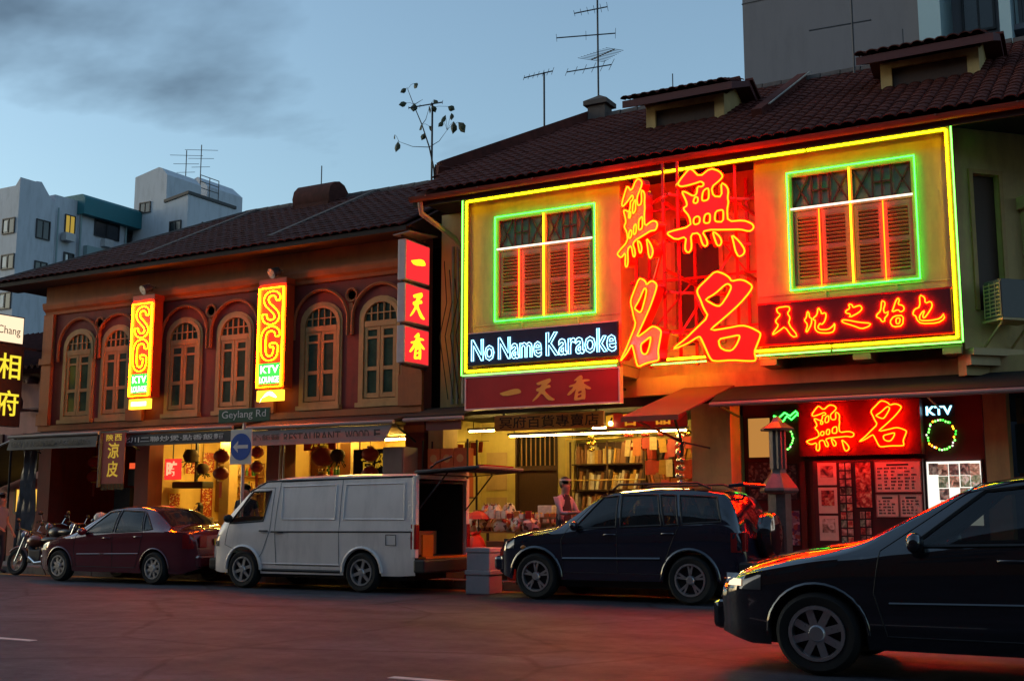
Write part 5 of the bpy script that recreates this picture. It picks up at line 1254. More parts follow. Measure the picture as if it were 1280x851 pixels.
# awnings
def awning(x0, x1, zr, banner, ink, words, label, yv=18.95, h=.26, fringe=True):
    t = thing('awning', ((x0 + x1) / 2, 19.5, zr), label, 'awning')
    prism_x(MB(), [(YL - .12, 3.34), (19.05, zr + .16), (19.02, zr + .1), (YL - .12, 3.28)], x0, x1).build('canopy', 'canvas_black', t)
    MB().cyl((x0, 19.0, zr + .1), (x1, 19.0, zr + .1), .045, 10).build('roll', 'white_metal', t)
    v = MB().add([(x0 + .05, 19.0, zr + .04), (x1 - .05, 19.0, zr + .04), (x1 - .02, yv, zr + .04 - h), (x0 + .02, yv, zr + .04 - h), (x0 + .05, 19.02, zr + .04), (x1 - .05, 19.02, zr + .04), (x1 - .02, yv + .02, zr + .04 - h), (x0 + .02, yv + .02, zr + .04 - h)],
        [(0, 3, 2, 1), (4, 5, 6, 7), (0, 1, 5, 4), (1, 2, 6, 5), (2, 3, 7, 6), (3, 0, 4, 7)]).build('valance', banner, t)
    wl = words.split(); tot = sum(len(w_) * (1 if ord(w_[0]) > 999 else .62) for w_ in wl) + .5 * (len(wl) - 1); xx = x0 + .2; un = (x1 - x0 - .4) / tot
    for w_ in wl:
        ww = len(w_) * (1 if ord(w_[0]) > 999 else .62) * un; text_on(MB(), w_, (xx, (19.0 + yv) / 2 - .035, zr + .1 - h), FX, FN, ww, h * .55, .004, .008).build('lettering', ink, v); xx += ww + .5 * un
    for x in (x0 + .08, x1 - .08): MB().bar((x, 19.05, zr + .1), (x, YL - .1, zr - .25), .03).build('arm', 'steel_dark', t)
    return t
awning(-24.75, -21.6, 3.06, 'banner_white', 'ink', '四川麻辣火鍋城', 'awning with dirty white lettered valance on the end shophouse')
awning(-21.3, -17.5, 3.04, 'banner_black', 'letter_white', '@化川二聯炒煲·點香飯麵', 'awning with black valance and pale characters beside the red banner')
awning(-17.2, -13.3, 3.0, 'banner_white', 'ink', '點心飯麵 RESTAURANT WOOD F', 'awning with slanted grey valance above the white van', yv=18.72, h=.34)
t = thing('hanging_banner', (-20.95, 19.0, 1.85), 'tall red cloth banner with yellow characters hung between two awnings', 'banner')
box('cloth', 'banner_red', -21.3, -20.58, 18.86, 18.88, 1.98, 3.14, t)
text_on(MB(), '涼', (-21.12, 18.858, 2.55), FX, FN, .36, .36, .004, .02).build('character', 'letter_yellow', t)
text_on(MB(), '皮', (-21.12, 18.858, 2.13), FX, FN, .36, .36, .004, .02).build('character', 'letter_yellow', t)
for k_, ch in enumerate('陝西'): text_on(MB(), ch, (-21.18 + k_ * .27, 18.858, 2.95), FX, FN, .22, .15, .004, .01).build('character', 'letter_yellow', t)
b = MB()
for k in range(16): b.bar((-21.28 + k * .046, 18.87, 1.98), (-21.28 + k * .046 + rnd.uniform(-.01, .01), 18.87, 1.84), .012)
b.build('fringe', 'ink', t)
b = MB(); b.bar((-21.4, 18.87, 3.16), (-20.5, 18.87, 3.16), .03); b.bar((-21.38, 18.87, 3.16), (-21.38, 18.87, 1.9), .09, .02); b.build('pole', 'banner_white', t)
t = thing('hanging_banner', (-24.3, 19.1, .4), 'dark furled plastic sheet hanging at the corner pier of the end shophouse', 'banner')
b = MB(); rows = []
for i in range(14):
    z = 2.85 - i * .19; rows.append([(-24.62 + .07 * k + .03 * math.sin(k * 1.7 + i * .8) - i * .012, 19.35 + .05 * math.sin(k * 2.1 + i * .5), z) for k in range(9)])
b.grid(rows); b.grid([[(p[0], p[1] + .02, p[2]) for p in r][::-1] for r in rows])
mat('tarp', (.11, .1, .1), .5, var=.3, scale=5); b.build('sheet', 'tarp', t, smooth=60)
MB().cyl((-24.7, 19.36, 2.88), (-23.95, 19.36, 2.88), .025, 6).build('rail', 'steel_dark', t)
# lanterns in strings of two
def lantern(x, y, z, r, label):
    t = thing('lantern_string', (x, y, z), label, 'lantern')
    for k in range(2):
        zc = z - k * r * 2.1
        ln = MB().ball((x, y, zc), r, 14, 8, (1, 1, .8)).build('lantern', 'lantern_red', t, smooth=60)
        MB().cyl((x, y, zc + r * .72), (x, y, zc + r * .92), r * .4, 8).build('cap', 'gold', ln); MB().cyl((x, y, zc - r * .92), (x, y, zc - r * .72), r * .4, 8).build('cap', 'gold', ln)
    b = MB()
    for k in range(5): b.bar((x - .03 + .015 * k, y, z - r * 3.1), (x - .03 + .015 * k, y, z - r * 5), .01)
    b.build('tassel', 'tassel', t); MB().cyl((x, y, z + r * .9), (x, y, 3.2), .006, 4).build('cord', 'ink', t)
lantern(-19.1, 20.4, 2.62, .19, 'pair of round red lanterns hung before the bright eatery wall')
lantern(-18.2, 20.6, 2.7, .16, 'pair of small red lanterns hung beyond the round arrow sign')
lantern(-14.8, 20.3, 2.55, .19, 'pair of red lanterns hung before the black menu board')
lantern(-16.38, 20.7, 2.55, .27, 'pair of big dark lanterns above the white van')
lantern(-23.75, 20.8, 2.6, .17, 'pair of red lanterns in the red-walled end shop')
# glowing red sign, television, posters
glow('sign_hot', (3.0, .55, .3)); glow('sign_hot_red', (1.0, .04, .03))
t = thing('glowing_sign', (-20.9, 20.8, 2.2), 'small glowing red sign with one white-hot character in the eatery', 'sign')
box('panel', 'sign_hot_red', -21.2, -20.68, 20.7, 20.74, 2.12, 2.62, t); text_on(MB(), '時', (-21.13, 20.698, 2.18), FX, FN, .36, .38, .01, .03).build('character', 'sign_hot', t)
b = MB(); b.bar((-20.95, 20.72, 2.62), (-20.95, 20.72, 3.2), .02); b.build('hanger', 'steel_dark', t)
t = thing('ceiling_air_unit', (-20.6, 21.0, 1.95), 'dark bulky ceiling air unit above the eatery tables', 'air unit')
b = MB(); b.box(-21.2, -20.2, 20.95, 21.35, 1.92, 2.08); b.build('casing', 'plastic_black', t, bevel=.03)
b = MB(); b.bar((-20.6, 21.15, 2.08), (-20.6, 21.15, 3.2), .06); b.build('stem', 'plastic_black', t)
def shop_poster(x0, x1, z0, z1, y, m, label, lw='banner_red'):
    t = thing('poster', ((x0 + x1) / 2, y, z0), label, 'poster'); box('sheet', m, x0, x1, y - .012, y, z0, z1, t)
    b = MB(); e = .02; b.box(x0 - e, x1 + e, y - .02, y, z0 - e, z0 - .001); b.box(x0 - e, x1 + e, y - .02, y, z1 + .001, z1 + e); b.box(x0 - e, x0 - .001, y - .02, y, z0, z1); b.box(x1 + .001, x1 + e, y - .02, y, z0, z1); b.build('border', lw, t)
    return t
def side_poster(y0, y1, z0, z1, x, m, label, lw='banner_red'):
    t = thing('poster', (x, (y0 + y1) / 2, z0), label, 'poster'); box('sheet', m, x, x + .012, y0, y1, z0, z1, t); e = .02
    b = MB(); b.box(x, x + .02, y0 - e, y1 + e, z0 - e, z0 - .001); b.box(x, x + .02, y0 - e, y1 + e, z1 + .001, z1 + e); b.box(x, x + .02, y0 - e, y0 - .001, z0, z1); b.box(x, x + .02, y1 + .001, y1 + e, z0, z1); b.build('border', lw, t); return t
printed('menu_print', (.3, .03, .02), [(.6, .4, .1), (.5, .05, .03), (.7, .6, .4)], 22, stretch=(1, 1, 1.6), thr=.55)
side_poster(22.1, 22.45, 1.2, 2.1, -21.32, 'menu_print', 'tall red menu poster on the lantern eatery side wall')
t = thing('menu_board', (-15.0, 20.6, 2.0), 'black menu board with amber characters and ECONOMICAL lettering', 'sign')
box('board', 'ink', -15.66, -13.85, 20.85, 20.9, 1.95, 2.7, t)
for wd, x, z, w, h in (('合經濟飯', -15.45, 2.26, 1.5, .36), ('LI ECONOMICAL', -15.55, 2.01, 1.6, .15)):
    text_on(MB(), wd, (x, 20.848, z), FX, FN, w, h, .004, .015).build('lettering', 'letter_yellow', t)
b = MB(); [MB().bar((xx, 20.87, 2.7), (xx, 20.87, 3.2), .02).build('hanger', 'steel_dark', t) for xx in (-15.5, -14.0)]
# counters, tables and a fridge
def counter(x0, x1, y0, y1, h, m, label, name='counter'):
    t = thing(name, ((x0 + x1) / 2, (y0 + y1) / 2, .16), label, 'counter'); box('carcass', m, x0 + .03, x1 - .03, y0 + .04, y1, .16, .16 + h - .04, t); box('worktop', 'steel', x0, x1, y0, y1 + .03, .16 + h - .038, .16 + h, t); return t
counter(-23.3, -21.9, 21.6, 22.2, 1.05, 'red_wall', 'red counter in the dim end shop'); counter(-21.3, -20.75, 20.95, 23.2, 1.0, 'wood', 'wooden serving counter in the lantern eatery')
def table(x, y, label):
    t = thing('dining_table', (x, y, .16), label, 'table'); b = MB(); b.lathe([(0, .72), (.42, .72), (.42, .75), (0, .75)], (x, y, .16), 'z', 20); b.build('table_top', 'white_metal', t); MB().cyl((x, y, .16), (x, y, .88), .04, 8).build('stem', 'steel_dark', t); MB().lathe([(.0, 0), (.25, 0), (.22, .03), (0, .04)], (x, y, .16)).build('foot', 'steel_dark', t)
table(-20.05, 20.35, 'round white table where the dark-haired diner sits'); table(-15.2, 21.9, 'round white table below the black menu board')
t = thing('drinks_fridge', (-22.9, 20.9, .16), 'black drinks fridge with glowing amber shelf in the end shop', 'fridge')
box('cabinet', 'plastic_black', -23.1, -22.55, 20.9, 21.4, .16, 1.95, t); glow('fridge_glow', (1.0, .5, .08)); box('shelf_light', 'fridge_glow', -22.1, -21.62, 21.2, 21.22, 1.45, 1.95, None, label='glowing amber kitchen hatch in the red-walled end shop', cat='hatch')
glow('tv_red', (.9, .1, .03)); t = thing('television', (-22.3, 20.9, 2.35), 'television showing red picture hung in the end shop', 'television')
box('case', 'plastic_black', -22.65, -22.0, 20.9, 20.96, 2.0, 2.4, t); box('screen', 'tv_red', -22.6, -22.05, 20.888, 20.898, 2.42, 2.56, t)
b = MB(); b.bar((-22.3, 20.93, 2.4), (-22.3, 20.93, 3.2), .04); b.build('bracket', 'steel_dark', t)

# ---- side lane shop far left: sloping awning and a lit hatch
t = thing('lane_awning', (-27.5, 20.5, 2.2), 'black sloping awning over the lit lane shop past the projecting sign', 'awning')
prism_y(MB(), [(-29.5, 2.0), (-25.2, 3.2), (-25.2, 3.28), (-29.5, 2.08)], 19.7, 22.3).build('canopy', 'canvas_black', t)
MB().cyl((-29.5, 19.68, 2.03), (-25.2, 19.68, 3.23), .03, 6).build('front_rail', 'white_metal', t)
for x, z in ((-28.8, 2.2), (-25.6, 3.05)): MB().cyl((x, 19.75, .145), (x, 19.75, z), .03, 6).build('post', 'steel_dark', t)
box('lane_wall', 'red_wall', -34, -25.2, 22.38, 22.48, .145, 2.3, None, label='dark red wall of the lane shop under the sloping awning', cat='wall')
glow('hatch_glow', (1.3, .7, .1)); t = thing('serving_hatch', (-26.4, 21.9, 1.3), 'bright amber serving hatch in the lane shop', 'hatch')
box('opening', 'hatch_glow', -28.6, -26.3, 22.33, 22.37, 1.38, 2.0, t); b = MB()
for x in (-28.62, -27.9, -27.2, -26.3): b.box(x - .03, x + .03, 22.28, 22.329, 1.34, 2.04)
b.box(-28.6, -26.3, 22.28, 22.329, 1.3, 1.38); b.build('hatch_frame', 'wood_dark', t)

# ------------------------------------------------------------------ goods shop under the neon house
mat('yellow_wall', (.6, .5, .16), .6, var=.1, scale=4, grime=.25); mat('sign_wood', (.36, .17, .05), .5, var=.2, scale=6, stretch=(1, 1, 6))
box('shop_side_wall', 'yellow_wall', -13.05, -12.95, 20.5, 24, .145, 3.25, nh); box('shop_side_wall', 'yellow_wall', -7.5, -7.42, 20.5, 24, .145, 3.25, nh)
b = MB(); b.box(-12.95, -12.09, 21.8, 21.9, .145, 3.25); b.box(-11.09, -10.72, 21.8, 21.9, .145, 3.25); b.box(-12.09, -11.09, 21.8, 21.9, 2.92, 3.25); b.build('shop_front_wall', 'yellow_wall', nh)
b = MB(); b.box(-12.8, -12.3, 21.78, 21.8, 1.8, 2.6); b.box(-12.8, -12.3, 21.78, 21.8, .5, 1.65); b.build('wall_panel', 'cream_trim', nh)
d = box('shop_door', 'wood_dark', -12.05, -11.12, 21.84, 21.9, .16, 2.2, nh); b = MB(); b.box(-12.09, -12.05, 21.77, 21.85, .16, 2.92); b.box(-11.12, -11.09, 21.77, 21.85, .16, 2.92); b.box(-12.05, -11.12, 21.77, 21.85, 2.2, 2.3); b.build('door_frame', 'wood_dark', d)
b = MB()
for k in range(8): b.bar((-11.98 + k * .112, 21.86, 2.3), (-11.98 + k * .112, 21.86, 2.92), .02)
b.build('door_grille', 'trim', d); box('door_transom', 'dark_void', -12.05, -11.12, 21.92, 21.95, 2.3, 2.92, d)
box('shop_back_wall', 'yellow_wall', -12.95, -7.5, 23.2, 23.3, .145, 3.25, nh)
box('shop_floor', 'floor_tile', -12.95, -7.5, 20.2, 23.2, .146, .16, nh)
for x in (-10.98, -10.88): pass
t = thing('shop_sign', (-10.3, 19.9, 2.85), 'wooden signboard with seven dark carved characters above the goods shop', 'sign')
box('board', 'sign_wood', -11.5, -9.14, 19.86, 19.92, 2.9, 3.2, t, bevel=.008)
text_on(MB(), '冥府百貨專賣店', (-11.38, 19.86, 2.94), FX, FN, 2.14, .23, .006, .006).build('character', 'ink', t)
b = MB(); b.bar((-11.3, 19.9, 3.2), (-11.3, 19.9, 3.26), .03); b.bar((-9.3, 19.9, 3.2), (-9.3, 19.9, 3.26), .03); b.build('hanger', 'steel_dark', t)
t = thing('shop_pelmet', (-8.3, 19.9, 2.85), 'scalloped red pelmet with gold characters over the paper goods rack', 'pelmet')
lp = [(-9.1, 2.87), (-7.5, 2.85)]; k = 0
tp = []
for i in range(33): x = -7.5 - 1.6 * i / 32; tp.append((x, 3.1 + .05 * abs(math.sin(i * math.pi / 8))))
MB().plate([lp + tp], (0, 19.88, 0), FX, FZ, FN, .03).build('board', 'sign_red', t)
for ch, x in (('百', -8.75), ('品', -8.1)): text_on(MB(), ch, (x, 19.88, 2.9), FX, FN, .28, .22, .006, .03).build('character', 'letter_yellow', t)
MB().plate([[(-9.1, 2.9), (-8.95, 2.9), (-8.95, 3.12), (-9.1, 3.1)]], (0, 19.874, 0), FX, FZ, FN, .005).build('gold_tab', 'letter_yellow', t)
MB().plate([chaikin([(-7.72, 2.9), (-7.5, 3.08), (-7.55, 3.16), (-7.66, 3.16), (-7.72, 3.1), (-7.8, 3.16), (-7.9, 3.14), (-7.92, 3.06)])], (0, 19.872, 0), FX, FZ, FN, .006).build('heart_shape', 'letter_red', t)
tube_light(-11.2, -7.55, 19.95, 2.79, 'tube_warm', 'long tube light under the carved wooden signboard', .014)
tube_light(-9.9, -8.0, 21.0, 2.98, 'tube_warm', 'tube light inside the paper goods shop', .018)
tube_light(-12.7, -11.4, 20.9, 3.0, 'tube_warm', 'tube light before the dark wooden shop door', .016)
glow('bulb', (9., 7., 3.)); t = thing('bare_bulb', (-8.97, 19.82, 2.98), 'bare bulb on the red pelmet', 'lamp'); MB().ball((-8.97, 19.8, 2.95), .045, 10, 8).build('bulb', 'bulb', t); MB().cyl((-8.97, 19.8, 2.99), (-8.97, 19.86, 3.05), .02, 6).build('holder', 'ink', t)
# paper-goods racks: shelves and slim packets leaning on them
COL = [('packet_cream', (.55, .42, .2)), ('packet_gold', (.5, .28, .05)), ('packet_red', (.4, .04, .02)), ('packet_brown', (.25, .11, .04)), ('packet_white', (.6, .55, .45)), ('packet_dark', (.06, .035, .025)), ('packet_orange', (.5, .15, .03))]
for n_, c_ in COL: mat(n_, c_, .5, var=.25, scale=14)
pk_mesh = {n_: MB().box(-.025, .025, 0, .22, 0, .36).mesh('paper_packet', n_, origin=(0, 0, 0))[0] for n_, _ in COL}
def rack(x0, x1, y, zs, label):
    t = thing('goods_rack', ((x0 + x1) / 2, y + .15, .16), label, 'rack')
    b = MB()
    for x in (x0, (x0 + x1) / 2, x1):
        for yy in (y, y + .34): b.bar((x, yy, .16), (x, yy, 2.75), .03)
    b.build('upright', 'wood_dark', t)
    for z in zs: box('shelf', 'wood_dark', x0 + .02, x1 - .02, y + .02, y + .32, z - .025, z, t)
    box('back_board', 'wood_dark', x0 + .02, x1 - .02, y + .36, y + .38, .3, 2.75, t)
    return t
zs = (.9, 1.32, 1.78, 2.3)
rack(-10.65, -9.0, 21.5, zs, 'wooden rack of slim paper packets beside the yellow pillar'); rack(-8.95, -7.6, 21.3, zs, 'wooden rack of red and gold packets beside the grey pier')
for (x0, x1, y, bias) in ((-10.6, -9.05, 21.53, (0, 1, 3, 4, 5, 3)), (-8.9, -7.65, 21.33, (2, 6, 1, 2, 5, 3))):
    for zi, z in enumerate(zs):
        x = x0 + .04; lean = rnd.uniform(-.1, .2)
        while x < x1 - .05:
            if rnd.random() < .1: x += rnd.uniform(.03, .1); lean = rnd.uniform(-.25, .3); continue
            n_ = COL[rnd.choice(bias)][0]
            o = put('paper_packet', pk_mesh[n_], (x, y + rnd.uniform(0, .05), z + .002 + abs(math.sin(lean)) * .025), None, {'packet_cream': 'cream paper packet', 'packet_gold': 'gold paper packet', 'packet_red': 'red paper packet', 'packet_brown': 'brown paper packet', 'packet_white': 'white paper packet', 'packet_dark': 'dark paper packet', 'packet_orange': 'orange paper packet'}[n_] + ' leaning on the ' + ('lowest', 'second', 'third', 'top')[zi] + (' shelf of the yellow-pillar rack' if x0 < -10 else ' shelf of the grey-pier rack'), 'packet', 'packets on the shop racks', rot=(0, lean, 0))
            o.scale = (rnd.uniform(.7, 1.5), 1, rnd.uniform(.75, 1.18)); x += rnd.uniform(.05, .085)
# hanging gold and silver decorations
mat('foil', (.7, .68, .62), .18, metal=1., var=.3, scale=30, bump=.8, bscale=40); mat('foil_gold', (.7, .45, .1), .2, metal=1., var=.3, scale=30, bump=.8, bscale=40); mat('foil_red', (.5, .05, .03), .25, metal=.7, var=.3, scale=30, bump=.6)
def hanging(x, y, ztop, n, r, m, label, grp):
    t = thing('hanging_ornament', (x, y, ztop - n * r * 1.5), label, 'ornament', grp)
    b = MB()
    for k in range(n):
        for q in range(3): b.ball((x + rnd.uniform(-r, r) * .5, y + rnd.uniform(-r, r) * .5, ztop - .15 - k * r * 1.4), r * rnd.uniform(.45, .75), 7, 5, (1, 1, rnd.uniform(.6, 1.2)))
    b.build('foil_cluster', m, t, smooth=30); MB().cyl((x, y, ztop - .2), (x, y, ztop), .005, 4).build('string', 'ink', t)
hanging(-7.62, 19.85, 2.82, 9, .1, 'foil', 'long string of silver foil ornaments hung by the grey pier', None)
for x in (-9.9, -9.1, -8.75, -8.4, -8.05, -7.85): hanging(x, 20.9, 2.95, 3, .09, rnd.choice(('foil_gold', 'foil_red', 'foil_gold')), 'short cluster of shiny ornaments hung inside the paper goods shop', 'ornaments hung in the paper goods shop')
t = thing('hanging_square', (-10.0, 20.9, 1.9), 'thin pale square frame hung before the packet rack', 'frame')
MB().tube([(-10.45, 20.9, 1.95), (-8.75, 20.9, 1.95), (-8.75, 20.9, 2.76), (-10.45, 20.9, 2.76)], .014, 4, True).build('rod', 'gold', t)
b = MB(); b.bar((-10.3, 20.9, 2.76), (-10.3, 20.9, 3.25), .01); b.bar((-8.9, 20.9, 2.76), (-8.9, 20.9, 3.25), .01); b.build('cord', 'ink', t)
# flat packs hung on strings across the shop opening
for n_, c_ in COL: MATS[n_]
hp = {n_: MB().box(-.09, .09, -.006, .006, -.34, 0).mesh('hanging_pack', n_, origin=(0, 0, 0))[0] for n_, _ in COL}
for row, (yy, zz, x0, x1) in enumerate(((20.55, 2.72, -8.95, -7.6), (20.75, 2.3, -8.6, -7.6), (20.6, 2.75, -12.85, -12.2), (20.8, 1.95, -8.3, -7.6))):
    x = x0
    while x < x1:
        n_ = rnd.choice(('packet_red', 'packet_orange', 'packet_gold', 'packet_red', 'packet_cream'))
        o = put('hanging_pack', hp[n_], (x, yy + rnd.uniform(-.03, .03), zz + rnd.uniform(-.04, .02)), None, n_.split('_')[1] + ' flat pack hung on the ' + ('high string by the grey pier', 'middle string by the grey pier', 'string above the orange cartons', 'low string by the grey pier')[row], 'packet', 'flat packs hung in the goods shop', rot=(rnd.uniform(-.15, .15), rnd.uniform(-.08, .08), rnd.uniform(-.5, .5)))
        o.scale = (rnd.uniform(.6, 1.1), 1, rnd.uniform(.6, 1.1)); x += rnd.uniform(.12, .2)
    MB().cyl((x0 - .2, yy, zz + .02), (x1 + .15, yy, zz + .02), .005, 4).build('pack_string', 'ink', None, 'string of hung packs, ' + ('high by the grey pier', 'middle by the grey pier', 'above the orange cartons', 'low by the grey pier')[row], 'string')
# small brown awning beside the grey pier
mat('canvas_brown', (.17, .06, .035), .75, var=.15, scale=5, bump=.15, bscale=60)
t = thing('awning', (-7.4, 19.2, 2.95), 'small sloping red-brown canvas awning beside the grey pier', 'awning')
b = MB(); b.add([(-8.2, 18.55, 2.93), (-7.15, 18.55, 2.93), (-6.55, 19.74, 3.5), (-7.5, 19.74, 3.5), (-8.2, 18.55, 2.95), (-7.15, 18.55, 2.95), (-6.55, 19.74, 3.53), (-7.5, 19.74, 3.53)], [(0, 3, 2, 1), (4, 5, 6, 7), (0, 1, 5, 4), (1, 2, 6, 5), (2, 3, 7, 6), (3, 0, 4, 7)]); b.build('canvas', 'canvas_brown', t)
box('hem', 'canvas_brown', -8.2, -7.15, 18.53, 18.548, 2.86, 2.95, t)
b = MB(); b.bar((-7.25, 18.6, 2.92), (-7.5, 19.6, 2.55), .035); b.bar((-8.0, 18.6, 2.92), (-7.5, 19.6, 2.55), .035); b.bar((-7.5, 19.6, 2.55), (-7.5, 19.6, 2.3), .05); b.bar((-7.5, 19.6, 2.55), (-7.1, 19.94, 2.45), .03); b.build('bracket', 'steel_dark', t)
# dark canopies along the right-hand house
t = thing('awning', (-3, 19.4, 3.1), 'long dark rolled awning above the red-lit lounge front', 'awning')
prism_x(MB(), [(19.74, 3.5), (19.06, 3.2), (19.04, 3.14), (19.74, 3.42)], -6.75, 3).build('canopy', 'canvas_black', t)
MB().cyl((-6.75, 19.0, 3.13), (3, 19.0, 3.13), .042, 10).build('roll', 'white_metal', t)
for x in (-6.6, -3.2, 0): MB().bar((x, 19.05, 3.1), (x, 20.1, 3.0), .03).build('arm', 'steel_dark', t)
t = thing('awning', (-12.4, 19.4, 3.1), 'dark rolled awning between the white van and the wooden signboard', 'awning')
prism_x(MB(), [(19.9, 3.4), (19.1, 3.2), (19.1, 3.13), (19.9, 3.32)], -13.1, -11.72).build('canopy', 'canvas_black', t)
MB().cyl((-13.1, 19.05, 3.12), (-11.72, 19.05, 3.12), .04, 10).build('roll', 'white_metal', t)
box('fringe', 'maroon_trim', -12.6, -11.8, 19.1, 19.12, 2.9, 3.08, t)

# ------------------------------------------------------------------ lounge front (red)
mat('lounge_wall', (.07, .012, .012), .5, var=.2, scale=3); mat('lounge_wood', (.13, .03, .018), .45, var=.2, scale=6, stretch=(6, 6, 1))
YK = 20.62
b = MB(); b.box(-6.7, -2.62, YK, YK + .1, 2.18, 3.25); b.box(-6.7, -5.7, YK, YK + .1, .145, 2.18); b.box(-5.38, -3.56, YK - .28, YK - .002, .145, 2.2); b.box(-5.7, -5.38, YK + .02, YK + .1, .145, 2.18); b.box(-3.56, -2.62, YK + .02, YK + .1, .145, 2.18); b.build('lounge_front', 'lounge_wall', nh)
for x in (-5.68, -5.5): box('lounge_post', 'lounge_wood', x, x + .1, YK - .06, YK - .001, .145, 2.2, nh)
box('lounge_step', 'paving', -6.7, -2.6, 19.9, 21.2, .146, .26, nh)
t = thing('neon_name_sign', (-4.6, 20.5, 2.3), 'small red neon two-character name over the lounge door', 'neon sign')
box('backboard', 'panel_maroon', -5.6, -3.55, YK - .3, YK - .002, 2.28, 3.2, t)
box_letter(t, [WU, [WU_DOTS[0]], [WU_DOTS[1]]], (-5.44, YK - .43, 2.27), FX, FN, .51, depth=.12, r=.011, tube='neon_red_small')
box_letter(t, [MING], (-4.58, YK - .43, 2.34), FX, FN, .49, depth=.12, r=.011, tube='neon_red_small')
t = thing('neon_word_sign', (-3.28, 20.5, 2.9), 'small icy white neon KTV letters', 'neon sign')
text_on(MB(), 'KTV', (-3.5, YK - .02, 2.93), FX, FN, .42, .15, .012, .02).build('lettering', 'neon_ice', t); box('backing', 'ink', -3.54, -3.04, YK - .019, YK - .003, 2.9, 3.11, t)
t = thing('neon_scroll', (-5.85, 20.5, 2.95), 'small green neon scroll beside the red name sign', 'neon sign')
sc_ = [(-6.12, 3.03), (-6.05, 2.95), (-5.95, 2.93), (-5.88, 3.02), (-5.8, 2.95), (-5.7, 3.04), (-5.6, 2.96), (-5.54, 3.0), (-5.55, 3.06), (-5.64, 3.02), (-5.72, 3.1), (-5.82, 3.02), (-5.92, 3.08), (-6.02, 3.0), (-6.12, 3.03)]
MB().tube([(x, YK - .03, z) for x, z in sc_], .014, 6).build('tube', 'neon_green', t); box('backing', 'ink', -6.15, -5.66, YK - .02, YK - .003, 2.9, 3.12, t)
def wreath(x, z, r, seg, label):
    t = thing('light_wreath', (x, YK - .06, z - r), label, 'fairy lights')
    MB().tube([(x + r * math.cos(2 * math.pi * k / 20), YK - .05, z + r * 1.15 * math.sin(2 * math.pi * k / 20)) for k in range(seg)], .012, 5, seg == 20).build('wire', 'ink', t)
    bb = {m_: MB() for m_ in ('neon_deep_green', 'neon_lime', 'neon_white', 'neon_orange')}
    for k in range(int(seg * 1.6)):
        a = 2 * math.pi * k / 32; bb[rnd.choice(list(bb) + ['neon_deep_green', 'neon_lime'])].ball((x + (r + rnd.uniform(-.02, .02)) * math.cos(a), YK - .065, z + (r + rnd.uniform(-.02, .02)) * 1.15 * math.sin(a)), .014, 5, 4, (1.2, 1, 1.3))
    for m_, q in bb.items():
        if q.v: q.build('bulb_set', m_, t, kind='stuff')
wreath(-3.27, 2.6, .22, 20, 'ring of green and yellow fairy lights under the KTV letters'); wreath(-5.95, 2.62, .17, 20, 'ring of green fairy lights under the green neon scroll')
# posters and boards
def picture(name, cols, scale, emit=0.):
    if name in MATS: return MATS[name]
    m = bpy.data.materials.new(name); m.use_nodes = True; MATS[name] = m; nt = m.node_tree; n = nt.nodes; l = nt.links; b = n['Principled BSDF']; b.inputs['Roughness'].default_value = .35
    geo = n.new('ShaderNodeNewGeometry'); nz = n.new('ShaderNodeTexNoise'); nz.inputs['Scale'].default_value = scale; nz.inputs['Detail'].default_value = 4; nz.inputs['Distortion'].default_value = .8
    l.new(geo.outputs['Position'], nz.inputs['Vector']); rp = n.new('ShaderNodeValToRGB'); el = rp.color_ramp.elements
    el[0].position = .32; el[0].color = cols[0] + (1,); el[1].position = .68; el[1].color = cols[-1] + (1,)
    for i, c in enumerate(cols[1:-1]): e = el.new(.32 + .36 * (i + 1) / (len(cols) - 1)); e.color = c + (1,)
    l.new(nz.outputs['Fac'], rp.inputs[0]); l.new(rp.outputs[0], b.inputs['Base Color'])
    if emit: l.new(rp.outputs[0], b.inputs['Emission Color']); b.inputs['Emission Strength'].default_value = emit
    return m
PICS = [picture('picture_dusk', [(.03, .02, .03), (.3, .12, .1), (.65, .45, .35)], 9), picture('picture_stage', [(.05, .01, .01), (.45, .06, .05), (.7, .55, .3)], 11), picture('picture_portrait', [(.02, .015, .015), (.4, .25, .18), (.75, .6, .5)], 8), picture('picture_green', [(.02, .04, .03), (.15, .25, .15), (.6, .6, .5)], 10)]
def photo_strip(x0, x1, z0, z1, y, nx, nz, label):
    t = thing('poster', ((x0 + x1) / 2, y, z0), label, 'poster'); box('backing', 'ink', x0, x1, y - .012, y, z0, z1, t); w, h = (x1 - x0) / nx, (z1 - z0) / nz
    for i in range(nx):
        for j in range(nz): box('photograph', rnd.choice(PICS), x0 + i * w + .012, x0 + (i + 1) * w - .012, y - .017, y - .0125, z0 + j * h + .012, z0 + (j + 1) * h - .012, t)
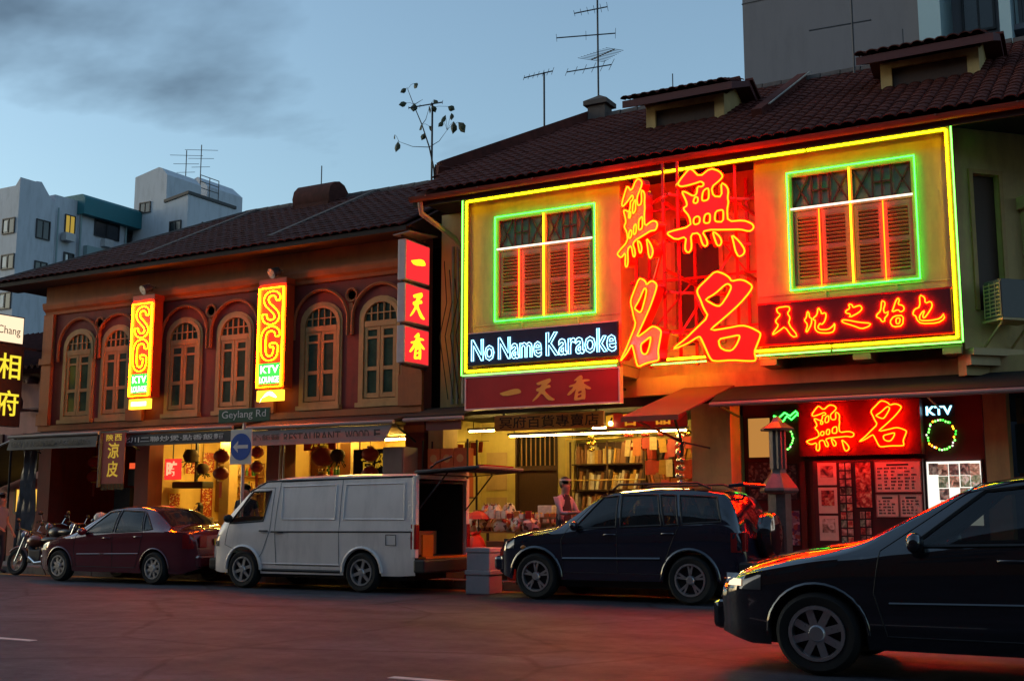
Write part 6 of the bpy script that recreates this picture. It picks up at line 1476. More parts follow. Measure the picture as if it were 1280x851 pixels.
def price_list(x0, x1, z0, z1, y, rows, cols, label):
    t = thing('poster', ((x0 + x1) / 2, y, z0), label, 'poster'); box('sheet', 'poster_paper', x0, x1, y - .014, y, z0, z1, t); b = MB(); w = (x1 - x0 - .06) / cols; h = (z1 - z0 - .1) / rows
    for c_ in range(cols):
        for r_ in range(rows):
            if rnd.random() < .12: continue
            xx = x0 + .03 + c_ * w; zz = z0 + .03 + r_ * h
            for q in range(rnd.randint(2, 4)): b.box(xx + q * w * .2, xx + q * w * .2 + w * .14, y - .0165, y - .0145, zz + h * .15, zz + h * .7)
    b.box(x0 + (x1 - x0) * .25, x0 + (x1 - x0) * .75, y - .0165, y - .0145, z1 - .06, z1 - .03); b.build('print', 'ink', t, kind='stuff')
    f = MB(); e = .015; f.box(x0 - e, x1 + e, y - .02, y, z0 - e, z0 - .001); f.box(x0 - e, x1 + e, y - .02, y, z1 + .001, z1 + e); f.box(x0 - e, x0 - .001, y - .02, y, z0, z1); f.box(x1 + .001, x1 + e, y - .02, y, z0, z1); f.build('border', 'poster_frame', t)
printed('photo_print', (.08, .03, .03), [(.5, .2, .12), (.3, .05, .05), (.6, .4, .3)], 16, thr=.35)
printed('photo_grid', (.1, .06, .05), [(.5, .35, .25), (.25, .12, .1), (.65, .55, .45)], 26, thr=.3)
printed('list_print', (.75, .55, .42), [(.12, .05, .05), (.5, .3, .22)], 30, stretch=(.6, 1, 1.3), thr=.78)
printed('lit_print', (.8, .78, .7), [(.1, .08, .06), (.6, .45, .3), (.15, .25, .12)], 16, emit=.55, thr=.4)
mat('poster_frame', (.3, .2, .16), .5); mat('poster_paper', (.7, .5, .38), .5, var=.1, scale=8)
YP = YK - .281
for k, (x0, x1, z0, z1) in enumerate(((-5.3, -4.98, 1.78, 2.16), (-5.3, -4.98, 1.3, 1.74), (-5.3, -4.98, .84, 1.26))):
    t = thing('poster', ((x0 + x1) / 2, YP, z0), ('topmost', 'middle', 'lowest')[k] + ' of three framed cream posters left of the photo strips', 'poster')
    box('sheet', 'poster_paper', x0, x1, YP - .02, YP - .004, z0, z1, t); box('picture', PICS[k], x0 + .05, x1 - .05, YP - .024, YP - .0205, z0 + .13, z1 - .05, t)
photo_strip(-4.94, -4.72, .5, 2.16, YP, 2, 12, 'narrow tall strip of small photographs on the lounge front')
shop_poster(-4.66, -4.4, 1.4, 2.16, YP, 'picture_stage', 'dark red picture poster between the photo strip and song list', 'ink')
photo_strip(-4.62, -4.42, .8, 1.34, YP, 2, 4, 'small photo strip below the dark red picture poster')
price_list(-4.32, -3.6, 1.66, 2.15, YP, 7, 6, 'wide cream price list under the red neon name')
price_list(-4.32, -3.98, 1.25, 1.6, YP, 5, 4, 'small cream list, nearer the photo strips, below the wide price list')
price_list(-3.94, -3.6, 1.25, 1.6, YP, 5, 4, 'small cream list, nearer the lit white board, below the wide price list')
t = thing('lit_board', (-3.1, YK - .1, 1.1), 'bright white lit board covered with small photographs', 'light board')
glow('board_white', (1.25, 1.2, 1.05)); box('panel', 'board_white', -3.52, -2.68, YK - .1, YK + .04, 1.1, 2.15, t)
PR = [picture('lit_photo_warm', [(.08, .04, .03), (.5, .3, .2), (.85, .7, .55)], 12, .5), picture('lit_photo_green', [(.04, .06, .04), (.3, .35, .2), (.8, .75, .65)], 11, .5), picture('lit_photo_dark', [(.02, .015, .02), (.2, .12, .1), (.6, .45, .35)], 13, .4)]
for i in range(5):
    for j in range(5):
        if (i < 1 and j < 4) or (j == 0 and i > 2) or rnd.random() < .12: continue
        dx_, dz_ = rnd.uniform(-.012, .012), rnd.uniform(-.012, .012); box('photograph', rnd.choice(PR), -3.5 + i * .165 + dx_, -3.345 + i * .165 + dx_, YK - .108 - .001 * ((i + j) % 3), YK - .102, 1.12 + j * .2 + dz_, 1.31 + j * .2 + dz_, t)
box('edge', 'steel', -3.54, -3.525, YK - .12, YK + .04, 1.08, 2.17, t); box('edge', 'steel', -2.675, -2.66, YK - .12, YK + .04, 1.08, 2.17, t)
b = MB(); b.box(-3.5, -3.46, YK - .06, YK - .02, .26, 1.1); b.box(-2.76, -2.72, YK - .06, YK - .02, .26, 1.1); b.build('leg', 'steel_dark', t)
# left of the lounge: screens of mosaic, small ad boards
printed('mosaic', (.03, .03, .03), [(.12, .14, .12), (.2, .17, .13), (.05, .06, .06)], 26, thr=.5)
glow('amber_pane', (.5, .22, .05)); 
shop_poster(-6.62, -6.15, 1.55, 2.2, YK - .005, 'mosaic', 'speckled dark mosaic panel beside the paper burner chimney', 'ink'); shop_poster(-6.05, -5.75, 1.55, 2.15, YK - .005, 'mosaic', 'narrow speckled dark panel next to the lounge post', 'ink')
shop_poster(-6.6, -6.2, 2.3, 3.0, YK - .005, 'amber_pane', 'glowing amber panel between the grey pier and green scroll', 'ink')
printed('ad_print', (.25, .22, .25), [(.1, .05, .12), (.45, .4, .42), (.3, .08, .06)], 18, thr=.4)
shop_poster(-6.1, -5.72, .75, 1.35, YK - .005, 'ad_print', 'pale printed advertisement low beside the lounge post', 'ink')
# blue chalk board at the right end
t = thing('menu_board', (-1.6, 20.8, 1.9), 'dark teal board with faint red script beside the lit photo board', 'sign')
mat('teal_board', (.012, .05, .06), .5, var=.2); box('board', 'teal_board', -2.15, .6, 20.8, 20.86, 1.95, 2.75, t); mat('faint_red', (.3, .1, .07), .6)
text_on(MB(), 'Nail &', (-2.0, 20.798, 2.4), FX, FN, .9, .24, .004).build('lettering', 'faint_red', t); text_on(MB(), 'spa', (-1.7, 20.798, 2.05), FX, FN, .4, .2, .004).build('lettering', 'faint_red', t)
b = MB(); b.bar((-2.0, 20.83, 2.75), (-2.0, 20.83, 3.25), .02); b.bar((.3, 20.83, 2.75), (.3, 20.83, 3.25), .02); b.build('hanger', 'steel_dark', t)
box('right_shop_wall', 'cream_wall', -2.2, 3, 21.6, 21.7, .145, 3.25, nh)
b = MB()
for k in range(30): b.box(-2.2, 3, 21.56 + (k % 2) * .02, 21.599, .2 + k * .06, .25 + k * .06)
b.build('roller_shutter', 'wood', nh)
# paper-offering burner: drum with a sloped cap, fluted chimney, pagoda cap
mat('burner_steel', (.13, .115, .11), .4, metal=.6, var=.2, scale=12, grime=.4)
t = thing('paper_burner', (-5.48, 18.6, .145), 'steel paper-offering burner with fluted chimney and pagoda cap on the pavement', 'burner')
x, y = -5.48, 18.6
b = MB(); b.lathe([(.21, 0), (.23, .05), (.19, .08), (.19, 1.45), (.22, 1.5)], (x, y, .157), 'z', 8); b.build('drum', 'burner_steel', t)
b = MB(); b.lathe([(.3, 1.46), (.32, 1.5), (.31, 1.54), (.13, 1.78), (.12, 1.86)], (x, y, .157), 'z', 6); b.build('sloped_cap', 'burner_steel', t)
b = MB()
for k in range(6): a = 2 * math.pi * k / 6; b.cyl((x + .085 * math.cos(a), y + .085 * math.sin(a), 2.0), (x + .085 * math.cos(a), y + .085 * math.sin(a), 2.64), .055, 8)
b.cyl((x, y, 2.0), (x, y, 2.64), .09, 10); b.build('chimney', 'burner_steel', t, smooth=40)
b = MB(); b.lathe([(.27, 2.46), (.28, 2.49), (.1, 2.6), (.05, 2.68), (0, 2.7)], (x, y, .157), 'z', 6); b.build('pagoda_cap', 'burner_steel', t)
box('fire_door', 'steel_dark', x - .12, x + .12, y - .235, y - .215, .7, 1.1, t)

# ------------------------------------------------------------------ what fills the two eateries
mat('shelf_wood', (.2, .09, .035), .6, var=.2, scale=9); mat('basket', (.06, .035, .02), .8, var=.3, scale=25); mat('paper_red', (.35, .02, .015), .6, var=.1)
mat('crockery', (.7, .66, .6), .3); bot = [mat('bottle_green', (.03, .12, .05), .15), mat('bottle_brown', (.14, .05, .015), .15), mat('bottle_red', (.35, .03, .02), .2), mat('bottle_pale', (.6, .5, .35), .2)]
bname = {'bottle_green': 'green', 'bottle_brown': 'brown', 'bottle_red': 'red', 'bottle_pale': 'pale'}
def side_shelf(x, y0, y1, zs, where, grp):
    t = thing('wall_shelf', (x, (y0 + y1) / 2, zs[0]), 'dark wooden bottle shelf on the ' + where, 'shelf')
    for z in zs: box('board', 'shelf_wood', x, x + .22, y0, y1, z - .03, z, t)
    for y in (y0, y1 - .03): box('side', 'shelf_wood', x, x + .22, y, y + .03, zs[0], zs[-1] + .35, t)
    for zi, z in enumerate(zs):
        y = y0 + .1
        while y < y1 - .08:
            m = rnd.choice(bot); r = rnd.uniform(.032, .045); h = rnd.uniform(.2, .33)
            MB().lathe([(r, 0), (r, h * .6), (r * .4, h * .75), (r * .38, h), (0, h)], (x + .11, y, z + .001), 'z', 8).build('bottle', m, None, bname[m.name] + ' bottle on the ' + ('lower', 'middle', 'upper')[zi] + ' board of the bottle shelf, ' + where, 'bottle', grp, smooth=40)
            y += rnd.uniform(.09, .16)
def bottle_shelf(x0, x1, y, zs, where, grp):
    t = thing('wall_shelf', ((x0 + x1) / 2, y, zs[0]), 'dark wooden bottle shelf on the ' + where, 'shelf')
    for z in zs: box('board', 'shelf_wood', x0, x1, y - .22, y, z - .03, z, t)
    for x in (x0, x1 - .03): box('side', 'shelf_wood', x, x + .03, y - .22, y, zs[0], zs[-1] + .4, t)
    for zi, z in enumerate(zs):
        x = x0 + .1
        while x < x1 - .08:
            m = rnd.choice(bot); r = rnd.uniform(.032, .045); h = rnd.uniform(.2, .33)
            MB().lathe([(r, 0), (r, h * .6), (r * .4, h * .75), (r * .38, h), (0, h)], (x, y - .11, z + .001), 'z', 8).build('bottle', m, None, bname[m.name] + ' bottle on the ' + ('lower', 'middle', 'upper')[zi] + ' bottle shelf, ' + where, 'bottle', grp, smooth=40)
            x += rnd.uniform(.09, .16)
side_shelf(-21.33, 22.6, 24.2, (1.4, 1.85, 2.3), 'lantern eatery side wall', 'bottles in the lantern eatery')
side_shelf(-17.28, 21.4, 23.4, (1.75, 2.15, 2.55), 'menu board eatery side wall', 'bottles in the menu board eatery')
for k, (x0, x1, z0, z1, w_) in enumerate(((21.5, 21.9, 2.3, 2.9, 'above the serving counter'), (21.0, 21.35, 1.35, 1.8, 'low beside the glowing red sign'), (22.1, 22.5, 2.35, 2.85, 'above the tall menu poster'))):
    side_poster(x0, x1, z0, z1, -21.32, 'menu_print', 'small red dish poster ' + w_, 'gold')
def basket(x, y, z, r, label):
    t = thing('hanging_basket', (x, y, z - r * 1.2), label, 'basket')
    MB().lathe([(0, -r), (r * .7, -r * .9), (r, -r * .2), (r * .8, r * .35), (r * .5, r * .6)], (x, y, z), 'z', 12, cap=False).build('woven_body', 'basket', t, smooth=50)
    b = MB()
    for a in range(10): b.bar((x + r * .6 * math.cos(a), y + r * .6 * math.sin(a), z - r * .8), (x + r * 1.15 * math.cos(a + .3), y + r * 1.15 * math.sin(a + .3), z - r * rnd.uniform(.9, 1.8)), .02)
    b.build('trailing_leaves', 'leaf_green', t); MB().cyl((x, y, z + r * .5), (x, y, 3.2), .008, 4).build('cord', 'ink', t)
mat('leaf_green', (.035, .05, .02), .7)
basket(-20.5, 20.85, 2.72, .2, 'dark hanging basket between the red lantern pairs'); basket(-20.2, 20.95, 2.4, .16, 'smaller dark hanging basket beside the pale pillar'); basket(-15.9, 20.6, 2.6, .17, 'dark hanging basket beside the black menu board')
box('pale_pillar', 'cream_trim', -20.35, -20.05, 21.7, 22.0, .16, 3.16, hB); box('pale_pillar', 'cream_trim', -16.6, -16.3, 21.6, 21.9, .16, 3.16, hC)
t = thing('overhead_sign', (-16.8, 20.8, 2.7), 'red board hung high at the edge of the menu board eatery', 'sign'); box('board', 'paper_red', -17.1, -16.2, 20.9, 20.94, 2.72, 3.0, t); text_on(MB(), '海鮮', (-16.9, 20.898, 2.76), FX, FN, .5, .2, .004, .01).build('lettering', 'letter_yellow', t); MB().bar((-16.65, 20.92, 3.0), (-16.65, 20.92, 3.2), .02).build('hanger', 'steel_dark', t)
for k in range(5):
    x = -21.0; y_ = 21.15 + k * .24; t = thing('dish_stack', (x, y_, 1.16), 'stack of white plates on the wooden serving counter', 'plates', 'plate stacks on the serving counter')
    b = MB(); n_ = rnd.randint(4, 9)
    for q in range(n_): b.lathe([(.05, 0), (.1, .014), (.1, .018), (0, .012)], (x, y_, 1.161 + q * .012), 'z', 12)
    b.build('plates', 'crockery', t)
t = thing('wall_fan', (-17.9, 22.0, 2.5), 'white wall fan inside the lantern eatery', 'fan'); b = MB()
for q in range(3): b.lathe([(.2 - q * .06, 0), (.205 - q * .06, .01), (.2 - q * .06, .02)], (-17.95, 21.9, 2.5), 'y', 20, cap=False)
for q in range(12): a = q * math.pi / 6; b.bar((-17.95, 21.9, 2.5), (-17.95 + .2 * math.cos(a), 21.9, 2.5 + .2 * math.sin(a)), .006)
b.build('cage', 'white_metal', t); MB().bar((-17.95, 21.95, 2.5), (-17.56, 22.1, 2.5), .04).build('arm', 'white_metal', t)
# ------------------------------------------------------------------ goods stall on the pavement
def stall_table(x0, x1, y0, y1, z, label):
    t = thing('stall_table', ((x0 + x1) / 2, (y0 + y1) / 2, .157), label, 'table')
    box('table_top', 'wood', x0, x1, y0, y1, z - .03, z, t)
    for x in (x0 + .06, x1 - .06):
        for y in (y0 + .06, y1 - .06): MB().bar((x, y, .157), (x, y, z - .03), .04).build('leg', 'wood_dark', t)
stall_table(-11.5, -9.95, 18.55, 19.15, .98, 'low stall table heaped with printed bags beside the white foam boxes')
stall_table(-11.6, -9.9, 19.2, 19.75, 1.14, 'taller stall table of jars behind the printed bags')
printed('bag_print', (.6, .52, .42), [(.35, .05, .03), (.1, .07, .05), (.5, .3, .1)], 16, thr=.6); printed('bag_print_red', (.5, .1, .05), [(.6, .5, .4), (.15, .03, .02)], 18, thr=.55); printed('bag_print_gold', (.5, .36, .14), [(.2, .08, .03), (.6, .5, .35)], 16, thr=.55)
def bag(x, y, z, r, h, m, label, grp):
    b = MB(); n = 10; prof = [(0, 0), (r * .8, .0), (r, h * .25), (r * .95, h * .6), (r * .5, h * .88), (r * .18, h * .93), (r * .4, h), (0, h * .97)]
    b.lathe(prof, (0, 0, 0), 'z', n)
    b.v = [(x + p[0] * (1 + rnd.uniform(-.2, .2)), y + p[1] * (1 + rnd.uniform(-.2, .2)), z + p[2] * (1 + rnd.uniform(-.06, .08) * (p[2] > .01))) for p in b.v]
    return b.build('goods_bag', m, None, label, 'bag', grp, smooth=35)
for k in range(14):
    bag(-11.35 + k * .105, 18.68 + rnd.uniform(0, .32), .981, rnd.uniform(.1, .15), rnd.uniform(.22, .36), rnd.choice(('bag_print', 'bag_print', 'bag_print_gold')), 'pale printed bag of offerings heaped on the low stall table', 'printed bags on the low stall table')
for k in range(5): bag(-11.42 + k * .13, 19.4 + rnd.uniform(-.05, .15), 1.141, .12, .34, 'bag_print', 'tall pale printed bag at the lantern-rack end of the jar table', 'tall printed bags on the jar table')
glass('jar_glass', (.1, .05, .03), .3)
jar_col = [mat('jar_red', (.3, .03, .02), .3), mat('jar_brown', (.2, .08, .03), .3), mat('jar_cream', (.5, .4, .25), .3)]
for k in range(13):
    x = -10.85 + k * .075; y = 19.3 + (k % 3) * .12; r = .034; m = rnd.choice(jar_col)
    t = thing('jar', (x, y, 1.141), {'jar_red': 'red', 'jar_brown': 'brown', 'jar_cream': 'cream'}[m.name] + ' jar with gold lid on the jar table', 'jar', 'jars on the jar table')
    MB().lathe([(r, 0), (r * 1.05, .02), (r * 1.05, .13), (r * .8, .155)], (x, y, 1.141), 'z', 10).build('jar_body', m, t, smooth=40); MB().lathe([(r * .85, .156), (r * .85, .18), (0, .182)], (x, y, 1.141), 'z', 10).build('lid', 'gold', t)
box('cream_box', 'packet_white', -10.35, -10.05, 19.5, 19.7, 1.141, 1.45, None, bevel=.01, label='white carton standing among the jars on the stall', cat='box')
# wooden display rack with candles
t = thing('display_shelf', (-9.55, 18.9, .157), 'wooden display shelf of candles beside the shopper', 'shelf')
for x in (-9.88, -9.22):
    for y in (18.75, 19.1): MB().bar((x, y, .157), (x, y, 1.22), .035).build('leg', 'wood', t)
for z in (.6, .9, 1.2): box('shelf', 'wood', -9.9, -9.2, 18.72, 19.13, z, z + .035, t)
mat('candle', (.55, .42, .15), .5)
for k in range(7): MB().cyl((-9.82 + k * .09, 18.9, .936), (-9.82 + k * .09, 18.9, .936 + .14 + (k % 3) * .04), .025, 8).build('candle', 'candle', None, 'stubby yellow candle on the wooden display shelf', 'candle', 'candles on the display shelf')
for k in range(5): box('soap_box', 'packet_orange', -9.85 + k * .13, -9.75 + k * .13, 18.8, 19.0, 1.236, 1.3, None, label='small orange box on top of the wooden display shelf', cat='box', group='orange boxes on the display shelf')
# orange cartons on a steel rack, grey cabinet
t = thing('steel_rack', (-12.55, 19.8, .157), 'thin black steel rack holding orange cartons', 'rack')
for x in (-13.0, -11.95):
    for y in (19.6, 19.95): MB().bar((x, y, .157), (x, y, 2.75), .03).build('upright', 'steel_dark', t)
for z in (.9, 1.62, 2.18): box('shelf', 'steel_dark', -13.0, -11.95, 19.58, 19.97, z - .02, z, t)
mat('carton_orange', (.5, .11, .03), .6, var=.15, scale=8); mat('carton_print', (.55, .3, .1), .6)
for z in (1.621, 2.181):
    for k in range(3):
        x = -12.9 + k * .31
        t = thing('goods_carton', (x + .14, 19.75, z), 'orange carton with round gold emblem, ' + ('upper' if z > 2 else 'middle') + ' shelf of the steel rack', 'carton', 'orange cartons on the steel rack')
        box('carton', 'carton_orange', x, x + .29, 19.62, 19.9, z, z + .4, t, bevel=.006)
        MB().lathe([(0, 0), (.08, 0), (.08, -.004), (0, -.004)], (x + .145, 19.618, z + .2), 'y', 14).build('emblem', 'carton_print', t)
t = thing('steel_cabinet', (-13.0, 19.3, .157), 'grey steel cabinet behind the van tailgate', 'cabinet')
box('case', 'grey_paint', -13.55, -13.05, 19.0, 19.5, .157, 2.6, t, bevel=.01)
for z in (.3, 1.1, 1.9): box('drawer_front', 'grey_paint', -13.52, -13.08, 18.985, 18.999, z, z + .7, t)
# red umbrella lying over the bags, red tub, foam boxes
mat('umbrella_red', (.55, .05, .02), .5, var=.1); mat('foam', (.62, .55, .52), .7, var=.06, scale=10)
t = thing('folded_umbrella', (-11.2, 18.75, 1.25), 'small orange-red umbrella open over the printed bags', 'umbrella')
MB().lathe([(.26, 1.2), (.2, 1.27), (.1, 1.33), (0, 1.35)], (-11.1, 18.6, 0), 'z', 8).build('canopy', 'umbrella_red', t); MB().cyl((-11.1, 18.6, .98), (-11.1, 18.6, 1.36), .01, 5).build('shaft', 'steel_dark', t)
t = thing('plastic_tub', (-9.95, 17.95, .157), 'red plastic tub on the pavement by the navy car bonnet', 'tub')
MB().lathe([(.2, 0), (.27, .5), (.3, .52), (.3, .55), (.26, .55), (.19, .03), (0, .03)], (-9.95, 18.05, .157), 'z', 18).build('tub', 'umbrella_red', t, smooth=40)
t = thing('plastic_sack', (-10.9, 18.2, .157), 'orange-red plastic sack tied at the top, beside the foam boxes', 'sack'); bg = bag(-10.95, 18.25, .157, .26, .8, 'umbrella_red', None, None); bg.parent = t; bg.location = Vector(bg.location) - WL[t]; bg.name = 'sack_body'
def foam_box(x0, x1, y0, y1, z, h, label):
    t = thing('foam_box', ((x0 + x1) / 2, (y0 + y1) / 2, z), label, 'box'); box('tub', 'foam', x0 + .015, x1 - .015, y0 + .015, y1 - .015, z, z + h - .08, t, bevel=.012); box('lid', 'foam', x0, x1, y0, y1, z + h - .078, z + h, t, bevel=.012)
foam_box(-10.2, -9.72, 16.65, 17.1, 0, .38, 'lower pinkish foam box on the road behind the van'); foam_box(-10.19, -9.73, 16.66, 17.09, .381, .36, 'upper pinkish foam box stacked on another behind the van')
foam_box(-10.9, -10.3, 18.0, 18.4, .157, .45, 'wide foam box on the pavement under the stall table') if False else None

mat('cardboard', (.28, .16, .08), .75, var=.15, scale=7)
def carton(x, y, z, w, d, h, rz, label):
    t = thing('cardboard_carton', (x, y, z), label, 'carton'); MB().cbox(x, y, z, w, d, h, rz).build('carton', 'cardboard', t, bevel=.006); MB().cbox(x, y, z + h + .001, .05, d, .002, rz).build('tape', 'wood', t)
carton(-11.3, 18.15, .157, .5, .4, .36, .15, 'brown carton on the pavement nearest the van bumper'); carton(-11.25, 18.17, .519, .42, .36, .3, -.1, 'brown carton stacked on the one by the van bumper')
carton(-10.45, 18.2, .157, .46, .4, .4, -.2, 'brown carton beside the tied red sack'); carton(-10.42, 18.22, .56, .4, .34, .26, .1, 'brown carton stacked beside the tied red sack')
for k in range(9): bag(-11.45 + k * .19, 18.28 + rnd.uniform(-.04, .1), .83 if k < 2 else .985, rnd.uniform(.09, .13), rnd.uniform(.16, .26), rnd.choice(('bag_print_red', 'bag_print_gold', 'bag_print')), 'small bag perched along the front edge of the low stall table', 'small bags along the stall edge') if k > 8 else None
for k in range(12):
    m_ = rnd.choice(('packet_red', 'packet_gold', 'packet_orange', 'packet_white')); x_ = -11.4 + k * .12
    MB().cbox(x_, 18.62 + rnd.uniform(-.02, .03), 1.2 + rnd.uniform(0, .02), .1, .08, rnd.uniform(.08, .16), rnd.uniform(-.4, .4)).build('gift_box', m_, None, m_.split('_')[1] + ' little gift box in the row laid over the printed bags', 'box', 'gift boxes over the printed bags')
# ------------------------------------------------------------------ street furniture
mat('sign_green', (.015, .07, .04), .4, var=.1); mat('sign_blue', (.02, .08, .35), .35); mat('galv', (.3, .3, .31), .45, metal=.6, var=.15, scale=12)
t = thing('street_sign', (-16.2, 17.95, .157), 'green Geylang Rd street name plate on a steel post with round blue arrow', 'street sign')
MB().cyl((-16.22, 17.95, .157), (-16.22, 17.95, 3.36), .035, 10).build('post', 'galv', t)
pl = MB().box(-16.86, -15.5, 17.87, 17.9, 3.12, 3.4).build('name_plate', 'sign_green', t, bevel=.01)
text_on(MB(), 'Geylang Rd', (-16.76, 17.868, 3.17), FX, FN, 1.16, .19, .003).build('lettering', 'letter_white', pl)
sq = MB().box(-16.52, -15.96, 17.885, 17.9, 2.28, 2.98).build('back_plate', 'sign_edge', t)
MB().lathe([(0, 0), (.27, 0), (.27, -.006), (0, -.006)], (-16.24, 17.884, 2.63), 'y', 28).build('blue_disc', 'sign_blue', sq)
MB().plate([[(-.2, 0), (-.07, .12), (-.07, .06), (-.1, .035), (.19, .035), (.19, -.035), (-.1, -.035), (-.07, -.06), (-.07, -.12)]], (-16.24, 17.876, 2.63), FX, FZ, FN, .002).build('arrow', 'letter_white', sq)
t = thing('conduit', (-17.05, 19.9, .157), 'pale steel conduit pair on the pier beside the round arrow sign', 'conduit')
for x in (-16.95, -16.85): MB().cyl((x, 19.93, .157), (x, 19.93, 3.15), .025, 6).build('pipe', 'galv', t)

# ------------------------------------------------------------------ motorcycles
mat('bike_orange', (.16, .035, .01), .3, spec=.6, coat=.5); mat('bike_black', (.02, .02, .022), .35, spec=.5); mat('helmet', (.55, .48, .36), .3, spec=.5); mat('headlamp_glass', (.3, .4, .5), .1, spec=.8)
def motorbike(loc, rz, paint, label):
    t = thing('motorcycle', (0, 0, 0), label, 'motorcycle', 'motorcycles parked by the lane')
    for x in (-.63, .62):
        w = MB().lathe([(.2, -.04), (.27, -.05), (.3, -.03), (.305, 0), (.3, .03), (.27, .05), (.2, .04)], (x, 0, .305), 'y', 24, cap=False).build('wheel', 'tyre', t, smooth=40)
        b = MB(); b.lathe([(.2, -.03), (.205, 0), (.2, .03), (.185, .03), (.185, -.03), (.2, -.03)], (x, 0, .305), 'y', 24, cap=False)
        for k in range(6): a = math.pi * k / 3; b.bar((x, 0, .305), (x + .19 * math.cos(a), 0, .305 + .19 * math.sin(a)), .025, .02)
        b.cyl((x, -.05, .305), (x, .05, .305), .05, 10); b.build('rim', 'alloy', w, smooth=40)
        MB().tube([(x + .33 * math.cos(R(a)), 0, .305 + .33 * math.sin(R(a))) for a in range(20, 150, 10)], .045, 6).build('mudguard', paint, t, smooth=60)
    b = MB()
    for y in (-.08, .08): b.cyl((-.63, y, .305), (-.4, y * .9, .98), .022, 8)
    b.build('fork', 'chrome', t)
    b = MB(); b.tube([(-.42, 0, .9), (-.2, 0, .72), (.1, 0, .68), (.45, 0, .72), (.75, 0, .8)], .03, 6); b.tube([(-.4, 0, .85), (-.25, 0, .4), (.2, 0, .32), (.62, 0, .305)], .028, 6); b.build('frame', 'steel_dark', t)
    b = MB(); b.box(-.2, .18, -.13, .13, .28, .58); b.cyl((-.15, 0, .5), (-.3, 0, .66), .09, 10)
    b.build('engine', 'steel_dark', t, bevel=.03)
    MB().ball((-.15, 0, .78), .2, 12, 8, (1.35, .72, .72)).build('fuel_tank', paint, t, smooth=60)
    MB().ball((.35, 0, .8), .3, 12, 8, (1.25, .45, .28)).build('seat', 'bike_black', t, smooth=60)
    MB().ball((.72, 0, .72), .16, 10, 8, (1.2, .6, .6)).build('tail_fairing', paint, t, smooth=60)
    b = MB(); b.tube([(-.36, -.36, 1.0), (-.44, -.25, 1.04), (-.42, 0, 1.0), (-.44, .25, 1.04), (-.36, .36, 1.0)], .016, 6); b.build('handlebar', 'chrome', t)
    for y in (-.36, .36):
        MB().cyl((-.36, y, 1.0), (-.33, y * 1.2, .99), .024, 8).build('grip', 'rubber', t)
        m_ = MB().ball((-.42, y * .95, 1.22), .06, 8, 6, (.4, 1.2, .8)).build('mirror', 'bike_black', t, smooth=60); MB().cyl((-.42, y * .7, 1.03), (-.42, y * .92, 1.2), .008, 5).build('stem', 'chrome', m_)
    MB().ball((-.52, 0, .92), .1, 12, 8, (.8, 1, 1)).build('headlight', 'headlamp_glass', t, smooth=60)
    MB().tube([(-.15, -.13, .4), (.1, -.17, .27), (.4, -.18, .3), (.85, -.18, .4)], .04, 8).build('exhaust', 'chrome', t, smooth=60)
    MB().ball((.75, 0, .86), .04, 8, 6, (.6, 1.6, .8)).build('tail_light', 'tail_lens', t)
    MB().bar((.0, .08, .32), (.08, .24, .02), .02).build('side_stand', 'steel_dark', t)
    t.location = loc; t.rotation_euler = (R(-7), 0, rz); t.scale = (.93, .93, .93); WL[t] = Vector(loc); return t
motorbike((-21.2, 17.15, .0), R(4), 'bike_orange', 'orange motorcycle leaning by the front of the dark red sedan')
motorbike((-22.1, 18.35, .157), R(-12), 'bike_black', 'black motorcycle on the pavement behind the orange one')
motorbike((-20.9, 18.2, .157), R(8), 'bike_black', 'black motorcycle on the pavement carrying the pale helmet')
t = thing('motorcycle_helmet', (-20.5, 18.2, 1.05), 'pale cream open-face helmet resting on a motorcycle seat', 'helmet')
MB().lathe([(.1, 0), (.14, .03), (.155, .12), (.14, .22), (.09, .28), (0, .305)], (-20.52, 18.22, 1.04), 'z', 16).build('shell', 'helmet', t, smooth=60)
MB().ball((-20.6, 18.14, 1.15), .1, 10, 6, (.9, .9, .7)).build('visor', 'screen_glass', t, smooth=60)
t = thing('crate_box', (-20.1, 18.6, .157), 'red plastic crate on the pavement behind the sedan bonnet', 'crate')
b = MB()
for z in (.157, .157 + .25, .157 + .5):
    b.box(-20.3, -19.8, 18.5, 18.52, z, z + .2); b.box(-20.3, -19.8, 18.88, 18.9, z, z + .2); b.box(-20.3, -20.28, 18.52, 18.88, z, z + .2); b.box(-19.82, -19.8, 18.52, 18.88, z, z + .2)
for x in (-20.3, -19.83):
    for y in (18.5, 18.87): b.box(x, x + .03, y, y + .03, .157, 1.0)
b.build('slatted_body', 'umbrella_red', t)

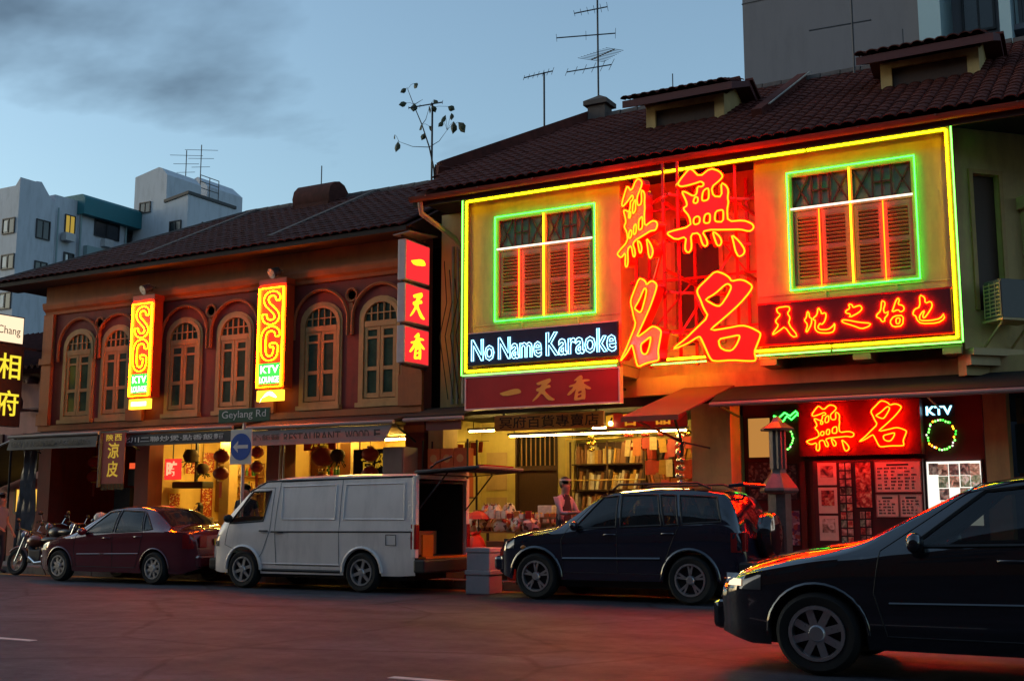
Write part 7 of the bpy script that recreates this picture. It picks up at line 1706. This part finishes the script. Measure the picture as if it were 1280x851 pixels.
# ------------------------------------------------------------------ people
mat('skin', (.36, .2, .13), .55, var=.08, scale=12); mat('hair', (.012, .009, .008), .45, var=.2, scale=30); mat('shirt_grey', (.16, .18, .24), .8, var=.1); mat('shirt_white', (.4, .37, .36), .8, var=.06); mat('vest_dark', (.025, .025, .035), .8); mat('trousers', (.04, .04, .05), .8); mat('blouse', (.4, .28, .22), .8); mat('band_white', (.6, .58, .55), .6)
def person(loc, rz, label, top, bottom, pose='stand', hair='short', sleeve=None, extra=None):
    J = {}
    if pose == 'sit':
        J = dict(pelvis=(0, 0, .5), spine=(0, .02, .72), chest=(0, .0, .94), neck=(0, -.02, 1.08), head0=(0, -.04, 1.16), head1=(0, -.04, 1.3), hl=(.1, 0, .48), hr=(-.1, 0, .48), kl=(.13, -.42, .5), kr=(-.13, -.42, .5), al=(.13, -.44, .08), ar=(-.13, -.44, .08), tl=(.14, -.6, .03), tr=(-.14, -.6, .03), sl=(.19, 0, 1.0), sr=(-.19, 0, 1.0), el=(.26, -.14, .78), er=(-.26, -.14, .78), wl=(.16, -.36, .8), wr=(-.16, -.36, .8))
    else:
        J = dict(pelvis=(0, 0, .95), spine=(0, .01, 1.15), chest=(0, .0, 1.33), neck=(0, -.02, 1.47), head0=(0, -.04, 1.54), head1=(0, -.045, 1.66), hl=(.09, 0, .9), hr=(-.09, 0, .9), kl=(.1, -.04, .5), kr=(-.1, .03, .5), al=(.1, .02, .08), ar=(-.1, .08, .08), tl=(.12, -.14, .03), tr=(-.12, -.08, .03), sl=(.19, 0, 1.38), sr=(-.19, 0, 1.38), el=(.25, .03, 1.12), er=(-.25, .02, 1.12), wl=(.25, -.12, .92), wr=(-.22, -.2, 1.0))
        if extra == 'reach': J.update(el=(.24, -.12, 1.14), wl=(.18, -.36, 1.12), er=(-.24, -.12, 1.14), wr=(-.16, -.36, 1.15))
    rad = dict(pelvis=.14, spine=.125, chest=.14, neck=.055, head0=.085, head1=.09, hl=.09, hr=.09, kl=.058, kr=.058, al=.04, ar=.04, tl=.035, tr=.035, sl=.065, sr=.065, el=.043, er=.043, wl=.03, wr=.03)
    names = list(J); idx = {n: i for i, n in enumerate(names)}
    E_ = [('pelvis', 'spine'), ('spine', 'chest'), ('chest', 'neck'), ('neck', 'head0'), ('head0', 'head1'), ('pelvis', 'hl'), ('pelvis', 'hr'), ('hl', 'kl'), ('hr', 'kr'), ('kl', 'al'), ('kr', 'ar'), ('al', 'tl'), ('ar', 'tr'), ('chest', 'sl'), ('chest', 'sr'), ('sl', 'el'), ('sr', 'er'), ('el', 'wl'), ('er', 'wr')]
    # hands: five short fingers from each wrist
    V_ = [J[n] for n in names]; RR = [rad[n] for n in names]; ED = [(idx[a], idx[c]) for a, c in E_]
    for sd, w_, e_ in ((1, 'wl', 'el'), (-1, 'wr', 'er')):
        d = (Vector(J[w_]) - Vector(J[e_])).normalized(); pm = Vector(J[w_]) + d * .075; V_.append(tuple(pm)); RR.append(.034); ED.append((idx[w_], len(V_) - 1)); pi = len(V_) - 1
        sidev = d.cross(Vector((0, 0, 1))); sidev = sidev.normalized() if sidev.length > .1 else Vector((1, 0, 0))
        for k in range(4):
            a = pm + sidev * (.024 * (k - 1.5)) + d * .045; c_ = a + d * (.035 + .008 * (k in (1, 2))) + Vector((0, 0, -.012)); i0 = len(V_); V_ += [tuple(a), tuple(c_)]; RR += [.0095, .008]; ED += [(pi, i0), (i0, i0 + 1)]
        a = Vector(J[w_]) + d * .035 + sidev * .045; i0 = len(V_); V_ += [tuple(a), tuple(a + d * .04)]; RR += [.012, .009]; ED += [(pi, i0), (i0, i0 + 1)]
    me = bpy.data.meshes.new('body'); me.from_pydata(V_, ED, [])
    tmp = bpy.data.objects.new('tmp', me); C.objects.link(tmp)
    tmp.modifiers.new('s', 'SKIN'); sk = me.skin_vertices[0].data
    for i, r_ in enumerate(RR): sk[i].radius = (r_ * (1.3 if names[i] in ('pelvis', 'spine', 'chest') else 1), r_ * .85) if i < len(names) and names[i] in ('pelvis', 'spine', 'chest') else (r_, r_)
    sk[0].use_root = True
    ss = tmp.modifiers.new('u', 'SUBSURF'); ss.levels = 2; ss.render_levels = 2
    bpy.context.view_layer.update(); dg = bpy.context.evaluated_depsgraph_get()
    bm_ = bpy.data.meshes.new_from_object(tmp.evaluated_get(dg), depsgraph=dg); bpy.data.objects.remove(tmp)
    bm_.name = 'body'; bm_.materials.clear()
    for m_ in ('skin', top, bottom, sleeve or top): bm_.materials.append(MATS[m_])
    zn = J['neck'][2] - .01; zp = J['pelvis'][2]
    for p in bm_.polygons:
        c_ = p.center; p.use_smooth = True
        near = min(J, key=lambda n: (Vector(J[n]) - c_).length)
        if c_.z > zn or near in ('wl', 'wr', 'head0', 'head1'): p.material_index = 0
        elif near in ('el', 'er'): p.material_index = 0 if sleeve is None else 3
        elif near in ('sl', 'sr'): p.material_index = 3
        elif near in ('kl', 'kr', 'al', 'ar', 'hl', 'hr', 'tl', 'tr') or (near == 'pelvis' and c_.z < zp + .02): p.material_index = 2
        else: p.material_index = 1
    t = thing('person', (0, 0, 0), label, 'person'); put('body', bm_, (0, 0, 0), t)
    h0 = Vector(J['head1']); b = MB()
    b.ball((h0.x, h0.y + .015, h0.z + .0), .112, 14, 10, (.92, 1.0, 1.08)); keep = []
    for f in b.f:
        c_ = sum((Vector(b.v[i]) for i in f), Vector()) / len(f)
        if c_.z > h0.z + .06 or c_.y > h0.y + .03: keep.append(f)
    b.f = keep
    if hair == 'long': b.ball((h0.x, h0.y + .06, h0.z - .1), .1, 10, 8, (1.05, .6, 1.4))
    b.build('hair', 'hair', t, smooth=60)
    f = MB(); f.add([(h0.x - .014, h0.y - .085, h0.z - .03), (h0.x + .014, h0.y - .085, h0.z - .03), (h0.x, h0.y - .112, h0.z - .045), (h0.x, h0.y - .088, h0.z + .01)], [(0, 2, 3), (2, 1, 3), (0, 1, 2)]); f.build('nose', 'skin', t)
    for sd in (-1, 1):
        MB().ball((h0.x + sd * .033, h0.y - .078, h0.z + .012), .008, 8, 6).build('eye', 'hair', t); MB().ball((h0.x + sd * .09, h0.y + .005, h0.z - .015), .026, 8, 6, (.4, .7, 1.2)).build('ear', 'skin', t)
    MB().box(h0.x - .022, h0.x + .022, h0.y - .092, h0.y - .08, h0.z - .074, h0.z - .066).build('mouth', 'lantern_red', t)
    if extra == 'reach': MB().lathe([(.1, -.0), (.104, .012), (.1, .024)], (h0.x, h0.y + .012, h0.z + .045), 'z', 16).build('headband', 'band_white', t, smooth=60)
    t.location = loc; t.rotation_euler = (0, 0, rz); return t
person((-9.22, 18.35, .157), R(80), 'shopper in dark vest and white sleeves with white headband at the stall', 'vest_dark', 'trousers', hair='short', sleeve='shirt_white', extra='reach')
person((-20.2, 20.9, .16), R(-60), 'dark-haired diner sitting in the lantern eatery', 'blouse', 'trousers', 'sit', 'long')
t = thing('stool', (-20.2, 20.93, .16), 'round plastic stool under the dark-haired diner', 'stool'); MB().lathe([(0, .36), (.17, .36), (.18, .4), (0, .42)], (-20.2, 20.93, .16), 'z', 16).build('seat', 'umbrella_red', t)
for a in range(4): MB().bar((-20.2 + .1 * math.cos(a * 1.57 + .8), 20.93 + .1 * math.sin(a * 1.57 + .8), .53), (-20.2 + .16 * math.cos(a * 1.57 + .8), 20.93 + .16 * math.sin(a * 1.57 + .8), .16), .03).build('leg', 'umbrella_red', t)
person((-22.85, 17.45, 0), R(100), 'pedestrian in grey-blue shirt beside the orange motorcycle', 'shirt_grey', 'trousers')
person((-17.05, 19.0, .157), R(20), 'dark-clothed person standing on the pavement beyond the van cab', 'vest_dark', 'trousers')

# ------------------------------------------------------------------ rooftop aerials and the sapling
def yagi(b, c, az, L, n, w, tilt=0.):
    d = Vector((math.cos(R(az)), math.sin(R(az)), math.tan(R(tilt)))).normalized(); s_ = Vector((-d.y, d.x, 0)).normalized()
    c = Vector(c); b.bar(c - d * L * .3, c + d * L * .7, .022)
    for k in range(n): p = c - d * L * .3 + d * L * k / (n - 1); ww = w * (1 - .4 * k / n); b.bar(p - s_ * ww, p + s_ * ww, .009)
def aerial(x, y, z0, z1, arms, label):
    t = thing('roof_aerial', (x, y, z0), label, 'aerial'); MB().cyl((x, y, z0), (x, y, z1), .022, 6).build('mast', 'steel_dark', t)
    for (z, az, L, n, w, tl) in arms: b = MB(); yagi(b, (x, y, z), az, L, n, w, tl); b.build('antenna', 'steel_dark', t)
aerial(-11.08, 24, 10.98, 14.3, [(13.2, 200, .8, 6, .25, -8), (12.55, 205, 1.4, 3, .3, -3), (12.0, -40, 1.3, 10, .35, -10), (11.75, 215, 1.1, 6, .35, -12), (13.75, 200, .9, 5, .28, -10)], 'tall roof aerial with several antenna arms on the chimney')
aerial(-12.0, 23.0, zroof(23) - .1, 11.45, [(11.43, 215, .7, 7, .22, -16)], 'thin roof aerial with one drooping arm left of the chimney')
aerial(-13.35, 20.35, 8.25, 10.1, [(10.08, 215, .75, 4, .12, -12)], 'thin roof aerial with short arm beside the sapling')
aerial(-5.05, 23.5, zroof(23.5), 12.6, [(11.35, 184, 1.25, 3, .05, 0)], 'roof aerial with one level arm beside the second jack roof')
mat('leaf_dark', (.03, .045, .02), .6, var=.3); mat('bark', (.06, .045, .03), .8)
t = thing('sapling', (-13.3, 20.3, 8.2), 'self-sown sapling with a few large leaves growing from the roof corner', 'sapling')
def P3(x, z, d=0): return (-13.22 + (x + 13.22) * 1.1, 20.3 + d, 8.2 + (z - 8.2) * 1.15)
stem = [P3(-13.22, 8.1), P3(-13.27, 8.55, .02), P3(-13.4, 9.0, .05), P3(-13.55, 9.45), P3(-13.72, 9.85, -.05), P3(-13.85, 10.18, -.08)]
MB().tube(stem, .022, 6, r1=.006).build('stem', 'bark', t, smooth=60)
br = [[stem[2], P3(-13.7, 9.02, -.1), P3(-14.0, 9.15, -.15)], [stem[2], P3(-13.2, 9.1, .1), P3(-13.05, 9.3, .15)], [stem[3], P3(-13.4, 9.5, -.1), P3(-13.33, 9.7, -.1)], [stem[4], P3(-13.6, 9.98, .1)]]
for q in br: MB().tube(q, .01, 5, r1=.004).build('branch', 'bark', t)
leaf = MB().add([(0, 0, 0), (-.07, .015, -.07), (-.075, .02, -.13), (0, 0, -.21), (.075, .02, -.13), (.07, .015, -.07), (0, -.015, -.1)], [(0, 1, 6), (1, 2, 6), (2, 3, 6), (3, 4, 6), (4, 5, 6), (5, 0, 6)]).mesh('leaf', 'leaf_dark', origin=(0, 0, 0))[0]
for (x, z, d, s_, ry) in ((-14.02, 9.16, -.15, 1.2, 10), (-14.1, 9.3, -.15, .7, 70), (-13.88, 10.2, -.08, .8, 60), (-13.72, 10.28, -.05, .9, -40), (-13.85, 9.9, -.1, .9, 75), (-13.7, 9.88, -.05, 1.0, 5), (-13.55, 9.45, 0, .8, 60), (-13.42, 9.42, .05, .8, -20), (-13.5, 9.28, .02, .8, 25), (-13.33, 9.75, -.1, .8, 15), (-13.25, 9.75, -.1, .8, -20), (-13.2, 9.85, -.12, .7, -30), (-13.02, 9.75, .12, .9, -60), (-13.08, 9.6, .14, 1, 30), (-12.95, 9.62, .15, .8, 0), (-13.12, 9.48, .12, .8, 40), (-12.9, 9.45, .16, 1.3, 20), (-12.8, 9.42, .16, 1.4, -25)):
    q_ = Vector(P3(x, z, d)); n_ = min([Vector(v_) for w_ in [stem] + br for v_ in w_], key=lambda v_: (v_ - q_).length); MB().tube([n_, (n_ + q_) / 2 + Vector((0, 0, .03)), q_], .004, 4).build('petiole', 'bark', t)
    o = put('leaf', leaf, P3(x, z, d), t, rot=(R(rnd.uniform(-30, 30)), R(ry), R(rnd.uniform(-40, 40)))); o.scale = (s_, s_, s_)
